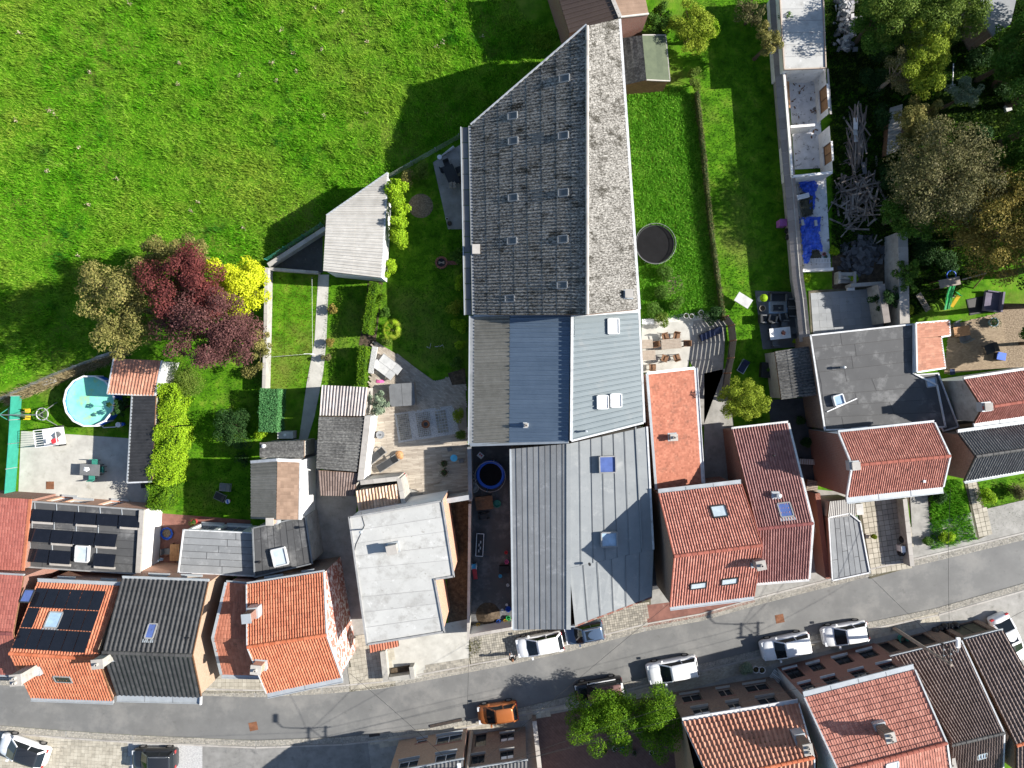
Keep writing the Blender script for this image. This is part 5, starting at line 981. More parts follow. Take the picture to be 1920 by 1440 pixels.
# pool garden roofs
b, r_, p = shed('garden_shed', 'garden shed with orange tile roof by the pool', [(214, 672), (304, 676), (291, 742), (202, 738)], (3.2, 3.2, 2.4, 2.4), 'render_white'); tiles(r_, Slope(p[3], p[2], p[0], p[1]), 15, 8, 'tile_pale', amp=.06)
for a, e in ((p[0], p[3]), (p[1], p[2]), (p[3], p[2])): MB().bar(a, e, .12, .14).build('edge_trim', 'white_trim', b)
b, r_, p = shed('carport', 'carport with long black metal roof beside the lime hedge', [(248, 742), (292, 742), (285, 903), (239, 905)], (2.6, 2.8, 2.8, 2.6), 'render_grey', 'carport'); seam_panels(r_, Slope(p[0], p[3], p[1], p[2]), 26, 'black_metal', seam=.05, w=.12, minor=False)
MB().bar(p[0], p[3], .12, .12).build('gutter', 'zinc', b); MB().bar(p[3], p[2], .12, .12).build('edge_trim', 'white_trim', b)
# ================================================================ houses of the street, east part
b, r_, p = shed('outbuilding', 'long low outbuilding with small orange plain tiles', [(1213, 700), (1301, 690), (1315, 906), (1230, 918)], (3.8, 2.9, 2.9, 3.8), 'brick_red', 'outbuilding'); sl = Slope(p[1], p[2], p[0], p[3]); tiles(r_, sl, 62, 26, 'tile_orange_red', amp=.008, lift=.02, prof='flat')
for a, e in ((p[0], p[1]), (p[0], p[3])): MB().bar(a + Vector((0, 0, .03)), e + Vector((0, 0, .03)), .2, .14).build('edge_trim', 'zinc', b)
out_gutter(b, p[1], p[2], Vector((1, 0, 0)), .28, 'white_trim')
chimney(r_, sl.hit(1260, 819), .5, .45, .7, 'brick_brown', .05, caps=1, skirt=.3)
h, SN, SS, rf = gable('house', 'orange tiled house with three roof windows facing the red forecourt', [(1235, 926), (1390, 908)], [(1264, 1043), (1429, 1022)], [(1256, 1137), (1413, 1117)], (5.5, 8.8, 5.5), 'tile_red', {'N': 'brick_red', 'S': 'brick_red', 'W': 'brick_brown', 'E': 'brick_red'}, 32, (17, 14), amp=.075, rm='ridge_red', gw=(.35, .3), verge='ridge_red', ver_w=.08)
roof_window(rf, SN, 1348, 960, 1.1, .95, 'glass_pale', 'black_trim', .14); roof_window(rf, SS, 1309, 1096, 1.2, .65, 'glass_pale', 'black_trim', .12); roof_window(rf, SS, 1367, 1088, 1.2, .65, 'glass_pale', 'black_trim', .12)
chimney(h, W(1427, 1060, 8.9) - Vector((0, 0, 1.2)), .6, .6, 1.2, 'concrete', .2, caps=1, skirt=.9)
h, SN, SS, rf = gable('house', 'tall house with wine red pantiles and one roof window', [(1372, 806), (1478, 794)], [(1419, 992), (1524, 981)], [(1418, 1092), (1517, 1084)], (2.8, 7.2, 5.0), 'tile_wine', 'brick_red', 21, (24, 14), amp=.12, lift=.04, rm='ridge_wine', gw=(.2, .2), gm='white_trim', verge='white_trim', verges='E', ver_w=.16)
roof_window(rf, SN, 1472, 957, .95, 1.1, 'glass_blue', 'grey_trim', .14, flash='zinc'); p = SN.hit(1452, 928); MB().box(p - Vector((0, 0, .2)), .6, .6, .45).lathe(p + Vector((.15, 0, .25)), [(.15, 0), (.15, .25), (.2, .25), (.2, .35), (0, .4)], 12).build('vent_cowl', 'zinc', rf)
MB().cyl(SN.hit(1448, 853), .06, .5, 8).build('vent_pipe', 'plastic_black', rf)
h, SN, SS, rf = gable('house', 'red tiled house with wide zinc gutter above paved yard', [(1572, 812), (1752, 793)], [(1597, 873), (1781, 855)], [(1587, 932), (1768, 912)], (5.8, 7.7, 5.8), 'tile_red', {'N': 'render_white', 'S': 'brick_red', 'W': 'brick_red', 'E': 'brick_red'}, 44, (13, 12), amp=.065, lift=.03, rm='ridge_red', gw=(.2, .5), verge='white_trim', ver_w=.12, fac={'N': [(.35, 3.8, 1.2, .9)], 'S': [(.3, 1, 1.6, 1.3), (.7, 1, 1.6, 1.3)]})
chimney(h, SN.r0 + Vector((.2, 0, -.1)), .5, .5, .35, 'concrete', .1, caps=0, skirt=.5); MB().box(SS.hit(1731, 902) - Vector((0, 0, .1)), .2, .2, .3).build('vent_cowl', 'zinc', rf)
h, SN, SS, rf = gable('house', 'house with charcoal pantile roof and brown brick gable', [(1797, 813), (1990, 787)], [(1829, 856), (2030, 826)], [(1808, 901), (2005, 866)], (5.5, 7.2, 5.5), 'tile_charcoal', {'N': 'brick_brown', 'S': 'brick_brown', 'W': 'brick_brown', 'E': 'brick_brown'}, 40, (9, 10), amp=.08, rm='ridge_dark', gw=(.3, .22), verge='black_trim', ver_w=.08, fac={'S': [(.3, 1, 1.6, 1.3), (.7, 1, 1.6, 1.3)]})
h, SN, SS, rf = gable('house', 'red tiled house with mottled grey gable wall at right edge', [(1808, 712), (2000, 683)], [(1842, 765), (2040, 735)], [(1826, 793), (2020, 765)], (5.2, 6.7, 5.4), 'tile_red', {'N': 'render_white', 'S': 'render_grey', 'W': 'render_grey', 'E': 'render_grey'}, 44, (12, 7), amp=.065, lift=.03, rm='ridge_red', gw=(.2, .5))
chimney(h, SN.r0 + Vector((.3, .1, -.1)), .5, .5, .35, 'concrete', .1, caps=0, skirt=.5)
# flat felt extension with skylight
b, s, rf = flat('rear_extension', 'large dark felt flat roof with one small skylight', [(1519, 629), (1712, 608), (1712, 700), (1756, 722), (1772, 800), (1546, 806)], 3.5, 'dark_felt', {'*': 'render_grey', 5: 'brick_brown'}, strips=[([(1521, 631), (1710, 611), (1711, 700), (1540, 720)], 4, 1), ([(1540, 720), (1712, 702), (1768, 797), (1549, 803)], 4, 1)], trim='white_trim', tw=.12)
roof_window(rf, s, 1570, 750, .78, .8, 'glass_sky', 'white_trim', .35); MB().lathe(s.hit(1577, 689), [(.09, 0), (.09, .5), (.14, .5), (.1, .65), (0, .68)], 10).build('vent_pipe', 'zinc', rf); MB().bar(s.hit(1550, 772) + Vector((0, 0, .06)), s.hit(1606, 747) + Vector((0, 0, .06)), .08, .07).build('pipe', 'plastic_white', rf)
b, s, rf = flat('rear_extension', 'narrow dark flat roof strip beside the mottled grey gable', [(1713, 703), (1758, 700), (1796, 800), (1768, 808)], 3.3, 'dark_felt', 'render_grey', strips=None, trim='white_trim', tw=.1); roof_window(rf, s, 1743, 717, .8, .7, 'glass_sky', 'grey_trim', .25)
b = T('lean_to', 'small lean-to with salmon tile roof and stepped edge', 'lean-to', W(1745, 650)); zz = (3.9, 3.3); q = [W(1717, 606, 3.9), W(1779, 601, 3.3), W(1781, 629, 3.3), W(1764, 632, 3.45), W(1772, 690, 3.4), W(1719, 698, 3.9)]
for a, e in zip(q, q[1:] + q[:1]): MB().poly([(a.x, a.y, 0), (e.x, e.y, 0), (e.x, e.y, e.z - .1), (a.x, a.y, a.z - .1)]).build('wall', 'render_white', b); MB().bar(a, e, .12, .12).build('edge_trim', 'white_trim', b)
rf = MB().slab([v - dz for v in q], .06).build('roof', 'wood_brown', b); tiles(rf, Slope(q[1], q[2], q[0], W(1717, 634, 3.9)), 6, 8, 'tile_pale', amp=.05); tiles(rf, Slope(q[3], q[4], W(1717, 634, 3.9), q[5]), 13, 6, 'tile_pale', amp=.05)
b, r_, p = shed('shed', 'small shed with speckled grey corrugated roof', [(1453, 659), (1516, 649), (1531, 741), (1465, 749)], (2.6, 2.9, 2.9, 2.6), 'render_grey'); corrugated(r_, Slope(p[0], p[3], p[1], p[2]), 5, 3, 'dark_sheet', pitch=.24, amp=.06)
# small front garage, flat felt
b, s, rf = flat('garage', 'low flat felt garage by the paved front yard', [(1553, 970), (1592, 962), (1612, 978), (1630, 1073), (1560, 1088)], 2.6, 'felt', 'brick_red', strips=[([(1556, 972), (1608, 968), (1626, 1072), (1563, 1085)], 6, 0)], trim='white_trim', tw=.1, cat='garage')
b, r_, p = shed('canopy', 'translucent ribbed plastic canopy in front of the felt garage', [(1556, 940), (1602, 935), (1604, 966), (1552, 972)], (2.8, 2.8, 2.6, 2.6), 'render_grey', 'canopy'); corrugated(r_, Slope(p[3], p[2], p[0], p[1]), 4, 1, 'grey_sheet', pitch=.15, amp=.02)
wall_run('wall', 'red brick garden wall beside the wine red house', [(1533, 925), (1553, 1085)], 2.0, .4, 'brick_red', None)
wall_run('wall', 'low weathered wall between paved yard and driveway', [(1696, 935), (1710, 1062)], 1.1, .3, 'render_grey', 'coping', .36)
# green shed and big brown barn at the top
h, SN, SS, rf = gable('garden_shed', 'garden shed with pale green and dark mossy shingle roof', [(1157, 73), (1170, 160)], [(1204, 66), (1212, 150)], [(1248, 66), (1256, 152)], (2.3, 3.3, 2.3), 'tile_charcoal', 'wood_brown', 11, (8, 8), amp=.01, prof='flat', rm=None, gut='', cat='shed')
for o in list(rf.children): bpy.data.objects.remove(o)
corrugated(rf, SN, 6, 4, 'dark_sheet', pitch=.3, amp=.004); corrugated(rf, SS, 6, 4, 'moss_sheet', pitch=.3, amp=.004)
MB().bar(SS.e0, SS.e1, .08, .1).build('edge_trim', 'coping', h); MB().bar(SS.e1, SS.r1, .08, .1).build('edge_trim', 'coping', h); MB().bar(SS.e0, SS.r0, .08, .1).build('edge_trim', 'coping', h)
bb = T('metal_barn', 'barn with brown ribbed metal roof at the top edge', 'barn', W(1100, -20)); q = [W(1030, -60, 4.2), W(1068, 62, 4.2), W(1163, 32, 5.6), W(1118, -75, 5.6), W(1195, -75, 4.8), W(1216, 26, 4.8)]
for a, e in ((q[0], q[1]), (q[1], q[2]), (q[2], q[5]), (q[5], q[4])): MB().poly([(a.x, a.y, 0), (e.x, e.y, 0), (e.x, e.y, e.z - .1), (a.x, a.y, a.z - .1)]).build('wall', 'brick_red', bb)
rf = MB().slab([v - dz for v in (q[0], q[1], q[2], q[3])], .1).slab([v - dz for v in (q[3], q[2], q[5], q[4])], .1).build('roof', 'wood_brown', bb); seam_panels(rf, Slope(q[0], q[1], q[3], q[2]), 14, 'brown_metal', seam=.05); seam_panels(rf, Slope(q[4], q[5], q[3], q[2]), 14, 'tile_umber', seam=.02); MB().bar(q[2], q[3], .3, .08).build('ridge_strip', 'coping', rf)
MB().bar(q[2], q[5], .12, .12).build('edge_trim', 'coping', bb)
b, s, rf = flat('dark_outbuilding', 'dark mottled roof corner at upper right edge', [(1860, -40), (1912, -30), (1895, 45), (1862, 68), (1830, 20)], 3.0, 'felt', 'brick_brown', trim=None)
# ================================================================ south side of the street
h, SN, SS, rf = gable('house', 'house with pale orange pantiles and brown brick street front', [(1280, 1354), (1497, 1319)], [(1330, 1462), (1526, 1420)], [(1300, 1570), (1530, 1530)], (5.4, 8.3, 5.4), 'tile_pale', {'N': 'brick_brown', 'S': 'brick_red', 'W': 'brick_brown', 'E': 'brick_red'}, 24, (10, 10), amp=.13, lift=.05, rm='ridge_orange', gw=(.32, .2), gm='white_trim', verge='white_trim', ver_w=.1, indiv=('tile_piece_pale', None),
    fac={'N': [(.2, 3.3, 1.35, 1.35), (.5, 3.3, 1.0, 1.35), (.8, 3.3, 1.5, 1.35), (.18, .8, 1.6, 1.35), (.5, .8, 1.1, 1.35), (.8, .8, 1.9, 1.35)]}, fk=dict(frame='wood_grey', pane='glass', sill='coping', blind=.4, lintel='brick_red'))
chimney(h, W(1515, 1405, 8.9) - Vector((0, 0, 1.4)), .6, .75, 1.4, 'brick_brown', .2, caps=2, skirt=.8)
h, SN, SS, rf = gable('house', 'tall house with orange flat tiles and pale rendered side wall', [(1508, 1308), (1715, 1256)], [(1572, 1446), (1775, 1393)], [(1580, 1560), (1790, 1505)], (6.0, 9.0, 6.0), 'tile_red', {'N': 'brick_red', 'S': 'brick_red', 'W': 'render_white', 'E': 'brick_red'}, 42, (13, 12), amp=.03, lift=.05, prof='roll', rm='ridge_red', gw=(.45, .2), verge='white_trim', ver_w=.12,
    fac={'N': [(.1, 3.7, 1.0, 1.3), (.33, 3.7, 1.1, 1.3), (.6, 3.7, 1.2, 1.3), (.87, 3.7, 1.2, 1.3), (.1, .8, 1.2, 1.8), (.33, .9, 1.1, 1.4), (.6, .9, 1.3, 1.4), (.85, .9, 1.3, 1.4)]}, fk=dict(frame='black_trim', pane='glass', sill='white_trim', blind=.4))
p = SN.hit(1650, 1365); chimney(rf, p, .65, .65, 1.4, 'brick_brown', .25, caps=2, skirt=.4); roof_window(rf, SS, 1672, 1434, .9, .7, 'glass_pale', 'white_trim', .1)
h, SN, SS, rf = gable('house', 'brown pantile house with long street-facing slope at lower right', [(1670, 1233), (1802, 1201)], [(1780, 1398), (1882, 1374)], [(1775, 1470), (1880, 1440)], (3.1, 6.8, 4.6), 'tile_brown', 'brick_brown', 21, (26, 8), amp=.12, lift=.04, rm='ridge_dark', gw=(.14, .1), verge='white_trim', verges='E', ver_w=.12, fac={'N': [(.14, .1, .9, 2.0), (.55, .1, 2.4, 2.1)]}, fk=dict(frame='black_trim', pane='plastic_black', sill=None))
roof_window(rf, SS, 1840, 1416, .7, .6, 'glass_sky', 'zinc', .1); chimney(h, W(1782, 1432, 7.4) - Vector((0, 0, 1.2)), .7, .7, 1.2, 'brick_brown', .2, caps=1, skirt=.8)
h, SN, SS, rf = gable('house', 'brown pantile house at the lower right corner beside white car', [(1808, 1200), (1881, 1182)], [(1905, 1398), (1990, 1375)], [(1905, 1450), (1990, 1430)], (3.1, 6.6, 5.6), 'tile_brown', 'brick_brown', 12, (28, 6), amp=.12, lift=.04, rm='ridge_orange', gut='N', gw=(.14, .1), fac={'N': [(.5, .1, 2.2, 2.1)]}, fk=dict(frame='black_trim', pane='tarp_olive', sill=None))
# two facades cut by the bottom edge
h, SN, SS, rf = gable('house', 'cream and brick street front with white upper windows at the bottom edge', [(725, 1452), (870, 1425)], [(720, 1560), (868, 1540)], [(725, 1640), (872, 1620)], (5.4, 8.0, 5.4), 'tile_charcoal', {'N': 'brick_tan', 'S': 'brick_red', 'W': 'brick_tan', 'E': 'brick_red'}, 20, (8, 8), rm='ridge_dark', fac={'N': [(.24, 3.6, 1.6, 1.3), (.75, 3.6, 1.7, 1.3), (.35, .5, .9, .6), (.75, .6, 2.2, 1.4)]}, fk=dict(frame='white_trim', pane='glass', lintel='brick_red'))
h, SN, SS, rf = gable('house', 'dark brick street front with four windows at the bottom edge', [(868, 1446), (990, 1427)], [(860, 1560), (990, 1540)], [(868, 1640), (995, 1620)], (5.8, 8.2, 5.8), 'tile_charcoal', 'brick_brown', 18, (8, 8), rm='ridge_dark', fac={'N': [(.2, 3.5, 1.1, 1.3), (.68, 3.5, 1.1, 1.3), (.22, .1, .95, 2.1), (.68, .7, 1.2, 1.3)]}, fk=dict(frame='black_trim', pane='glass', sill='coping', blind=.5))
wall_run('wall', 'low brick wall with pillar beside the brown paved yard', [(1002, 1352), (1014, 1460)], 1.2, .3, 'brick_brown', 'coping', .36)
# ================================================================ trees, shrubs, hedges
tree('tree', 'olive brown tree left of the dark red tree', 228, 572, 6.6, 3.0, 3.9, 3.0, 'leaf_olive', 15000, .17, 30, seed=11)
tree('tree', 'olive tree crown peeping out above the dark red tree', 338, 480, 4.6, 3.2, 1.7, 2.4, 'leaf_olive', 8000, .17, 18, seed=12)
tree('tree', 'bright red purple crown in the tree group', 345, 548, 7.2, 3.3, 3.2, 2.8, 'leaf_red', 20000, .15, 26, seed=13)
tree('tree', 'large wine dark tree in front of the orange tiled shed', 392, 612, 6.6, 4.1, 3.4, 2.9, 'leaf_wine', 25000, .15, 32, seed=14)
tree('tree', 'vivid yellow tree beside the mown lawn', 444, 540, 4.4, 2.6, 2.7, 2.1, 'leaf_yellow', 17000, .16, 30, seed=15)
tree('tree', 'small olive tree leaning over the concrete wall', 485, 648, 2.6, .95, 1.8, 1.3, 'leaf_olive', 3500, .14, 12, seed=16)
shrub('shrub', 'yellow lime shoot in a gap of the red tree', 281, 590, .6, 3.2, 'leaf_lime', 900, .14)
shrub('shrub', 'grey green round bush beside the orange tiled shed', 350, 707, 1.75, 1.9, 'leaf_mid', 5200, .1, 10)
tree('conifer', 'small dark ragged conifer hanging over the pool edge', 222, 762, 1.6, .8, .85, 1.3, 'leaf_dark', 1800, .13, 9, seed=17)
hedge('hedge', 'upper lime green conifer hedge section beside the black carport', [(318, 720), (317, 796)], 1.35, 2.6, 'leaf_lime', 420, .13, rough_=.3)
shrub('dead_conifer', 'rust brown dead gap in the lime conifer hedge', 318, 798, .9, 2.9, 'leaf_rust', 1300, .13, ry=.45)
hedge('hedge', 'big lime yellow conifer hedge beside the shady lawn', [(319, 800), (309, 870), (301, 905)], 1.75, 2.9, 'leaf_lime', 430, .13, rough_=.28)
hedge('hedge', 'lower green end of the conifer hedge by the red terrace', [(301, 908), (296, 955)], 1.4, 2.3, 'leaf_conifer', 420, .12, rough_=.3)
tree('round_bush', 'clipped dark green round bush on the shady lawn', 440, 803, 1.2, 1.65, 1.85, 1.15, 'leaf_dark', 11000, .1, 40, br=(.2, .3), seed=18, shell=.85, cat='shrub')
hedge('hedge', 'clipped pale green box hedge beside the clipped bush', [(508, 730), (505, 808)], 1.55, 1.9, 'leaf_hedge', 700, .09, rough_=.07, box=True)
shrub('shrub', 'lime shrub at the foot of the box hedge', 485, 812, .8, .9, 'leaf_lime', 800); shrub('shrub', 'olive bush between dark lawn and yellow grass', 470, 700, .9, 1.0, 'leaf_olive', 900)
shrub('shrub', 'low dark shrub by the grey lean-to wall', 455, 860, .7, .6, 'leaf_dark', 600)
tree('bamboo', 'tall lime bamboo beside the pale corrugated garage', 744, 380, 2.6, .95, 2.6, 1.7, 'leaf_lime', 7500, .17, 18, seed=19)
shrub('bamboo', 'lower lime bamboo below the garage corner', 745, 445, 1.0, 2.4, 'leaf_lime', 2200, .16, ry=1.1); shrub('bamboo', 'small lime clump south of the garage', 730, 503, .65, 1.6, 'leaf_lime', 1300, .15, ry=1.0)
hedge('hedge', 'narrow trimmed hedge along the flower bed', [(702, 530), (696, 570), (687, 625)], .65, 1.9, 'leaf_conifer', 420, .1, rough_=.12); hedge('hedge', 'narrow trimmed hedge beside the timber deck', [(682, 650), (677, 722)], .7, 1.7, 'leaf_conifer', 420, .1, rough_=.12)
for i, (x, y, r, m_, lb) in enumerate([(715, 560, .6, 'leaf_conifer', 'green shrub in the flower bed north of the palm'), (722, 585, .5, 'leaf_green', 'low shrub beside the stepping stone'), (725, 640, .5, 'leaf_mid', 'shrub below the fan palm'), (790, 320, .9, 'leaf_mid', 'shrub at the meadow fence behind the garage'), (765, 335, .8, 'leaf_olive', 'olive grassy shrub at the meadow fence'), (622, 580, .5, 'leaf_tan', 'dry tan shrub beside the concrete path'), (617, 640, .5, 'leaf_tan', 'second dry tan shrub down the concrete path'), (612, 672, .45, 'leaf_brown', 'small dry brown shrub at the path end'),
        (866, 530, .7, 'leaf_lime', 'bright lime shrub against the barn wall'), (852, 575, .8, 'leaf_yellowgreen', 'yellow green shrub against the barn wall'), (862, 610, .8, 'leaf_lime', 'lime shrub at the south end of the barn wall'), (864, 645, .6, 'leaf_lime', 'small lime shrub above the flower border'), (862, 480, .9, 'leaf_green', 'shaded green shrub by the fire pit'), (858, 680, .7, 'leaf_green', 'large leaved plant at the flower border'),
        (862, 780, .65, 'leaf_yellowgreen', 'yellow green shrub beside the gravel bed'), (866, 815, .6, 'leaf_mid', 'green shrub at the deck edge below the metal shed')]):
    shrub('shrub', lb, x, y, r, 1.3 if r > .55 else .9, m_, int(1500 * r))
def palm(label, px, py, r, z0=.2, n=26):
    c = W(px, py, .8); t = L('fan_palm', label, 'palm', Vector((c.x, c.y, 0))); MB().tube([(0, 0, 0), (0, 0, .7)], .1, 8).build('trunk', 'bark', t)
    for k in range(n):
        a = k * 2.4; ln = r * random.uniform(.75, 1.05); up = random.uniform(.1, .7); mb = MB(); tip = Vector((math.cos(a) * ln, math.sin(a) * ln, .7 + up * .6)); mid = Vector((math.cos(a) * ln * .55, math.sin(a) * ln * .55, .75 + up * .55))
        mb.tube([(0, 0, .65), mid], .015, 4)
        for j in range(7):
            b = a + (j - 3) * .28; mb.poly([mid, mid + Vector((math.cos(b + .12) * ln * .25, math.sin(b + .12) * ln * .25, .0)), mid + Vector((math.cos(b) * ln * .48, math.sin(b) * ln * .48, -.12)), mid + Vector((math.cos(b - .12) * ln * .25, math.sin(b - .12) * ln * .25, .0))])
        mb.build('frond', 'leaf_yellowgreen' if k % 3 else 'leaf_lime', t)
palm('fan palm with spiky yellow green fronds in the flower bed', 733, 618, .95)
tree('olive_tree', 'small silvery olive tree on the timber deck', 710, 757, 1.9, .95, 1.15, .9, 'leaf_silver', 2600, .13, 12, seed=21)
# right side
tree('tree', 'fresh green young tree beside the wine red house', 1391, 750, 3.2, 2.1, 1.9, 1.9, 'leaf_yellowgreen', 12000, .12, 26, seed=22)
tree('tree', 'olive tree overhanging the top of the long wall', 1443, 72, 3.6, 1.1, 1.4, 1.5, 'leaf_olive', 3600, .14, 14, seed=23)
shrub('shrub', 'fresh green branch over the flat ruin roof', 1474, 32, .7, 4.2, 'leaf_green', 900, .14)
tree('tree', 'bare brown shrub mass at the top of the long lawn', 1412, 22, 2.0, 1.6, 1.6, 1.3, 'leaf_brown', 2600, .12, 14, seed=24)
tree('tree', 'yellowing bushy tree beside the green shed', 1300, 50, 2.8, 2.0, 2.4, 1.7, 'leaf_yellowgreen', 8000, .14, 22, seed=25)
tree('tree', 'green bush cluster between green shed and metal barn', 1238, 40, 2.0, 1.5, 1.5, 1.3, 'leaf_green', 5000, .14, 16, seed=26)
shrub('shrub', 'bright green leafy bush at the top of the long lawn', 1335, 55, 1.2, 1.4, 'leaf_lime', 2200)
shrub('shrub', 'climber on the reed screen below the yellowing tree', 1300, 150, .7, 1.7, 'leaf_mid', 1500, ry=1.5)
hedge('screen', 'brown reed screen between weedy plot and long lawn', [(1308, 170), (1322, 300), (1334, 420), (1350, 540), (1358, 600)], .3, .85, 'leaf_brown', 260, .09, rough_=.05, cat='hedge')
for i, (x, y, zc, rx, ry, rz, m_, n, lb) in enumerate([(1735, 108, 5.0, 2.1, 3.0, 2.4, 'leaf_yellowgreen', 13000, 'yellow green tree lit up behind the rubble heap'), (1694, 130, 4.0, 1.5, 2.4, 1.9, 'leaf_brown', 3200, 'bare twiggy brown tree left of the yellow green one'),
        (1725, 228, 3.6, 1.9, 2.2, 1.7, 'leaf_olive', 8000, 'olive yellow tree above the white sheet roof'), (1808, 176, 3.0, 1.5, 1.3, 1.2, 'leaf_silver', 3200, 'silver grey olive tree on the shady lawn'), (1700, 30, 5.0, 3.8, 2.8, 2.3, 'leaf_mid', 17000, 'green tree at the top edge behind the rubble heap'), (1795, 25, 5.2, 2.8, 2.2, 2.2, 'leaf_mid', 11000, 'light green tree at the top edge near the dark roof'),
        (1645, 40, 3.6, 1.8, 3.2, 2.2, 'leaf_green', 9000, 'dark evergreen beside the rubble heap'), (1900, 105, 4.5, 2.0, 3.0, 2.4, 'leaf_green', 10000, 'green leafy tree at the upper right edge'), (1772, 330, 6.0, 4.2, 4.4, 3.4, 'leaf_brown', 26000, 'huge brown leaved tree above the playground'), (1700, 400, 3.6, 2.0, 2.8, 2.2, 'leaf_green', 10000, 'dark green tree between plank heap and brown tree'),
        (1872, 430, 5.8, 3.8, 4.6, 3.2, 'leaf_tan', 24000, 'big yellow brown tree at the right edge'), (1905, 290, 3.4, 1.6, 1.6, 1.6, 'leaf_green', 4500, 'shaded green bush at the right edge'), (1660, 560, 1.6, 1.4, 1.2, 1.2, 'leaf_dark', 3500, 'dark bush beside the grey terrace'), (1700, 520, 2.4, .9, 1.6, 1.2, 'leaf_green', 3000, 'green shrub draped over the coped wall')]):
    tree('tree', lb, x, y, zc, rx, ry, rz, m_, n, .16 if n > 4000 else .13, max(12, n // 500), seed=40 + i, bark='bark_pale' if 'twiggy' in lb else 'bark')
for i, (x, y, zc, r, lb) in enumerate([(1985, 20, 6, 3.4, 'tall green tree past the top right corner'), (1990, 140, 6, 3.6, 'tall green tree past the right edge below the corner'), (1985, 215, 6.5, 3.6, 'tall green tree past the right edge beside the shady lawn'), (1985, 320, 6, 3.2, 'tall green tree past the right edge behind the brown tree'), (1995, 80, 7.5, 3.8, 'very tall green tree past the right edge near the top'), (1990, 270, 7.0, 3.6, 'very tall green tree past the right edge behind the silver olive'), (1985, 400, 7.0, 3.4, 'very tall green tree past the right edge beside the yellow brown one'), (1990, 490, 6.5, 3.2, 'very tall green tree past the right edge above the bark bed'), (1975, 560, 5.5, 2.8, 'leafy tree past the right edge beside the bark bed'), (1965, 640, 3.0, 2.0, 'leafy tree past the right edge above the mottled gable')]): tree('tree', lb, x, y, zc, r, r, r * .9, 'leaf_green', 7000, .2, 18, seed=70 + i)
for i, (x, y, r, m_, lb) in enumerate([(1600, 520, .5, 'leaf_lime', 'lime weed clump left of the slate heap'), (1565, 470, .5, 'leaf_lime', 'lime weeds beside the ladder'), (1700, 580, .7, 'leaf_yellowgreen', 'leafy bush beside the grey plank ladder'), (1512, 520, .4, 'leaf_lime', 'small lime weed below the white beam'), (1335, 590, .9, 'leaf_dark', 'dark spiky bush at the screen end'), (1240, 600, .8, 'leaf_mid', 'bush in the white gravel bed'), (1758, 930, .9, 'leaf_dark', 'dark bush in the overgrown front bed'), (1775, 1005, .7, 'leaf_lime', 'lime bush at the pavement in the front bed'), (1850, 930, .8, 'leaf_lime', 'lime shrub on the front lawn'), (1910, 920, .9, 'leaf_brown', 'dry brown bush on the front lawn'), (1740, 1015, .5, 'leaf_green', 'weed clump on the driveway edge'), (1397, 1257, .75, 'leaf_silver', 'grey green potted bush on the south pavement'), (1640, 1005, .3, 'leaf_yellowgreen', 'small weed growing in the paved yard'), (1500, 790, .5, 'leaf_dark', 'potted greenery along the dark back court'), (1512, 830, .5, 'leaf_dark', 'second dark plant along the back court'), (1440, 690, .4, 'leaf_green', 'low plants beside the slate terrace'), (1246, 545, .9, 'leaf_green', 'leafy weed clump near bare earth'), (1268, 570, .7, 'leaf_green', 'leafy weed clump by the white gravel'), (1250, 510, .8, 'leaf_green', 'big leafy weed clump below the trampoline'), (1225, 580, .8, 'leaf_green', 'leafy weed clump beside the pale metal shed')]):
    shrub('shrub', lb, x, y, r, .8 if r < .6 else 1.1, m_, int(1500 * r + 200))
for i, (x, y, r, lb) in enumerate([(1640, 150, 1.5, 'undergrowth added for shade right of the rubble heap'), (1655, 215, 1.2, 'undergrowth added for shade left of the white sheet roof'), (1640, 95, 1.2, 'undergrowth added for shade beside the rubble heap end'), (1835, 110, 1.2, 'undergrowth added for shade near the white swing pole'), (1890, 160, 1.4, 'undergrowth added for shade above the small white crate'), (1660, 330, 1.3, 'undergrowth added for shade between plank heap and brown tree'), (1730, 470, 1.6, 'undergrowth added for shade below the brown tree'), (1850, 250, 1.0, 'undergrowth added for shade on the upper right lawn'), (1780, 490, 1.4, 'undergrowth added for shade above the climbing frame')]): shrub('shrub', lb, x, y, r, 1.2, 'leaf_dark', int(1400 * r), .15)  # dark-leaved shrubs added to deepen the shade beneath the trees
sheet('bare_earth', [(1238, 520), (1275, 515), (1285, 545), (1250, 555)], .012, 'mulch')
tree('conifer', 'large bushy green conifer beside the brown paved yard', 1150, 1350, 3.3, 4.1, 2.3, 2.0, 'leaf_conifer', 30000, .12, 60, br=(.14, .26), seed=30, shell=.6)
tree('conifer', 'conifer limb reaching down beside the pale orange house', 1238, 1352, 3.6, 1.8, 3.0, 2.2, 'leaf_conifer', 15000, .12, 40, br=(.2, .32), seed=31, shell=.6)
# ================================================================ vehicles
R_ = math.radians
car('white hatchback with dark roof glass at the lower left corner', 40, 1409, R_(161), 'car_white', 4.2, 1.8, 1.45, 'hatch', roofm='car_dark')
car('black car parked on the gravel bay at the bottom edge', 287, 1425, R_(180), 'car_dark', 3.7, 1.72, 1.5, 'suv', rails=True)
car('small orange car parked before the dark brick front', 933, 1339, R_(188), 'car_orange', 3.4, 1.6, 1.48, 'hatch')
c = car('black and white off-roader with brown soft roof and spare wheel on top', 1124, 1298, R_(190), 'car_black', 4.1, 1.76, 1.75, 'suv', roofm='car_brown')
MB().lathe((-1.05, 0, 1.77), [(.3, 0), (.3, .14), (.2, .16), (.17, .1), (0, .1)], 18).build('spare_wheel', 'tyre', c); MB().lathe((-1.05, 0, 1.9), [(0, .02), (.17, .01), (.19, -.02)], 10).build('spare_rim', 'rim', c); MB().box((-1.75, 0, 1.5), .5, 1.3, .06).build('rear_panel', 'car_white', c)
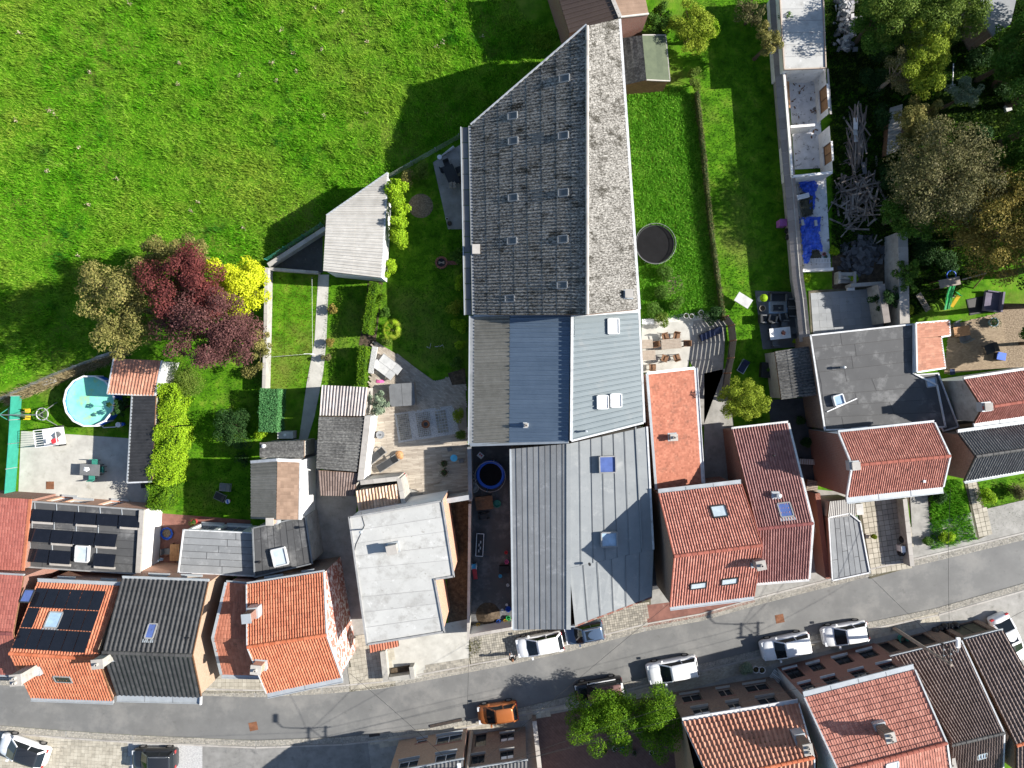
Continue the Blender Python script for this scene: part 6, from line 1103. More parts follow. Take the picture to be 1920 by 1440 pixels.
for s_ in (-1, 1): MB().box((-.3, s_ * .84, 1.0), 2.4, .06, .1).build('side_trim', 'car_white', c)
car('white estate car parked half on the south pavement before the conifer', 1262, 1258, R_(191), 'car_white', 4.3, 1.8, 1.52, 'suv')
car('white car with black rear window parked before the brick houses', 1475, 1214, R_(192), 'car_white', 4.15, 1.8, 1.55, 'suv')
car('white blue tinted hatchback nearest the wooden pole', 1587, 1190, R_(190), 'car_white', 3.8, 1.74, 1.48, 'hatch')
car('white car parked on the cobbles beside the walking person', 1012, 1210, R_(191), 'car_white', 4.0, 1.7, 1.45, 'hatch')
car('dark blue off-roader with roof rails parked tight to the workshop', 1096, 1188, R_(191), 'car_blue', 3.3, 1.62, 1.7, 'suv', rails=True, sunroof=True)
car('white saloon with black sunroof on the right-hand driveway', 1893, 1200, R_(-66), 'car_white', 4.3, 1.8, 1.45, 'sedan', sunroof=True)
# ================================================================ person
def person(px, py, rz):
    t = L('person', 'person in black top and white trousers walking on the cobbles', 'person', W(px, py, .9) - Vector((0, 0, .9)), rz)
    J = dict(pel=(0, 0, .95), sp=(0, 0, 1.18), ch=(.01, 0, 1.38), nk=(.02, 0, 1.5), hd=(.05, 0, 1.6), tp=(.05, 0, 1.69), lh=(0, .1, .92), lk=(.16, .1, .52), la=(.14, .1, .1), lt=(.3, .11, .04), rh=(0, -.1, .92), rk=(.0, -.1, .5), ra=(-.2, -.1, .13), rt=(-.08, -.11, .04),
             ls=(.01, .19, 1.42), le=(.04, .26, 1.14), lw=(.24, .22, 1.04), lf=(.33, .2, 1.03), rs=(.01, -.19, 1.42), re=(-.06, -.26, 1.15), rw=(.08, -.26, .93), rf=(.12, -.26, .84))
    Rr = dict(pel=.15, sp=.14, ch=.16, nk=.06, hd=.1, tp=.07, lh=.1, lk=.065, la=.045, lt=.04, rh=.1, rk=.065, ra=.045, rt=.04, ls=.075, le=.05, lw=.035, lf=.03, rs=.075, re=.05, rw=.035, rf=.03)
    E = ['pel-sp', 'sp-ch', 'ch-nk', 'nk-hd', 'hd-tp', 'pel-lh', 'lh-lk', 'lk-la', 'la-lt', 'pel-rh', 'rh-rk', 'rk-ra', 'ra-rt', 'ch-ls', 'ls-le', 'le-lw', 'lw-lf', 'ch-rs', 'rs-re', 're-rw', 'rw-rf']
    k = list(J); me = bpy.data.meshes.new('body'); me.from_pydata([J[a] for a in k], [tuple(k.index(x) for x in e.split('-')) for e in E], [])
    o = bpy.data.objects.new('body_tmp', me); C.objects.link(o); o.modifiers.new('s', 'SKIN')
    for i, a in enumerate(k):
        r = Rr[a]; me.skin_vertices[0].data[i].radius = (r, r * (1.0 if a not in ('ch', 'sp', 'pel') else 1.15)); me.skin_vertices[0].data[i].use_root = (a == 'pel')
    sb = o.modifiers.new('d', 'SUBSURF'); sb.levels = 2
    dg = bpy.context.evaluated_depsgraph_get(); m2 = bpy.data.meshes.new_from_object(o.evaluated_get(dg)); bpy.data.objects.remove(o)
    m2.name = 'body'; m2.materials.clear()
    one('skin', (.45, .26, .18), .6); one('cloth_black', (.018, .018, .02), .9); one('cloth_white', (.62, .62, .62), .9); one('hair', (.16, .07, .03), .6)
    for n_ in ('skin', 'cloth_black', 'cloth_white'): m2.materials.append(MATS[n_])
    for p in m2.polygons:
        z = p.center.z; y = abs(p.center.y); p.use_smooth = True
        p.material_index = 0 if z > 1.5 or (p.center.x > .27 and z > .9) or (z < .9 and y > .2) else (1 if z > .93 or y > .19 else (2 if z > .09 else 1))
    b = bpy.data.objects.new('body', m2); link(b, t)
    MB().lathe((.035, 0, 1.6), [(.112, -.06), (.118, .02), (.105, .08), (.07, .125), (0, .14)], 14).build('hair', 'hair', t, smooth=True)
    for s_ in (-1, 1): MB().box((.135, s_ * .04, 1.6), .02, .025, .015).build('eye', 'cloth_white', t); MB().box((.04, s_ * .102, 1.565), .03, .02, .055).build('ear', 'skin', t)
    MB().box((.15, 0, 1.565), .035, .025, .04).build('nose', 'skin', t); MB().box((.142, 0, 1.535), .015, .045, .012).build('mouth', 'flower_red', t)
    for (cx, cy, cz, dx, dz_) in ((.33, .2, 1.03, 1, 0), (.12, -.26, .84, .25, -1)):
        for f_ in range(4): y0 = cy + (f_ - 1.5) * .019; MB().tube([(cx, y0, cz), (cx + dx * .05, y0, cz + dz_ * .05), (cx + dx * .075 + .005, y0, cz + dz_ * .075 - .015 * abs(dx))], [.009, .008, .006], 5).build('finger', 'skin', b)
        MB().tube([(cx - .01, cy + .03, cz), (cx + dx * .03 + .015, cy + .045, cz + dz_ * .03)], [.01, .008], 5).build('thumb', 'skin', b)
    return W(px, py, 0)
person(961, 1233, R_(95))
tb = L('paper_bag', 'white and red bag held by the walking person', 'bag', W(958.5, 1228, .62) - Vector((0, 0, 0)), .2); MB().prism([(-.11, -.06), (.11, -.06), (.12, .06), (-.12, .06)], 0, .3).build('bag', 'plastic_white', tb); MB().box((0, -.065, .05), .14, .012, .16).build('print', 'plastic_red', tb); MB().tube([(-.05, 0, .3), (-.04, 0, .42), (.04, 0, .42), (.05, 0, .3)], .006, 4).build('handle', 'plastic_white', tb)
# ================================================================ poles and wires
def pole(label, px, py, h, m_='wood_grey'):
    b = W(px, py); t = L('utility_pole', label, 'pole', b); MB().tube([(0, 0, 0), (0, 0, h)], [.17, .1], 12).build('shaft', m_, t); ar = 1.15
    for z in (h - .2, h - 1.05): MB().bar((0, -.1, z), (0, ar + .12, z), .07, .09).build('crossarm', 'iron', t)
    MB().bar((0, ar, h - 1.35), (0, ar, h + .15), .07, .07).build('upright', 'iron', t); MB().bar((0, .1, h - 1.0), (0, ar, h - .25), .03, .03).build('brace', 'iron', t)
    MB().tube([(0, ar, h - .2), (-.1, ar + .1, h + .6), (-.2, ar + .2, h + 1.0), (-.3, ar + .7, h + 1.25)], .04, 8).build('lamp_arm', 'steel', t)
    MB().lathe((0, 0, 0), [(0, 0)], 3) if 0 else None
    lm = MB(); lm.box((-.34, ar + 1.0, h + 1.2), .26, .75, .13); lm.box((-.34, ar + .98, h + 1.325), .16, .55, .05); lm.build('lamp_head', 'plastic_white', t); MB().box((-.34, ar + 1.05, h + 1.185), .18, .45, .015).build('lamp_lens', 'glass_pale', t)
    for z in (h - .2, h - 1.05):
        for y in (.35, .8): MB().lathe((0, y, z + .05), [(.03, 0), (.05, .03), (.03, .06), (.05, .09), (.02, .14), (0, .14)], 8).build('insulator', 'glass_pale', t)
    return b, t
PA, _ = pole('leaning wooden utility pole with street lamp before the brown pantile house', 1676, 1178, 7.9); PB, _ = pole('utility pole with street lamp at the bottom edge between two fronts', 884, 1372, 8.4)
def wire(label, a, b, sag=.25, r=.012):
    a, b = Vector(a), Vector(b); pts = [a.lerp(b, k / 10) - Vector((0, 0, sag * (1 - (2 * k / 10 - 1) ** 2))) for k in range(11)]; o = MB().tube(pts, r, 5).build('overhead_wire', 'plastic_black'); tag(o, label, 'wire', 'overhead wires of the street')
wt = lambda P, dy=0, dz_=7.6: Vector((P.x, P.y + dy, dz_)); A_, B_ = wt(PA, .8, 7.75), wt(PB, .8, 8.25)
wire('wire running along the street between the two poles', A_, B_, .6); wire('lower wire running along the street between the two poles', wt(PA, .35, 6.9), wt(PB, .35, 7.4), .6)
wire('wire from the lower pole to the flaking white gable', B_, W(655, 1262, 5.2)); wire('wire from the lower pole up the courtyard side', B_, W(880, 1195, 3.4)); wire('wire from the lower pole to the orange house with three roof windows', B_, W(1253, 1133, 5.2)); wire('wire from the lower pole past the conifer to the pale orange house', wt(PB, .3, 7.5), W(1275, 1318, 5.6)); wire('second wire from the lower pole past the conifer', wt(PB, .3, 7.3), W(1205, 1372, 5.2))
wire('wire from the wooden pole across to the felt garage', A_, W(1628, 1078, 3.0)); wire('wire from the wooden pole north to the driveway', A_, W(1782, 915, 5.2)); wire('wire from the wooden pole toward the lower right', wt(PA, .3, 7.0), W(1990, 1110, 7.0)); wire('wire leaving along the street to the lower left', B_, Vector((-60, -31, 8.4)), .6); wire('lower wire leaving along the street to the lower left', wt(PB, .3, 7.4), Vector((-60, -31.5, 7.6)), .6)
# ================================================================ pool garden
p = W(168, 752, 1.15); t = L('swimming_pool', 'round above-ground pool with green water', 'pool', Vector((p.x, p.y, 0))); rp = 2.12
MB().lathe((0, 0, 0), [(rp, 0), (rp, 1.18), (rp - .03, 1.18), (rp - .03, .3)], 24).build('pool_wall', 'plastic_blue', t); MB().cyl((0, 0, .9), rp - .04, .02, 40).build('water', 'pool_water', t)
for k in range(14):
    a, b_ = k * 2 * math.pi / 14, (k + 1) * 2 * math.pi / 14; MB().bar((math.cos(a) * rp, math.sin(a) * rp, 1.2), (math.cos(b_) * rp, math.sin(b_) * rp, 1.2), .13, .07).build('rim', 'plastic_white', t); MB().box((math.cos(a) * (rp + .03), math.sin(a) * (rp + .03), 0), .08, .08, 1.2, a).build('post', 'plastic_white', t)
t = L('pool_pump', 'blue and white filter pump beside the pool', 'pump', W(226, 796)); MB().cyl((0, 0, 0), .22, .4, 14).build('tank', 'plastic_white', t); MB().cyl((.3, .05, 0), .14, .25, 12).build('motor', 'plastic_blue', t); MB().tube([(0, 0, .3), (-.4, -.2, .1), (-1.3, -.25, .2), (-1.6, .2, .6)], .04, 6).build('hose', 'plastic_white', t)
t = L('swing_set', 'metal swing set with yellow seats and round nest swing', 'swing set', W(60, 776)); hb = 2.0
for x in (-1.35, 1.9):
    for s_ in (-1, 1): MB().tube([(x * 1.0, 0, hb), (x + (.25 if x > 0 else .1), s_ * 1.0, 0)], .035, 7).build('leg', 'plastic_teal' if x < 0 else 'steel', t)
    MB().bar((x + .06, -.5, 1.0), (x + .06, .5, 1.0), .04, .04).build('brace', 'steel', t)
MB().tube([(-1.4, 0, hb), (1.95, 0, hb)], .04, 8).build('crossbeam', 'steel', t)
for y in (-.28, .28): MB().box((.0, y, .5), .42, .3, .06).box((.0, y + (.16 if y > 0 else -.16), .5), .42, .04, .3).build('seat', 'plastic_yellow', t); MB().tube([(-.18, y, .55), (-.18, 0, hb)], .012, 4).tube([(.18, y, .55), (.18, 0, hb)], .012, 4).build('chain', 'steel', t)
MB().tube([(1.2 + math.cos(a) * .5, math.sin(a) * .5, .5) for a in np.linspace(0, 6.28, 20, endpoint=False)], .045, 6, True).build('nest_ring', 'fabric_pale', t)
n_ = MB(); [n_.tube([(1.2 + math.cos(a) * .5, math.sin(a) * .5, .5), (1.2 - math.cos(a) * .5, -math.sin(a) * .5, .48)], .018, 4) for a in np.linspace(0, 3.14, 5, endpoint=False)]; n_.tube([(1.2 + math.cos(a) * .25, math.sin(a) * .25, .49) for a in np.linspace(0, 6.28, 14, endpoint=False)], .015, 4, True); n_.build('nest_net', 'fabric_dark', t)
t = L('trailer', 'white tubular cage trailer with wheels on the patio', 'trailer', W(108, 818), R_(8)); fr = MB()
for z in (.5, 1.6):
    for a, b_ in (((-.9, -.7), (.9, -.7)), ((.9, -.7), (.9, .7)), ((.9, .7), (-.9, .7)), ((-.9, .7), (-.9, -.7))): fr.tube([(*a, z), (*b_, z)], .03, 6)
for k in range(9): x = -.9 + 1.8 * k / 8; fr.tube([(x, .7, .5), (x, .7, 1.6)], .016, 5); fr.tube([(x, -.7, .5), (x, -.7, 1.6)], .016, 5)
for k in range(1, 7): y = -.7 + 1.4 * k / 7; fr.tube([(-.9, y, .5), (-.9, y, 1.6)], .016, 5)
fr.build('cage', 'plastic_white', t); MB().box((0, 0, .44), 1.8, 1.4, .05).build('floor', 'plastic_white', t)
for s_ in (-1, 1): MB().tube([(.5, s_ * .72, .28), (.5, s_ * .86, .28)], .28, 14).build('wheel', 'tyre', t)
for k, (x, y, m_) in enumerate([(-.4, -.3, 'plastic_white'), (.1, -.35, 'plastic_red'), (.4, .1, 'fabric_grey')]): MB().box((x, y, .5), .5, .35, .2, .3 * k).build('load', m_, t)
fence('fence', 'turquoise mesh privacy fence at the left edge', [(41, 742), (36, 830), (29, 922)], 1.35, 'net_green', 'grey_trim')
fence('fence', 'grey wire fence along the dry grass', [(0, 752), (110, 702), (235, 655)], 1.1, None, 'steel', mesh=True); fence('fence', 'green wire fence along the concrete yard wall', [(505, 490), (608, 424)], 1.2, None, 'plastic_teal', mesh=True); fence('fence', 'wire fence between back garden and meadow', [(730, 335), (862, 260)], 1.1, None, 'steel', mesh=True)
for (x, y, a, m_, lb) in ((94, 716, .3, 'plastic_white', 'white printed wooden board lying on the pool lawn'), (196, 668, .3, 'fabric_pale', 'grey board lying in the shade above the pool')):
    t = L('board', lb, 'board', W(x, y), a); MB().box((0, 0, .1), 1.25, .38, .06).build('panel', m_, t); MB().box((-.4, 0, 0), .06, .34, .1).box((.4, 0, 0), .06, .34, .1).build('foot', 'wood_grey', t)
    if y > 700:
        for k in range(6): MB().box((-.42 + k * .16, 0, .161), .1, .14, .004).build('lettering', 'plastic_black', t)
table('garden_table', 'grey patio table with a white cloth on it', 168, 881, R_(-3), 1.65, .95, .76, 'fabric_grey', 'iron'); t = L('cloth', 'crumpled white cloth lying on the grey patio table', 'cloth', W(163, 880, .77)); MB().add([(-.28, -.1, .02), (.0, -.2, .06), (.25, -.05, .02), (.2, .18, .05), (-.05, .12, .09), (-.25, .2, .02)], [(0, 1, 4), (1, 2, 4), (2, 3, 4), (3, 5, 4), (5, 0, 4)]).build('folds', 'plastic_white', t)
for (x, y, a, lb) in ((178, 868, -90, 'green wire chair north of the grey patio table'), (172, 894, 90, 'green wire chair south of the grey patio table'), (190, 880, 180, 'dark chair at the right end of the grey patio table')): chair(lb, x, y, R_(a), 'plastic_teal', 'iron')
t = L('hatch', 'rusty square hatch in the pale patio', 'hatch', W(94, 910, .034)); MB().box((0, 0, 0), .66, .66, .02).build('frame', 'rust', t); MB().box((0, 0, .02), .56, .56, .008).build('lid', 'rust', t)
box_thing('wheelie_bin', 'dark bin in the carport shade', 'bin', 270, 908, .1, .5, .6, 1.0, 'plastic_black')
lounger('pale grey garden lounger on the shady lawn', 422, 914, R_(-5), 'fabric_grey', l=.95, w=.62, bl=.4); lounger('dark garden chair tipped beside the pale lounger', 412, 932, R_(-25), 'fabric_dark', l=.95, w=.6, bl=.4)
t = L('stool', 'small red white and blue stool on the shady lawn', 'stool', W(430, 939), .3); MB().cyl((0, 0, .3), .2, .08, 14).build('seat', 'plastic_white', t); MB().cyl((0, 0, .0), .13, .3, 12, .17).build('base', 'plastic_red', t); MB().box((0, 0, .381), .12, .34, .006).build('stripe', 'plastic_blue', t)
t = L('water_tank', 'white translucent tank behind the box hedge', 'tank', W(538, 815, .5) - Vector((0, 0, .5))); MB().box((0, 0, .12), 1.3, .6, .85).build('tank', 'fabric_pale', t); MB().cyl((0, 0, .97), .12, .08, 12).build('cap', 'plastic_white', t); MB().box((0, 0, 0), 1.35, .66, .12).build('pallet', 'wood_grey', t)
# red terrace
t = L('sandbox', 'blue shell sandbox on the red terrace', 'sandbox', W(314, 1000)); MB().lathe((0, 0, 0), [(0, .04), (.42, .04), (.5, .18), (.55, .16), (.5, 0)], 9).build('shell', 'plastic_blue', t); MB().cyl((-.05, .02, .04), .36, .05, 12).build('sand', 'mulch', t)
table('wooden_table', 'orange wooden table on the red terrace', 327, 1036, R_(88), 1.4, .8, .74, 'wood_orange', 'wood_brown', slats=6)
for (x, y, a, lb) in ((313, 1034, 0, 'wooden chair left of the orange table'), (338, 1030, 180, 'wooden chair right of the orange table nearer the hedge'), (337, 1050, 180, 'wooden chair right of the orange table nearer the house')): chair(lb, x, y, R_(a), 'fabric_grey', 'wood_brown')
t = L('parasol', 'folded pale blue parasol leaning over the orange table', 'parasol', W(316, 1042)); MB().tube([(0, 0, 0), (0, 0, 1.9)], .025, 6).build('pole', 'wood_brown', t)
for k in range(6): a = k * 1.047; MB().add([(0, 0, 2.0), (.16 * math.cos(a), .16 * math.sin(a), 1.1), (.13 * math.cos(a + 1.05), .13 * math.sin(a + 1.05), 1.1), (.06 * math.cos(a + .5), .06 * math.sin(a + .5), 1.1)], [(0, 1, 3), (0, 3, 2)]).build('canopy_fold', 'glass_sky', t)
pot('red and teal pot with a plant on the red terrace edge', 363, 979, .26, .35, 'plastic_red', 'leaf_green')
# washing line posts
t = L('washing_line', 'washing line posts and cords over the mown lawn', 'washing line', W(590, 665)); a_, b_ = W(500, 670, 1.7) - W(590, 665), W(585, 520, 1.7) - W(590, 665)
MB().tube([(0, 0, 0), (0, 0, 1.75)], .03, 6).bar((-.4, 0, 1.72), (.4, 0, 1.72), .04, .04).build('post', 'plastic_white', t); MB().tube([(0, 0, 1.7), a_], .008, 4).tube([(.3, 0, 1.7), b_], .008, 4).build('cord', 'plastic_white', t)
# ================================================================ back garden and deck
t = L('fire_pit', 'round brick fire pit in the shaded lawn', 'fire pit', W(828, 493)); n = 14
for k in range(n): a = k * 2 * math.pi / n; MB().box((math.cos(a) * .45, math.sin(a) * .45, 0), .16, .19, .25, a).build('brick', 'brick_red', t)
MB().cyl((0, 0, 0), .38, .1, 16).build('ash', 'fabric_dark', t); MB().box((.95, 0, 0), .9, .32, .12).build('plinth', 'brick_red', t); [MB().tube([(-.25, .1 * k - .1, .15), (.25, -.1 * k + .1, .22)], .04, 6).build('log', 'wood_grey', t) for k in range(3)]
t = L('soil_mound', 'dry round earth patch in the shaded lawn', 'mound', W(789, 386)); MB().lathe((0, 0, 0), [(1.05, 0), (.8, .08), (.4, .15), (0, .17)], 18).build('earth', 'mulch', t)
table('garden_table', 'dark table on the terrace beside the barn', 846, 328, R_(-66), 1.7, .95, .75, 'fabric_dark', 'iron')
for (x, y, a, lb) in ((833, 318, 20, 'dark chair on the left of the barn terrace table'), (860, 318, 200, 'dark chair on the right of the barn terrace table'), (864, 335, 200, 'dark chair at the lower right of the barn terrace table'), (838, 308, -70, 'dark chair at the head of the barn terrace table')): chair(lb, x, y, R_(a), 'fabric_dark', 'iron')
t = L('cushions', 'brown cushions piled at the end of the dark terrace table', 'cushions', W(848, 348, .76)); [MB().box((.25 * (k % 2) - .1, .25 * (k // 2) - .1, 0), .3, .24, .1, .2 * k).build('cushion', 'wood_grey', t) for k in range(4)]
t = L('parasol', 'folded pale parasol lying at the meadow corner of the terrace', 'parasol', W(838, 286), R_(35)); MB().tube([(-.6, 0, .1), (.75, 0, .12)], [.05, .14], 10).build('canopy', 'fabric_pale', t); MB().cyl((-.75, 0, 0), .2, .18, 12).build('base', 'plastic_white', t)
pot('black pot on the barn terrace end', 843, 419, .2, .3, 'plastic_black'); pot('white pot beside the black one on the barn terrace', 838, 410, .12, .25, 'plastic_white')
t = L('pruned_branches', 'pale pruned branches lying on the shaded lawn', 'branches', W(818, 650)); [MB().tube([(a, 0, .05), (a + .25, .15 * (k - 1), .1), (a + .35, .3 - .2 * k, .06)], [.03, .025, .012], 5).build('branch', 'fabric_pale', t) for k, a in enumerate((-.8, -.1, .3))]
DZ = .165
lounger('left half of the pale double sun lounger on the deck', 719, 693, R_(-37), 'fabric_pale', z0=DZ, l=2.0, w=.75, tilt=.15, group='pale sun loungers on the deck'); lounger('right half of the pale double sun lounger on the deck', 732, 683, R_(-37), 'fabric_pale', z0=DZ, l=2.0, w=.75, tilt=.15, group='pale sun loungers on the deck')
t = L('towel', 'pink patterned towel lying beside the pale loungers', 'towel', W(713, 715, DZ)); MB().add([(-.35, -.1, .03), (0, -.15, .08), (.35, -.1, .02), (.3, .15, .05), (-.05, .1, .1), (-.3, .18, .02)], [(0, 1, 4, 5), (1, 2, 3, 4)]).build('folds', 'plastic_pink', t)
p = W(754, 740, 1.0); t = L('hot_tub', 'hot tub under a folded grey cover', 'hot tub', Vector((p.x, p.y, DZ)), R_(4))
MB().box((0, 0, 0), 2.1, 1.9, .8).build('cabinet', 'wood_grey', t); sh = [(x * 1.05, y) for x, y in ((-1.02, -.75), (-.85, -.93), (.85, -.93), (1.02, -.75), (1.02, .75), (.85, .93), (-.85, .93), (-1.02, .75))]
cv = MB().prism([q for q in sh if q[0] <= 0] + [(0.02, .93), (0.02, -.93)][:0] or sh, .8, .9) if 0 else None
MB().prism([(-1.05, -.75), (-.88, -.95), (-.012, -.95), (-.012, .95), (-.88, .95), (-1.05, .75)], .8, .92).build('cover_half', 'fabric_grey', t); MB().prism([(.012, -.95), (.88, -.95), (1.05, -.75), (1.05, .75), (.88, .95), (.012, .95)], .8, .925).build('cover_half', 'fabric_grey', t)
lounger('upper dark sun lounger on the deck', 704, 856, R_(40), 'fabric_dark', z0=DZ, group='dark sun loungers on the deck'); lounger('lower dark sun lounger on the deck', 727, 869, R_(32), 'fabric_dark', z0=DZ, group='dark sun loungers on the deck')
t = L('beanbag', 'orange pouf beside the dark sun loungers', 'pouf', W(748, 853, DZ + .25) - Vector((0, 0, .25))); MB().lathe((0, 0, 0), [(.2, 0), (.36, .12), (.34, .3), (.15, .42), (0, .44)], 12).lathe((.15, -.2, 0), [(.1, 0), (.2, .1), (.16, .25), (0, .3)], 10).build('cushion', 'wood_orange', t)
t = L('keg', 'steel keg standing on the deck', 'keg', W(714, 815, DZ + .3) - Vector((0, 0, .3))); MB().lathe((0, 0, 0), [(.26, 0), (.3, .08), (.3, .5), (.34, .54), (.34, .6), (.28, .6), (.28, .54), (0, .52)], 18).build('shell', 'steel', t); MB().cyl((0, 0, .52), .06, .1, 8).build('valve', 'iron', t)
pot('dark tub standing at the shed wall end of the deck', 685, 896, .24, .4, 'plastic_black', z0=DZ); pot('pot with red flowers at the tiled roof corner', 757, 893, .2, .3, 'terracotta', 'flower_red', z0=DZ)
t = L('fire_bowl', 'rusty fire bowl in the gravel bed', 'fire bowl', W(799, 795, .17)); MB().lathe((0, 0, 0), [(.12, 0), (.14, .15), (.34, .32), (.36, .34), (.3, .34), (.1, .2), (0, .2)], 18).build('bowl', 'rust', t); MB().cyl((0, 0, .2), .22, .06, 12).build('ash', 'fabric_dark', t)
for (x, y, lb) in ((833, 869, 'upper round woven pot on the shaded deck'), (833, 886, 'lower round woven pot on the shaded deck')): pot(lb, x, y, .28, .4, 'wood_brown', 'leaf_dark', z0=DZ, n=120)
t = L('side_table', 'light blue round side table on the shaded deck', 'table', W(851, 859, DZ + .5) - Vector((0, 0, .5))); MB().cyl((0, 0, .48), .3, .03, 22).build('tabletop', 'plastic_cyan', t); [MB().tube([(0, 0, .46), (.22 * math.cos(k * 2.1), .22 * math.sin(k * 2.1), 0)], .015, 5).build('leg', 'plastic_cyan', t) for k in range(3)]
for (x, y, lb) in ((843, 842, 'small grey stool above the light blue table'), (865, 864, 'small grey stool right of the light blue table')): table('stool', lb, x, y, .3, .4, .36, .4, 'fabric_grey', 'iron', z0=DZ, cat='stool')
t = L('driftwood', 'forked driftwood branch lying on the deck', 'branch', W(818, 906, DZ)); MB().tube([(-.7, -.15, .05), (0, .05, .1), (.5, .3, .08)], [.05, .07, .03], 6).tube([(0, .05, .1), (.55, .02, .05)], [.04, .015], 5).build('branch', 'wood_grey', t)
t = L('bench_wall', 'pale mosaic topped bench along the deck', 'bench', W(699, 675)); MB().bar(W(703, 650, .5) - W(699, 675), W(695, 700, .5) - W(699, 675), .4, .5).build('base', 'render_white', t); MB().bar(W(703, 650, .77) - W(699, 675), W(695, 700, .77) - W(699, 675), .44, .05).build('seat', 'gravel', t)
# ================================================================ black courtyard
trampoline('small trampoline with blue pad in the black courtyard', 920, 890, 1.2, .65, 'plastic_blue', 1.3, 6, .25)
t = L('rabbit_hutch', 'hutch with dark brown slatted roof below the trampoline', 'hutch', W(908, 943, .6) - Vector((0, 0, .6)), R_(6)); MB().box((0, 0, 0), 1.3, 1.05, .6).build('body', 'wood_brown', t); [MB().box((0, -.5 + k * .125, .62), 1.45, .11, .04).build('slat', 'wood_brown', t) for k in range(9)]
t = L('kids_pool', 'green half-round play tub beside the hutch', 'tub', W(932, 944), .2); MB().lathe((0, 0, 0), [(0, .03), (.22, .03), (.3, .2), (.34, .2), (.3, 0)], 16).build('tub', 'plastic_teal', t)
t = L('balance_bike', 'black pushchair in the courtyard', 'pushchair', W(907, 966), .1); MB().box((0, 0, .35), .55, .4, .3).build('seat', 'fabric_dark', t); MB().tube([(-.45, -.18, .9), (-.45, .18, .9)], .02, 6).bar((-.45, 0, .9), (-.1, 0, .5), .03, .03).build('handle', 'iron', t); [MB().tube([(x, s_ * .24, .16), (x, s_ * .28, .16)], .16, 14).build('wheel', 'tyre', t) for x in (-.3, .35) for s_ in (-1, 1)]
t = L('goal_frame', 'white framed black bench in the courtyard', 'bench', W(900, 1020), R_(-3)); MB().box((0, 0, .3), .55, 1.85, .05).build('seat', 'fabric_dark', t); fr = MB(); [fr.bar((a, -.95, .36), (a, .95, .36), .05, .05) for a in (-.3, .3)]; [fr.bar((-.3, a, .361), (.3, a, .361), .05, .05) for a in (-.95, .95)]; fr.build('frame', 'plastic_white', t); [MB().box((sx * .25, sy * .85, 0), .05, .05, .3).build('leg', 'iron', t) for sx in (-1, 1) for sy in (-1, 1)]; [MB().box((.12 * (k % 2) - .06, -.5 + .25 * k, .35), .1, .22, .08).build('tool', 'fabric_pale', t) for k in range(4)]
t = L('toy_slide', 'white red and blue toy slide against the courtyard wall', 'slide', W(891, 1074), R_(-85)); MB().bar((-.5, 0, .6), (.5, 0, .12), .35, .05).build('chute', 'plastic_red', t); MB().box((-.7, 0, .55), .4, .45, .06).build('platform', 'plastic_cyan', t); [MB().box((-.7, s_ * .2, 0), .35, .05, .95).build('side_panel', 'plastic_white', t) for s_ in (-1, 1)]
for (x, y, m_, r, lb) in ((950, 1052, 'plastic_pink', .2, 'pink toy box beside the workshop wall'), (938, 1079, 'plastic_cyan', .16, 'cyan toy scooter base in the courtyard'), (952, 1096, 'plastic_white', .14, 'white bucket beside the workshop wall'), (953, 1140, 'plastic_blue', .25, 'blue toy heap near the street wall'), (953, 1157, 'plastic_green', .2, 'green watering can near the street wall'), (948, 1163, 'plastic_yellow', .18, 'yellow toy bucket near the street wall'), (935, 1164, 'plastic_blue', .2, 'blue crate near the street wall'), (897, 1170, 'plastic_yellow', .16, 'yellow bucket in the courtyard corner'), (942, 1143, 'plastic_white', .14, 'white paper box on the courtyard floor'), (950, 1133, 'plastic_white', .12, 'white tin near the blue toys'), (949, 1035, 'plastic_red', .16, 'dark red bucket by the workshop wall')):
    t = L('toy', lb, 'toy', W(x, y), random.uniform(0, 1)); MB().lathe((0, 0, 0), [(0, .02), (r * .7, 0), (r, r * 1.4), (r * .85, r * 1.4), (r * .65, .05), (0, .05)], 10).build('bucket', m_, t); MB().tube([(-r, 0, r * 1.4), (0, 0, r * 2.1), (r, 0, r * 1.4)], .012, 4).build('handle', m_, t)
t = L('doormat_sign', 'small white printed sign lying above the trampoline', 'sign', W(901, 854), R_(-40)); MB().box((0, 0, 0), .5, .42, .03).build('board', 'plastic_white', t); [MB().box((-.1 + .18 * k, .05, .031), .12, .16, .004).build('print', 'plastic_red', t) for k in range(2)]
box_thing('storage_box', 'black storage box against the workshop wall', 'box', 945, 1068, 0, .8, .55, .5, 'plastic_black'); t = L('sand_heap', 'heap of dirt at the end of the black courtyard', 'heap', W(915, 1152)); MB().lathe((0, 0, 0), [(1.1, 0), (.7, .15), (.3, .3), (0, .33)], 14).build('dirt', 'soil', t)
t = L('planter_wall', 'white basin with stones beside the courtyard wall', 'basin', W(889, 914), .1); MB().lathe((0, 0, 0), [(0, .1), (.3, .1), (.36, .3), (.42, .3), (.38, 0)], 12).build('basin', 'coping', t); [MB().box((.1 * k - .15, .05 * k, .12), .2, .16, .14, k).build('stone', 'rubble', t) for k in range(4)]
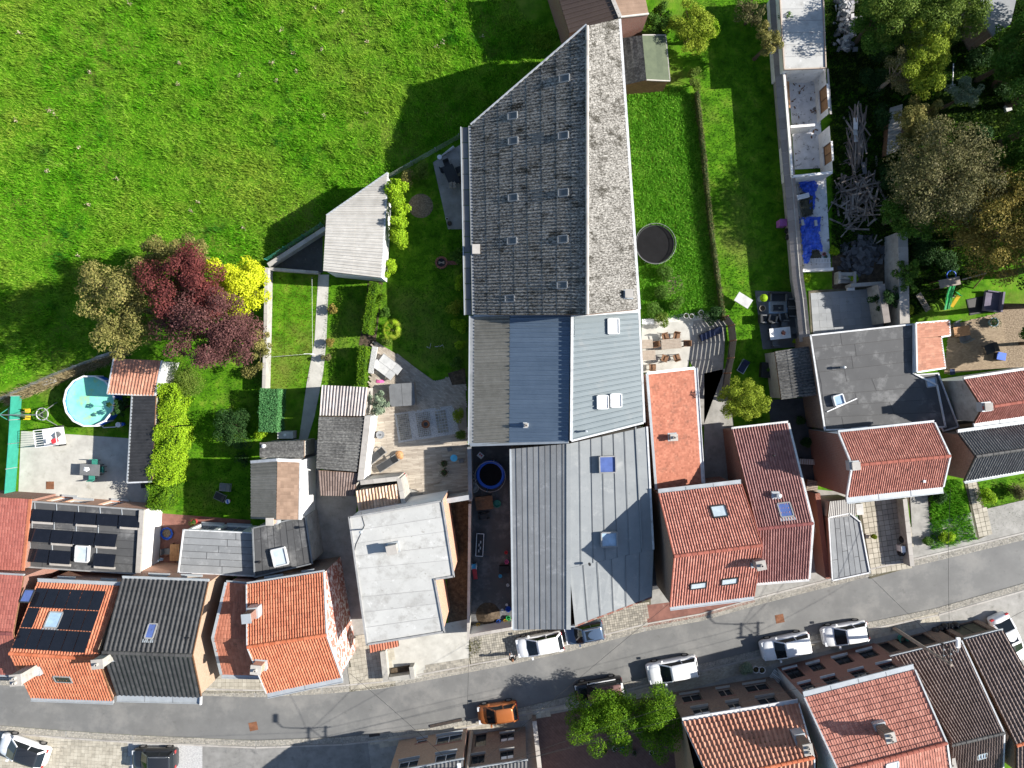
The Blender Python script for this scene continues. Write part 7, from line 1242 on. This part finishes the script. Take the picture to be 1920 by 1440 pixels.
# ================================================================ east gardens
trampoline('big trampoline with sagging dark net right of the barn', 1228, 458, 1.62, .8, 'fabric_dark', .3, 8, .08)
for (x, y, m_, lb) in ((1287, 592, 'plastic_white', 'left white pot in the white gravel bed'), (1297, 593, 'plastic_white', 'small white pot beside the left one'), (1315, 586, 'plastic_white', 'white pot beside the dark spiky bush')): pot(lb, x, y, .22, .45, m_, 'leaf_dark', n=60, ph=.2)
table('slatted_table', 'weathered slatted table on the sun terrace', 1259, 645, R_(4), 1.7, .85, .74, 'wood_grey', 'wood_brown', slats=7); table('slatted_table', 'slatted table close to the barn gutter', 1213, 645, R_(3), 1.0, .75, .74, 'wood_grey', 'wood_brown', slats=6); table('slatted_table', 'lower slatted table close to the barn gutter', 1216, 666, R_(3), 1.2, .85, .74, 'wood_grey', 'wood_brown', slats=7)
for (x, y, a, lb) in ((1247, 632, -75, 'wooden chair north-west of the weathered table'), (1268, 630, -100, 'wooden chair north-east of the weathered table'), (1246, 671, 70, 'wooden chair south-west of the weathered table'), (1268, 670, 110, 'wooden chair south-east of the weathered table'), (1287, 644, 180, 'wooden chair at the right end of the weathered table'), (1223, 688, 90, 'wooden chair by the orange outbuilding roof'), (1228, 646, 190, 'wooden chair between the slatted tables')): chair(lb, x, y, R_(a), 'wood_brown', 'wood_brown', arms=True)
t = L('garden_bench', 'white slatted bench in the gravel bed corner', 'bench', W(1213, 604)); [MB().box((0, -.18 + .09 * k, .42), 1.0, .07, .03).build('slat', 'plastic_white', t) for k in range(5)]; [MB().box((sx * .42, sy * .15, 0), .06, .06, .42).build('leg', 'plastic_white', t) for sx in (-1, 1) for sy in (-1, 1)]
lounger('dark sun lounger on the striped shade', 1332, 626, R_(24), 'fabric_navy', 'iron', l=1.9, w=.6); lounger('navy folding lounger on the lawn strip end', 1394, 687, R_(60), 'fabric_navy', 'steel', l=1.1, w=.6, bl=.5)
# slatted curved fence: sun through its gaps stripes the terrace
t = L('slatted_fence', 'curved horizontal slat fence striping the terrace with light', 'fence', Vector((0, 0, 0))); cv = PX([(1352, 596), (1364, 612), (1367, 640), (1363, 672), (1357, 700), (1352, 740)])
for k in range(9):
    for a, b_ in zip(cv, cv[1:]): z = Vector((0, 0, .16 + k * .215)); MB().bar(a + z, b_ + z, .02, .165).build('slat', 'iron', t)
for c_ in cv: MB().cyl(c_, .05, 2.0, 8).build('post', 'wood_brown', t)
t = L('board_table', 'white folding table standing on the lawn strip', 'table', W(1394, 563, .75) - Vector((0, 0, .75)), R_(-32)); MB().box((0, 0, .72), 1.35, .85, .05).build('tabletop', 'fabric_pale', t); [MB().tube([(sx * .55, sy * .33, 0), (sx * .5, sy * .3, .72)], .02, 6).build('leg', 'steel', t) for sx in (-1, 1) for sy in (-1, 1)]
# slate terrace
def armchair(label, px, py, rz, w=.75, d=.75, m='fabric_dark', fm='fabric_grey', group=None):
    t = L('armchair', label, 'armchair', W(px, py, .4) - Vector((0, 0, .4)), rz, group); MB().box((0, 0, .12), d, w, .26).build('seat', m, t); MB().box((-d / 2 + .08, 0, .38), .16, w, .4).build('backrest', m, t); [MB().box((.04, s_ * (w / 2 - .05), .38), d - .1, .1, .22).build('armrest', fm, t) for s_ in (-1, 1)]; [MB().box((sx * d * .4, sy * w * .4, 0), .06, .06, .12).build('leg', 'iron', t) for sx in (-1, 1) for sy in (-1, 1)]; return t
armchair('dark two-seat sofa at the top of the slate terrace', 1459, 556, R_(-90), 1.4, .75); armchair('dark armchair against the long wall upper one', 1486, 568, R_(180)); armchair('dark armchair against the long wall lower one', 1487, 586, R_(180)); armchair('wood framed dark armchair above the dining table', 1448, 599, R_(75), .7, .7, fm='wood_grey'); armchair('dark armchair beside the wood framed one', 1468, 595, R_(100), .7, .7); armchair('dark side chair at the lawn edge of the slate terrace', 1430, 598, R_(0), .7, .6)
t = L('rug', 'pale blue outdoor rug under the low table', 'rug', W(1459, 575, .032)); MB().box((0, 0, 0), 1.6, 1.15, .012).build('weave', 'glass_sky', t); MB().box((0, 0, .012), 1.4, .95, .004).build('border', 'fabric_pale', t); table('low_table', 'low black table on the pale rug', 1460, 577, 0, .85, .5, .35, 'fabric_dark', 'iron'); pot('small white pot on the low black table', 1462, 577, .06, .12, 'plastic_white', z0=.36)
table('dining_table', 'white dining table on the slate terrace', 1463, 625, R_(6), 1.75, .95, .75, 'plastic_white', 'iron'); pot('dark plant pot on the white dining table', 1468, 624, .13, .2, 'plastic_black', 'leaf_wine', z0=.76, n=120, ph=.3)
for (x, y, a, lb) in ((1451, 613, -85, 'wire chair left above the white dining table'), (1471, 609, -95, 'wire chair right above the white dining table'), (1487, 620, 185, 'wire chair at the wall end of the white dining table'), (1454, 642, 90, 'wire chair below the white dining table')): chair(lb, x, y, R_(a), 'fabric_grey', 'steel')
t = L('parasol', 'lime round folded parasol at the slate terrace corner', 'parasol', W(1425, 561)); MB().lathe((0, 0, .9), [(.34, 0), (.3, .12), (.16, .24), (0, .28)], 12).build('canopy', 'leaf_lime', t); MB().tube([(0, 0, 0), (0, 0, 1.1)], .03, 6).build('pole', 'steel', t); MB().cyl((0, 0, 0), .25, .08, 12).build('base', 'coping', t)
pot('round woven basket below the lime parasol', 1430, 578, .27, .35, 'wood_grey'); box_thing('bean_bag', 'lime green cushion box at the small shed corner', 'cushion', 1494, 641, R_(-25), .55, .3, .3, 'leaf_lime'); box_thing('storage_box', 'black storage box beside the small grey shed', 'box', 1437, 694, R_(-4), .8, 1.25, .6, 'plastic_black'); box_thing('play_box', 'purple box standing against the long wall', 'box', 1469, 417, R_(2), .55, .55, .9, 'plastic_purple')
for (x, y, lb) in ((1475, 434, 'upper black sack against the long wall'), (1476, 446, 'lower black sack against the long wall')): t = L('sack', lb, 'sack', W(x, y)); MB().lathe((0, 0, 0), [(.2, 0), (.27, .2), (.2, .42), (.06, .5), (.08, .56)], 10).build('sack', 'plastic_black', t); MB().tube([(.05 * math.cos(a), .05 * math.sin(a), .5) for a in np.linspace(0, 6.28, 8, endpoint=False)], .012, 4, True).build('tie', 'plastic_white', t)
# long wall with tile coping: leans away from the lens as the photo shows its west face
zt = 2.0; lw = T('wall', 'very long wall with grey tiled coping running up the picture', 'wall', W(1490, 330)); ln_ = [(1458, -20), (1468, 120), (1478, 240), (1490, 370), (1502, 520), (1508, 560), (1516, 640)]; wp = PX(ln_, zt)
for a, b_ in zip(wp, wp[1:]):
    MB().bar(Vector((a.x, a.y, zt / 2)), Vector((b_.x, b_.y, zt / 2)), .25, zt).build('wall', 'render_grey', lw)
    n = max(1, round((b_ - a).length / .95))
    for i in range(n):
        u, v = a.lerp(b_, i / n), a.lerp(b_, (i + .98) / n); x = Vector((1, .08, 0)); MB().slab([u + x * .16 + Vector((0, 0, .1)), v + x * .16 + Vector((0, 0, .1)), v - x * .62 + Vector((0, 0, -.25)), u - x * .62 + Vector((0, 0, -.25))], .05).build('coping_tile', 'coping_tile', lw)
# roofless ruin behind it
ru = T('ruin', 'roofless white walled ruin with debris strewn floor', 'ruin', W(1515, 230)); ZW = 2.15
def rwall(a, b_, z=ZW, w=.2, m_='ruin_white', top='coping'):
    p_, q_ = W(*a, z), W(*b_, z); MB().bar(Vector((p_.x, p_.y, z / 2)), Vector((q_.x, q_.y, z / 2)), w, z).build('wall', m_, ru)
def rface(a, b_, ops, out):
    p_, q_ = W(*a, ZW), W(*b_, ZW); facade(ru, p_, q_, 0, ZW, 'ruin_white', ops, Vector(out), .1, 'wood_brown', 'wood_orange', None)
rwall((1473, 131), (1547, 129)); rface((1547, 129), (1553, 214), [(.6, .7, 2.0, 1.5)], (-1, 0, 0)); rface((1555, 236), (1561, 322), [(.55, .7, 1.6, 1.5)], (-1, 0, 0)); rwall((1475, 238), (1528, 234), 1.6); rwall((1485, 331), (1561, 323)); rwall((1470, 131), (1486, 331), ZW, .16)
MB().bar(W(1549, 129, ZW + .02) + Vector((.12, 0, 0)), W(1555, 214, ZW + .02) + Vector((.12, 0, 0)), .16, .04).build('wall_top', 'coping', ru)
MB().poly([(p_.x, p_.y, .03) for p_ in PX([(1478, 150), (1532, 146), (1545, 315), (1490, 318)])]).build('floor', 'ruin_floor', ru)
for k in range(26):
    x, y = random.uniform(1484, 1534), random.choice([random.uniform(150, 228), random.uniform(240, 312)]); MB().box(W(x, y, .04), random.uniform(.05, .35), random.uniform(.04, .12), .04, random.uniform(0, 3)).build('debris', 'wood_brown', ru)
MB().box(W(1477, 178, 1.3), .3, 2.2, .05, .05).build('plank', 'wood_orange', ru)
b, s, rf = flat('flat_outhouse', 'flat roofed outhouse with pale cracked felt above the ruin', [(1460, -30), (1542, -30), (1548, 128), (1470, 131)], 2.9, 'white_felt', 'ruin_white', strips=[([(1462, -28), (1540, -28), (1546, 126), (1472, 129)], 7, 1)], trim='brick_orange', tw=.08, cat='outhouse')
sl_ = L('floor_slab', 'pale concrete slab floor under the blue tarpaulin', 'slab', W(1525, 430)); MB().prism([W(x, y) - W(1525, 430) for x, y in ((1492, 335), (1548, 330), (1557, 505), (1506, 508))], 0, .06).build('slab', 'ruin_floor', sl_); MB().bar(W(1503, 508, .4) - W(1525, 430), W(1560, 505, .4) - W(1525, 430), .25, .5).build('beam', 'ruin_white', sl_)
def tarp(name, label, poly, m_, h=.35, z0=.08, res=26, seed=1):
    r2 = np.random.default_rng(seed); P = PX(poly); a = np.array([(p.x, p.y) for p in P]); lo, hi_ = a.min(0), a.max(0); t = T(name, label, 'tarpaulin', Vector((a[:, 0].mean(), a[:, 1].mean(), 0))); xs = np.linspace(lo[0], hi_[0], res); ys = np.linspace(lo[1], hi_[1], res)
    ph = r2.uniform(0, 6, 12); fr_ = r2.uniform(1.0, 6.0, (6, 2)) * r2.choice([-1, 1], (6, 2)); V = []; idx = {}; f = []
    for i, x in enumerate(xs):
        for j, y in enumerate(ys):
            z = sum(abs(math.sin(fr_[k, 0] * x + fr_[k, 1] * y + ph[k])) for k in range(6)) / 6 * h + r2.normal(0, .02); idx[i, j] = len(V); V.append((x + r2.normal(0, .02), y + r2.normal(0, .02), z0 + z))
    ok = inside(np.array(V)[:, :2], a)
    for i in range(res - 1):
        for j in range(res - 1):
            q = [idx[i, j], idx[i + 1, j], idx[i + 1, j + 1], idx[i, j + 1]]
            if sum(ok[k] for k in q) >= 3: f.append(q)
    mb = MB(); mb.v = V; mb.f = f; mb.build('sheet', m_, t, smooth=False); return t
tarp('tarpaulin', 'big crumpled blue tarpaulin on the slab', [(1496, 412), (1520, 405), (1536, 408), (1534, 440), (1540, 475), (1520, 470), (1512, 498), (1503, 500)], 'tarp_blue', .5, seed=3); tarp('tarpaulin', 'blue tarpaulin end below the ruin wall', [(1490, 340), (1522, 336), (1532, 350), (1520, 372), (1500, 360)], 'tarp_blue', .5, seed=4); tarp('tarpaulin', 'dark olive tarpaulin between the blue ones', [(1496, 362), (1520, 366), (1522, 405), (1500, 410)], 'tarp_olive', .4, seed=5); tarp('tarpaulin', 'narrow blue tarpaulin strip along the slab', [(1516, 358), (1527, 360), (1525, 394), (1514, 396)], 'tarp_blue', .3, seed=6); tarp('tarpaulin', 'olive tarpaulin patch above the ladder', [(1508, 470), (1534, 470), (1540, 484), (1512, 486)], 'tarp_olive', .2, seed=8)
for (x, y, a, lb) in ((1505, 417, .2, 'small wooden offcut on the left of the blue tarpaulin'), (1530, 418, .1, 'small wooden block on the right of the blue tarpaulin')): box_thing('block', lb, 'block', x, y, a, .18, .45, .15, 'fabric_pale', z0=.55)
box_thing('bath_tub', 'white box resting across the slab', 'box', 1506, 368, .25, 1.0, .35, .3, 'plastic_white', z0=.5)
t = L('ladder', 'white ladder lying below the blue tarpaulin', 'ladder', W(1536, 489, .1), R_(2)); [MB().bar((-.95, s_ * .18, .05), (.95, s_ * .18, .05), .05, .07).build('rail', 'plastic_white', t) for s_ in (-1, 1)]; [MB().bar((-.85 + .24 * k, -.18, .05), (-.85 + .24 * k, .18, .05), .035, .03).build('rung', 'plastic_white', t) for k in range(8)]
for k, (x, y, m_, lb) in enumerate([(1546, 476, 'plastic_red', 'red bucket near the ladder'), (1549, 481, 'plastic_teal', 'green bucket near the ladder')]): pot(lb, x, y, .14, .25, m_)
def box_mesh(nm, sx, sy, sz, m_): me = bpy.data.meshes.new(nm); mb = MB().box((0, 0, -sz / 2), sx, sy, sz); me.from_pydata(mb.v, [], mb.f); me.materials.append(MATS[m_]); return me
t = T('plank_heap', 'heap of old grey brown planks thrown crosswise', 'plank heap', W(1610, 360)); pm = box_mesh('plank', 1, .11, .05, 'driftwood')
for k in range(210):
    if k < 150: a = random.uniform(0, 6.28); r = abs(random.gauss(0, 1)) ; x, y = 1612 + random.gauss(0, 19), 372 + random.gauss(0, 34); d = math.hypot((x - 1612) / 40, (y - 372) / 65); z = max(.05, random.uniform(.2, 1) * 1.0 * (1 - d * .75)); L_ = random.uniform(.9, 2.3); an = random.choice([random.gauss(-.9, .4), random.gauss(.8, .5), random.gauss(1.6, .4), random.gauss(.1, .3)])
    else: x, y = 1608 + random.gauss(0, 7), random.uniform(225, 300); z = random.uniform(.05, .45); L_ = random.uniform(1.6, 3.4); an = random.gauss(1.5, .22)
    piece('plank', pm, t, Matrix.Translation(W(x, y, z)) @ Matrix.Rotation(an, 4, 'Z') @ Matrix.Rotation(random.gauss(0, .16), 4, 'Y') @ Matrix.Diagonal((L_, random.uniform(.6, 1.5), random.uniform(.7, 1.4), 1)))
for k, (x, y, m_) in enumerate([(1604, 232, 'plastic_white'), (1604, 255, 'fabric_pale'), (1620, 315, 'slate_grey')]): MB().box(W(x, y, .5), .35, 1.0, .04, .1 * k).build('panel', m_, t)
t = T('rubble_heap', 'long heap of broken white and grey blocks', 'rubble heap', W(1585, 40)); bm_ = box_mesh('block', .36, .26, .16, 'rubble')
for k in range(150):
    y = random.uniform(-8, 93); w_ = 20 if y < 70 else 13; x = 1586 + random.gauss(0, w_ * .45) + (y - 40) * .02; d = abs(x - 1586) / 22; z = max(.08, random.uniform(.3, 1) * .8 * (1 - d))
    piece('block', bm_, t, Matrix.Translation(W(x, y, z)) @ Matrix.Rotation(random.uniform(0, 6.3), 4, 'Z') @ Matrix.Rotation(random.gauss(0, .5), 4, 'X') @ Matrix.Rotation(random.gauss(0, .5), 4, 'Y') @ Matrix.Diagonal((random.uniform(.6, 1.5), random.uniform(.6, 1.4), random.uniform(.6, 1.4), 1)))
t = T('slate_heap', 'heap of broken dark slate sheets', 'slate heap', W(1612, 480)); sm_ = box_mesh('slate', .5, .38, .03, 'slate_piece')
for k in range(150):
    x, y = 1613 + random.gauss(0, 15), 478 + random.gauss(0, 16); d = math.hypot((x - 1613) / 38, (y - 478) / 42); z = max(.05, random.uniform(.3, 1) * .7 * (1 - d))
    piece('slate', sm_, t, Matrix.Translation(W(x, y, z)) @ Matrix.Rotation(random.uniform(0, 6.3), 4, 'Z') @ Matrix.Rotation(random.gauss(0, .3), 4, 'X') @ Matrix.Rotation(random.gauss(0, .3), 4, 'Y') @ Matrix.Diagonal((random.uniform(.5, 1.7), random.uniform(.5, 1.6), 1, 1)))
# grey terrace surrounds
wall_run('wall', 'brick coped wall at the right of the grey terrace', [(1652, 533), (1663, 605)], 2.0, .5, 'render_grey', 'coping_tile', .55, step=.6); wall_run('wall', 'pale coped wall at the back of the grey terrace', [(1595, 535), (1655, 531)], 1.0, .25, 'render_grey', 'coping', .3)
wall_run('wall', 'broad paved top of the wall beside the playground', [(1692, 435), (1694, 520), (1696, 612)], 2.2, .75, 'render_grey', 'coping', .8, step=1.3)
t = L('steps', 'concrete steps behind the grey terrace', 'steps', W(1580, 524)); [MB().box((0, .35 - .28 * k, 0), 1.1, .28, .75 - .2 * k).build('step', 'concrete', t) for k in range(3)]; [MB().box((s_ * .65, .05, 0), .2, 1.0, .85).build('cheek_wall', 'render_grey', t) for s_ in (-1, 1)]
box_thing('crate', 'small white crate on the grey terrace', 'crate', 1596, 540, 0, .55, .38, .3, 'plastic_white', z0=.12); pot('small black pot at the wall of the grey terrace', 1643, 565, .14, .25, 'plastic_black', z0=.12)
b, r_, p = shed('shelter', 'white ribbed sheet roof half hidden by the olive tree', [(1668, 203), (1692, 196), (1688, 280), (1662, 292)], (1.0, 1.2, 1.2, 1.0), 'wood_brown', 'shelter'); corrugated(r_, Slope(p[0], p[3], p[1], p[2]), 4, 1, 'grey_sheet', pitch=.27, amp=.05)
# playground
t = L('climbing_frame', 'wooden climbing frame with grey deck roof and green slide', 'climbing frame', W(1765, 533), R_(12)); MB().box((-.2, 0, 1.4), 1.75, .7, .08).build('roof', 'wood_grey', t); MB().tube([(.6, 0, 1.9), (2.6, .1, 1.9)], .06, 8).build('swing_beam', 'wood_grey', t)
for sx in (-1, .6):
    for s_ in (-1, 1): MB().box((sx, s_ * .3, 0), .09, .09, 1.4).build('post', 'wood_brown', t)
for s_ in (-1, 1): MB().tube([(2.6, .1, 1.9), (2.6, s_ * .9, 0)], .05, 7).build('leg', 'wood_brown', t)
MB().add([(x, y, z) for x, y, z in ((-.1, -.35, 1.1), (.35, -.35, 1.1), (-.25, -1.0, .75), (.2, -1.0, .75), (-.2, -1.7, .25), (.25, -1.7, .25), (-.35, -2.2, .12), (.1, -2.2, .12))], [(0, 1, 3, 2), (2, 3, 5, 4), (4, 5, 7, 6)]).build('slide', 'plastic_green', t)
[MB().tube([(-.1 + o, -.35, 1.2), (-.25 + o, -1.0, .85), (-.2 + o, -1.7, .35), (-.35 + o, -2.2, .2)], .04, 6).build('slide_rail', 'plastic_green', t) for o in (0, .45)]; MB().tube([(.35 + math.cos(a) * .38, .55 + math.sin(a) * .38, 1.0) for a in np.linspace(0, 6.28, 18, endpoint=False)], .05, 6, True).build('tyre_swing', 'plastic_blue', t)
t = L('toddler_slide', 'yellow and green toddler slide on the dark grass', 'slide', W(1787, 563), R_(70)); MB().bar((-.6, 0, .12), (.35, 0, .6), .3, .05).build('chute', 'plastic_yellow', t); MB().bar((.4, -.05, .6), (.75, -.05, 0), .3, .05).build('steps', 'plastic_green', t); [MB().box((.38, s_ * .16, 0), .06, .05, .75).build('side_panel', 'plastic_green', t) for s_ in (-1, 1)]
t = L('pallet_ramp', 'grey plank ramp leaning beside the broad wall', 'ramp', W(1729, 567), R_(-55)); [MB().bar((-.85, -.2 + .13 * k, .25), (.85, -.2 + .13 * k, .08), .11, .04).build('plank', 'wood_grey', t) for k in range(4)]
armchair('big covered mauve garden sofa by the bark bed', 1862, 565, R_(172), 1.7, 1.35, 'fabric_mauve', 'fabric_mauve'); t = L('mat', 'dark square mat on the grass beside the sofa', 'mat', W(1832, 573), R_(12)); MB().box((0, 0, .02), 1.6, 1.4, .03).build('weave', 'fabric_dark', t); MB().box((0, 0, .05), 1.45, 1.25, .004).build('inlay', 'plastic_black', t)
table('patio_table', 'wooden table on the sand coloured patio', 1804, 621, R_(9), 1.35, .85, .75, 'wood_orange', 'wood_brown', slats=7)
for (x, y, a, lb) in ((1795, 609, -70, 'grey chair north of the wooden patio table'), (1805, 636, 100, 'grey chair south of the wooden patio table'), (1814, 632, 120, 'second grey chair south of the wooden patio table'), (1856, 654, 200, 'black round chair on the sand patio')): chair(lb, x, y, R_(a), 'fabric_grey' if y < 650 else 'fabric_dark', 'iron', w=.5 if y < 650 else .8)
pot('big blue pot with dark plant on the sand patio', 1864, 604, .4, .4, 'glass_sky', 'leaf_dark', n=300, ph=.25); box_thing('cool_box', 'blue box beside the black round chair', 'box', 1878, 668, R_(-10), .7, .6, .5, 'plastic_black', lid='plastic_blue'); table('stool', 'navy stool at the bottom of the sand patio', 1786, 697, .1, .42, .5, .45, 'fabric_navy', 'steel', cat='stool')
pot('black pot at the wild garden wall', 1788, 555, .12, .2, 'plastic_white')
for i, (x, y, lb) in enumerate([(1785, 130, 'white metal swing pole in the upper right garden')]):
    t = L('garden_post', lb, 'post', W(x, y)); MB().tube([(0, -1.4, .05), (0, .4, .2)], .05, 6).build('pole', 'plastic_white', t); MB().box((0, -1.5, 0), .45, .4, .12).build('base', 'plastic_white', t)
t = L('tarp_heap', 'small white crate on the shaded upper right lawn', 'crate', W(1886, 205), .3); MB().box((0, 0, 0), .45, .5, .3).build('body', 'plastic_white', t); MB().box((0, 0, .3), .49, .54, .04).build('lid', 'fabric_pale', t)
# front yards
for k, (x, y, lb) in enumerate([(1687, 1035, 'black sack on the low wall by the driveway'), (1690, 1010, 'dark bag behind the low wall')]): t = L('sack', lb, 'sack', W(x, y)); MB().lathe((0, 0, 0), [(.25, 0), (.33, .2), (.22, .5), (.06, .6), (.1, .66)], 10).build('sack', 'plastic_black', t); MB().box((0, 0, .55), .12, .12, .03).build('tie', 'plastic_white', t)
box_thing('pallet_box', 'pale stone block in the paved front yard', 'block', 1612, 955, R_(5), .55, .9, .45, 'fabric_pale'); box_thing('meter_box', 'white meter box beside the low wall', 'box', 1694, 1030, .1, .3, .5, .9, 'plastic_white')
t = L('planter', 'green planter at the low wall', 'planter', W(1692, 977)); MB().lathe((0, 0, 0), [(.2, 0), (.3, .4), (.24, .4), (.2, .3), (0, .3)], 10).build('pot', 'plastic_teal', t); P_, N_ = cloud([(0, 0, .5, .35, .35, .25)], 150, shell=.3); leaf_mesh('plant', P_, N_, .12, 'leaf_hedge', t)
t = L('pallet', 'wooden pallets stacked beside the wine red house', 'pallet', W(1521, 912, .3) - Vector((0, 0, .3)), R_(-8)); [MB().box((0, -.5 + .14 * k, .5), .95, .1, .025).build('board', 'wood_grey', t) for k in range(8)]; [MB().box((-.4 + .4 * k, 0, 0), .1, 1.1, .5).build('bearer', 'wood_brown', t) for k in range(3)]
t = L('plank_stack', 'orange timber stack beside the red brick garden wall', 'timber stack', W(1527, 965), R_(-8)); [MB().box((-.2 + .12 * (k % 4), .05 * (k % 3), .1 * (k // 4)), .1, 1.6, .09).build('timber', 'wood_orange', t) for k in range(12)]
t = L('washbasin', 'white tub beside the red brick garden wall', 'tub', W(1532, 1004)); MB().lathe((0, 0, 0), [(0, .1), (.2, .1), (.27, .35), (.31, .35), (.24, 0)], 12).build('tub', 'plastic_white', t); MB().tube([(-.27, 0, .35), (0, 0, .5), (.27, 0, .35)], .012, 4).build('handle', 'steel', t)
t = L('handcart', 'white flatbed handcart behind the wine red house', 'handcart', W(1512, 865), R_(-3)); MB().box((0, 0, .35), 1.5, .45, .06).build('bed', 'fabric_pale', t); [MB().box((-.6 + .2 * k, 0, .41), .08, .42, .03).build('slat', 'wood_grey', t) for k in range(7)]; [MB().tube([(x, s_ * .24, .16), (x, s_ * .3, .16)], .16, 12).build('wheel', 'tyre', t) for x in (-.5, .5) for s_ in (-1, 1)]
# south pavement
for k, (x, y, lb) in enumerate([(1755, 1183, 'leftmost black refuse bag on the south pavement'), (1764, 1180, 'second black refuse bag from the left'), (1772, 1175, 'middle black refuse bag with shiny top'), (1783, 1175, 'fourth black refuse bag with pale top'), (1793, 1173, 'rightmost black refuse bag by the driveway')]):
    t = L('refuse_bag', lb, 'refuse bag', W(x, y, .3) - Vector((0, 0, .3)), k, 'black refuse bags on the south pavement'); MB().lathe((0, 0, 0), [(.22, 0), (.31, .2), (.27, .42), (.1, .56), (.05, .6), (.1, .68)], 12).build('bag', 'plastic_black', t, smooth=True); MB().tube([(.06 * math.cos(a), .06 * math.sin(a), .6) for a in np.linspace(0, 6.28, 8, endpoint=False)], .012, 4, True).build('tie', 'plastic_white' if k > 1 else 'plastic_black', t)
t = L('green_bin', 'green open bin lying beside the wooden pole', 'bin', W(1688, 1195), R_(-25)); MB().lathe((0, 0, 0), [(.25, 0), (.36, .55), (.4, .6), (.33, .6), (.24, .1), (0, .1)], 12).build('bin', 'plastic_teal', t); MB().cyl((0, 0, .1), .25, .2, 10).build('contents', 'mulch', t)
for k, (x, y, lb) in enumerate([(1418, 1256, 'left pale flower bag on the south pavement'), (1429, 1257, 'right pale flower bag on the south pavement')]): pot(lb, x, y, .3, .4, 'plastic_white', 'leaf_brown', n=40, ph=.1, pr=.6)
t = L('rack', 'white wire rack against the pale rendered wall', 'rack', W(1456, 1268, .3) - Vector((0, 0, 0)), R_(-35)); [MB().bar((-.45 + .11 * k, -.35, 0), (-.45 + .11 * k, .35, 0), .03, .03).build('wire', 'plastic_white', t) for k in range(9)]; [MB().bar((-.48, y, .002), (.48, y, .002), .035, .035).build('rail', 'plastic_white', t) for y in (-.35, 0, .35)]
for k, (x, y, m_, lb) in enumerate([(1152, 1405, 'plastic_white', 'white pot under the conifer'), (1168, 1406, 'plastic_cyan', 'pale blue pot under the conifer'), (1135, 1408, 'terracotta', 'terracotta pot under the conifer'), (1222, 1412, 'plastic_white', 'white pot near the pale orange house wall'), (1190, 1412, 'fabric_grey', 'grey pot in the shaded yard')]): pot(lb, x, y, .2, .35, m_, 'leaf_dark', n=60, ph=.2)
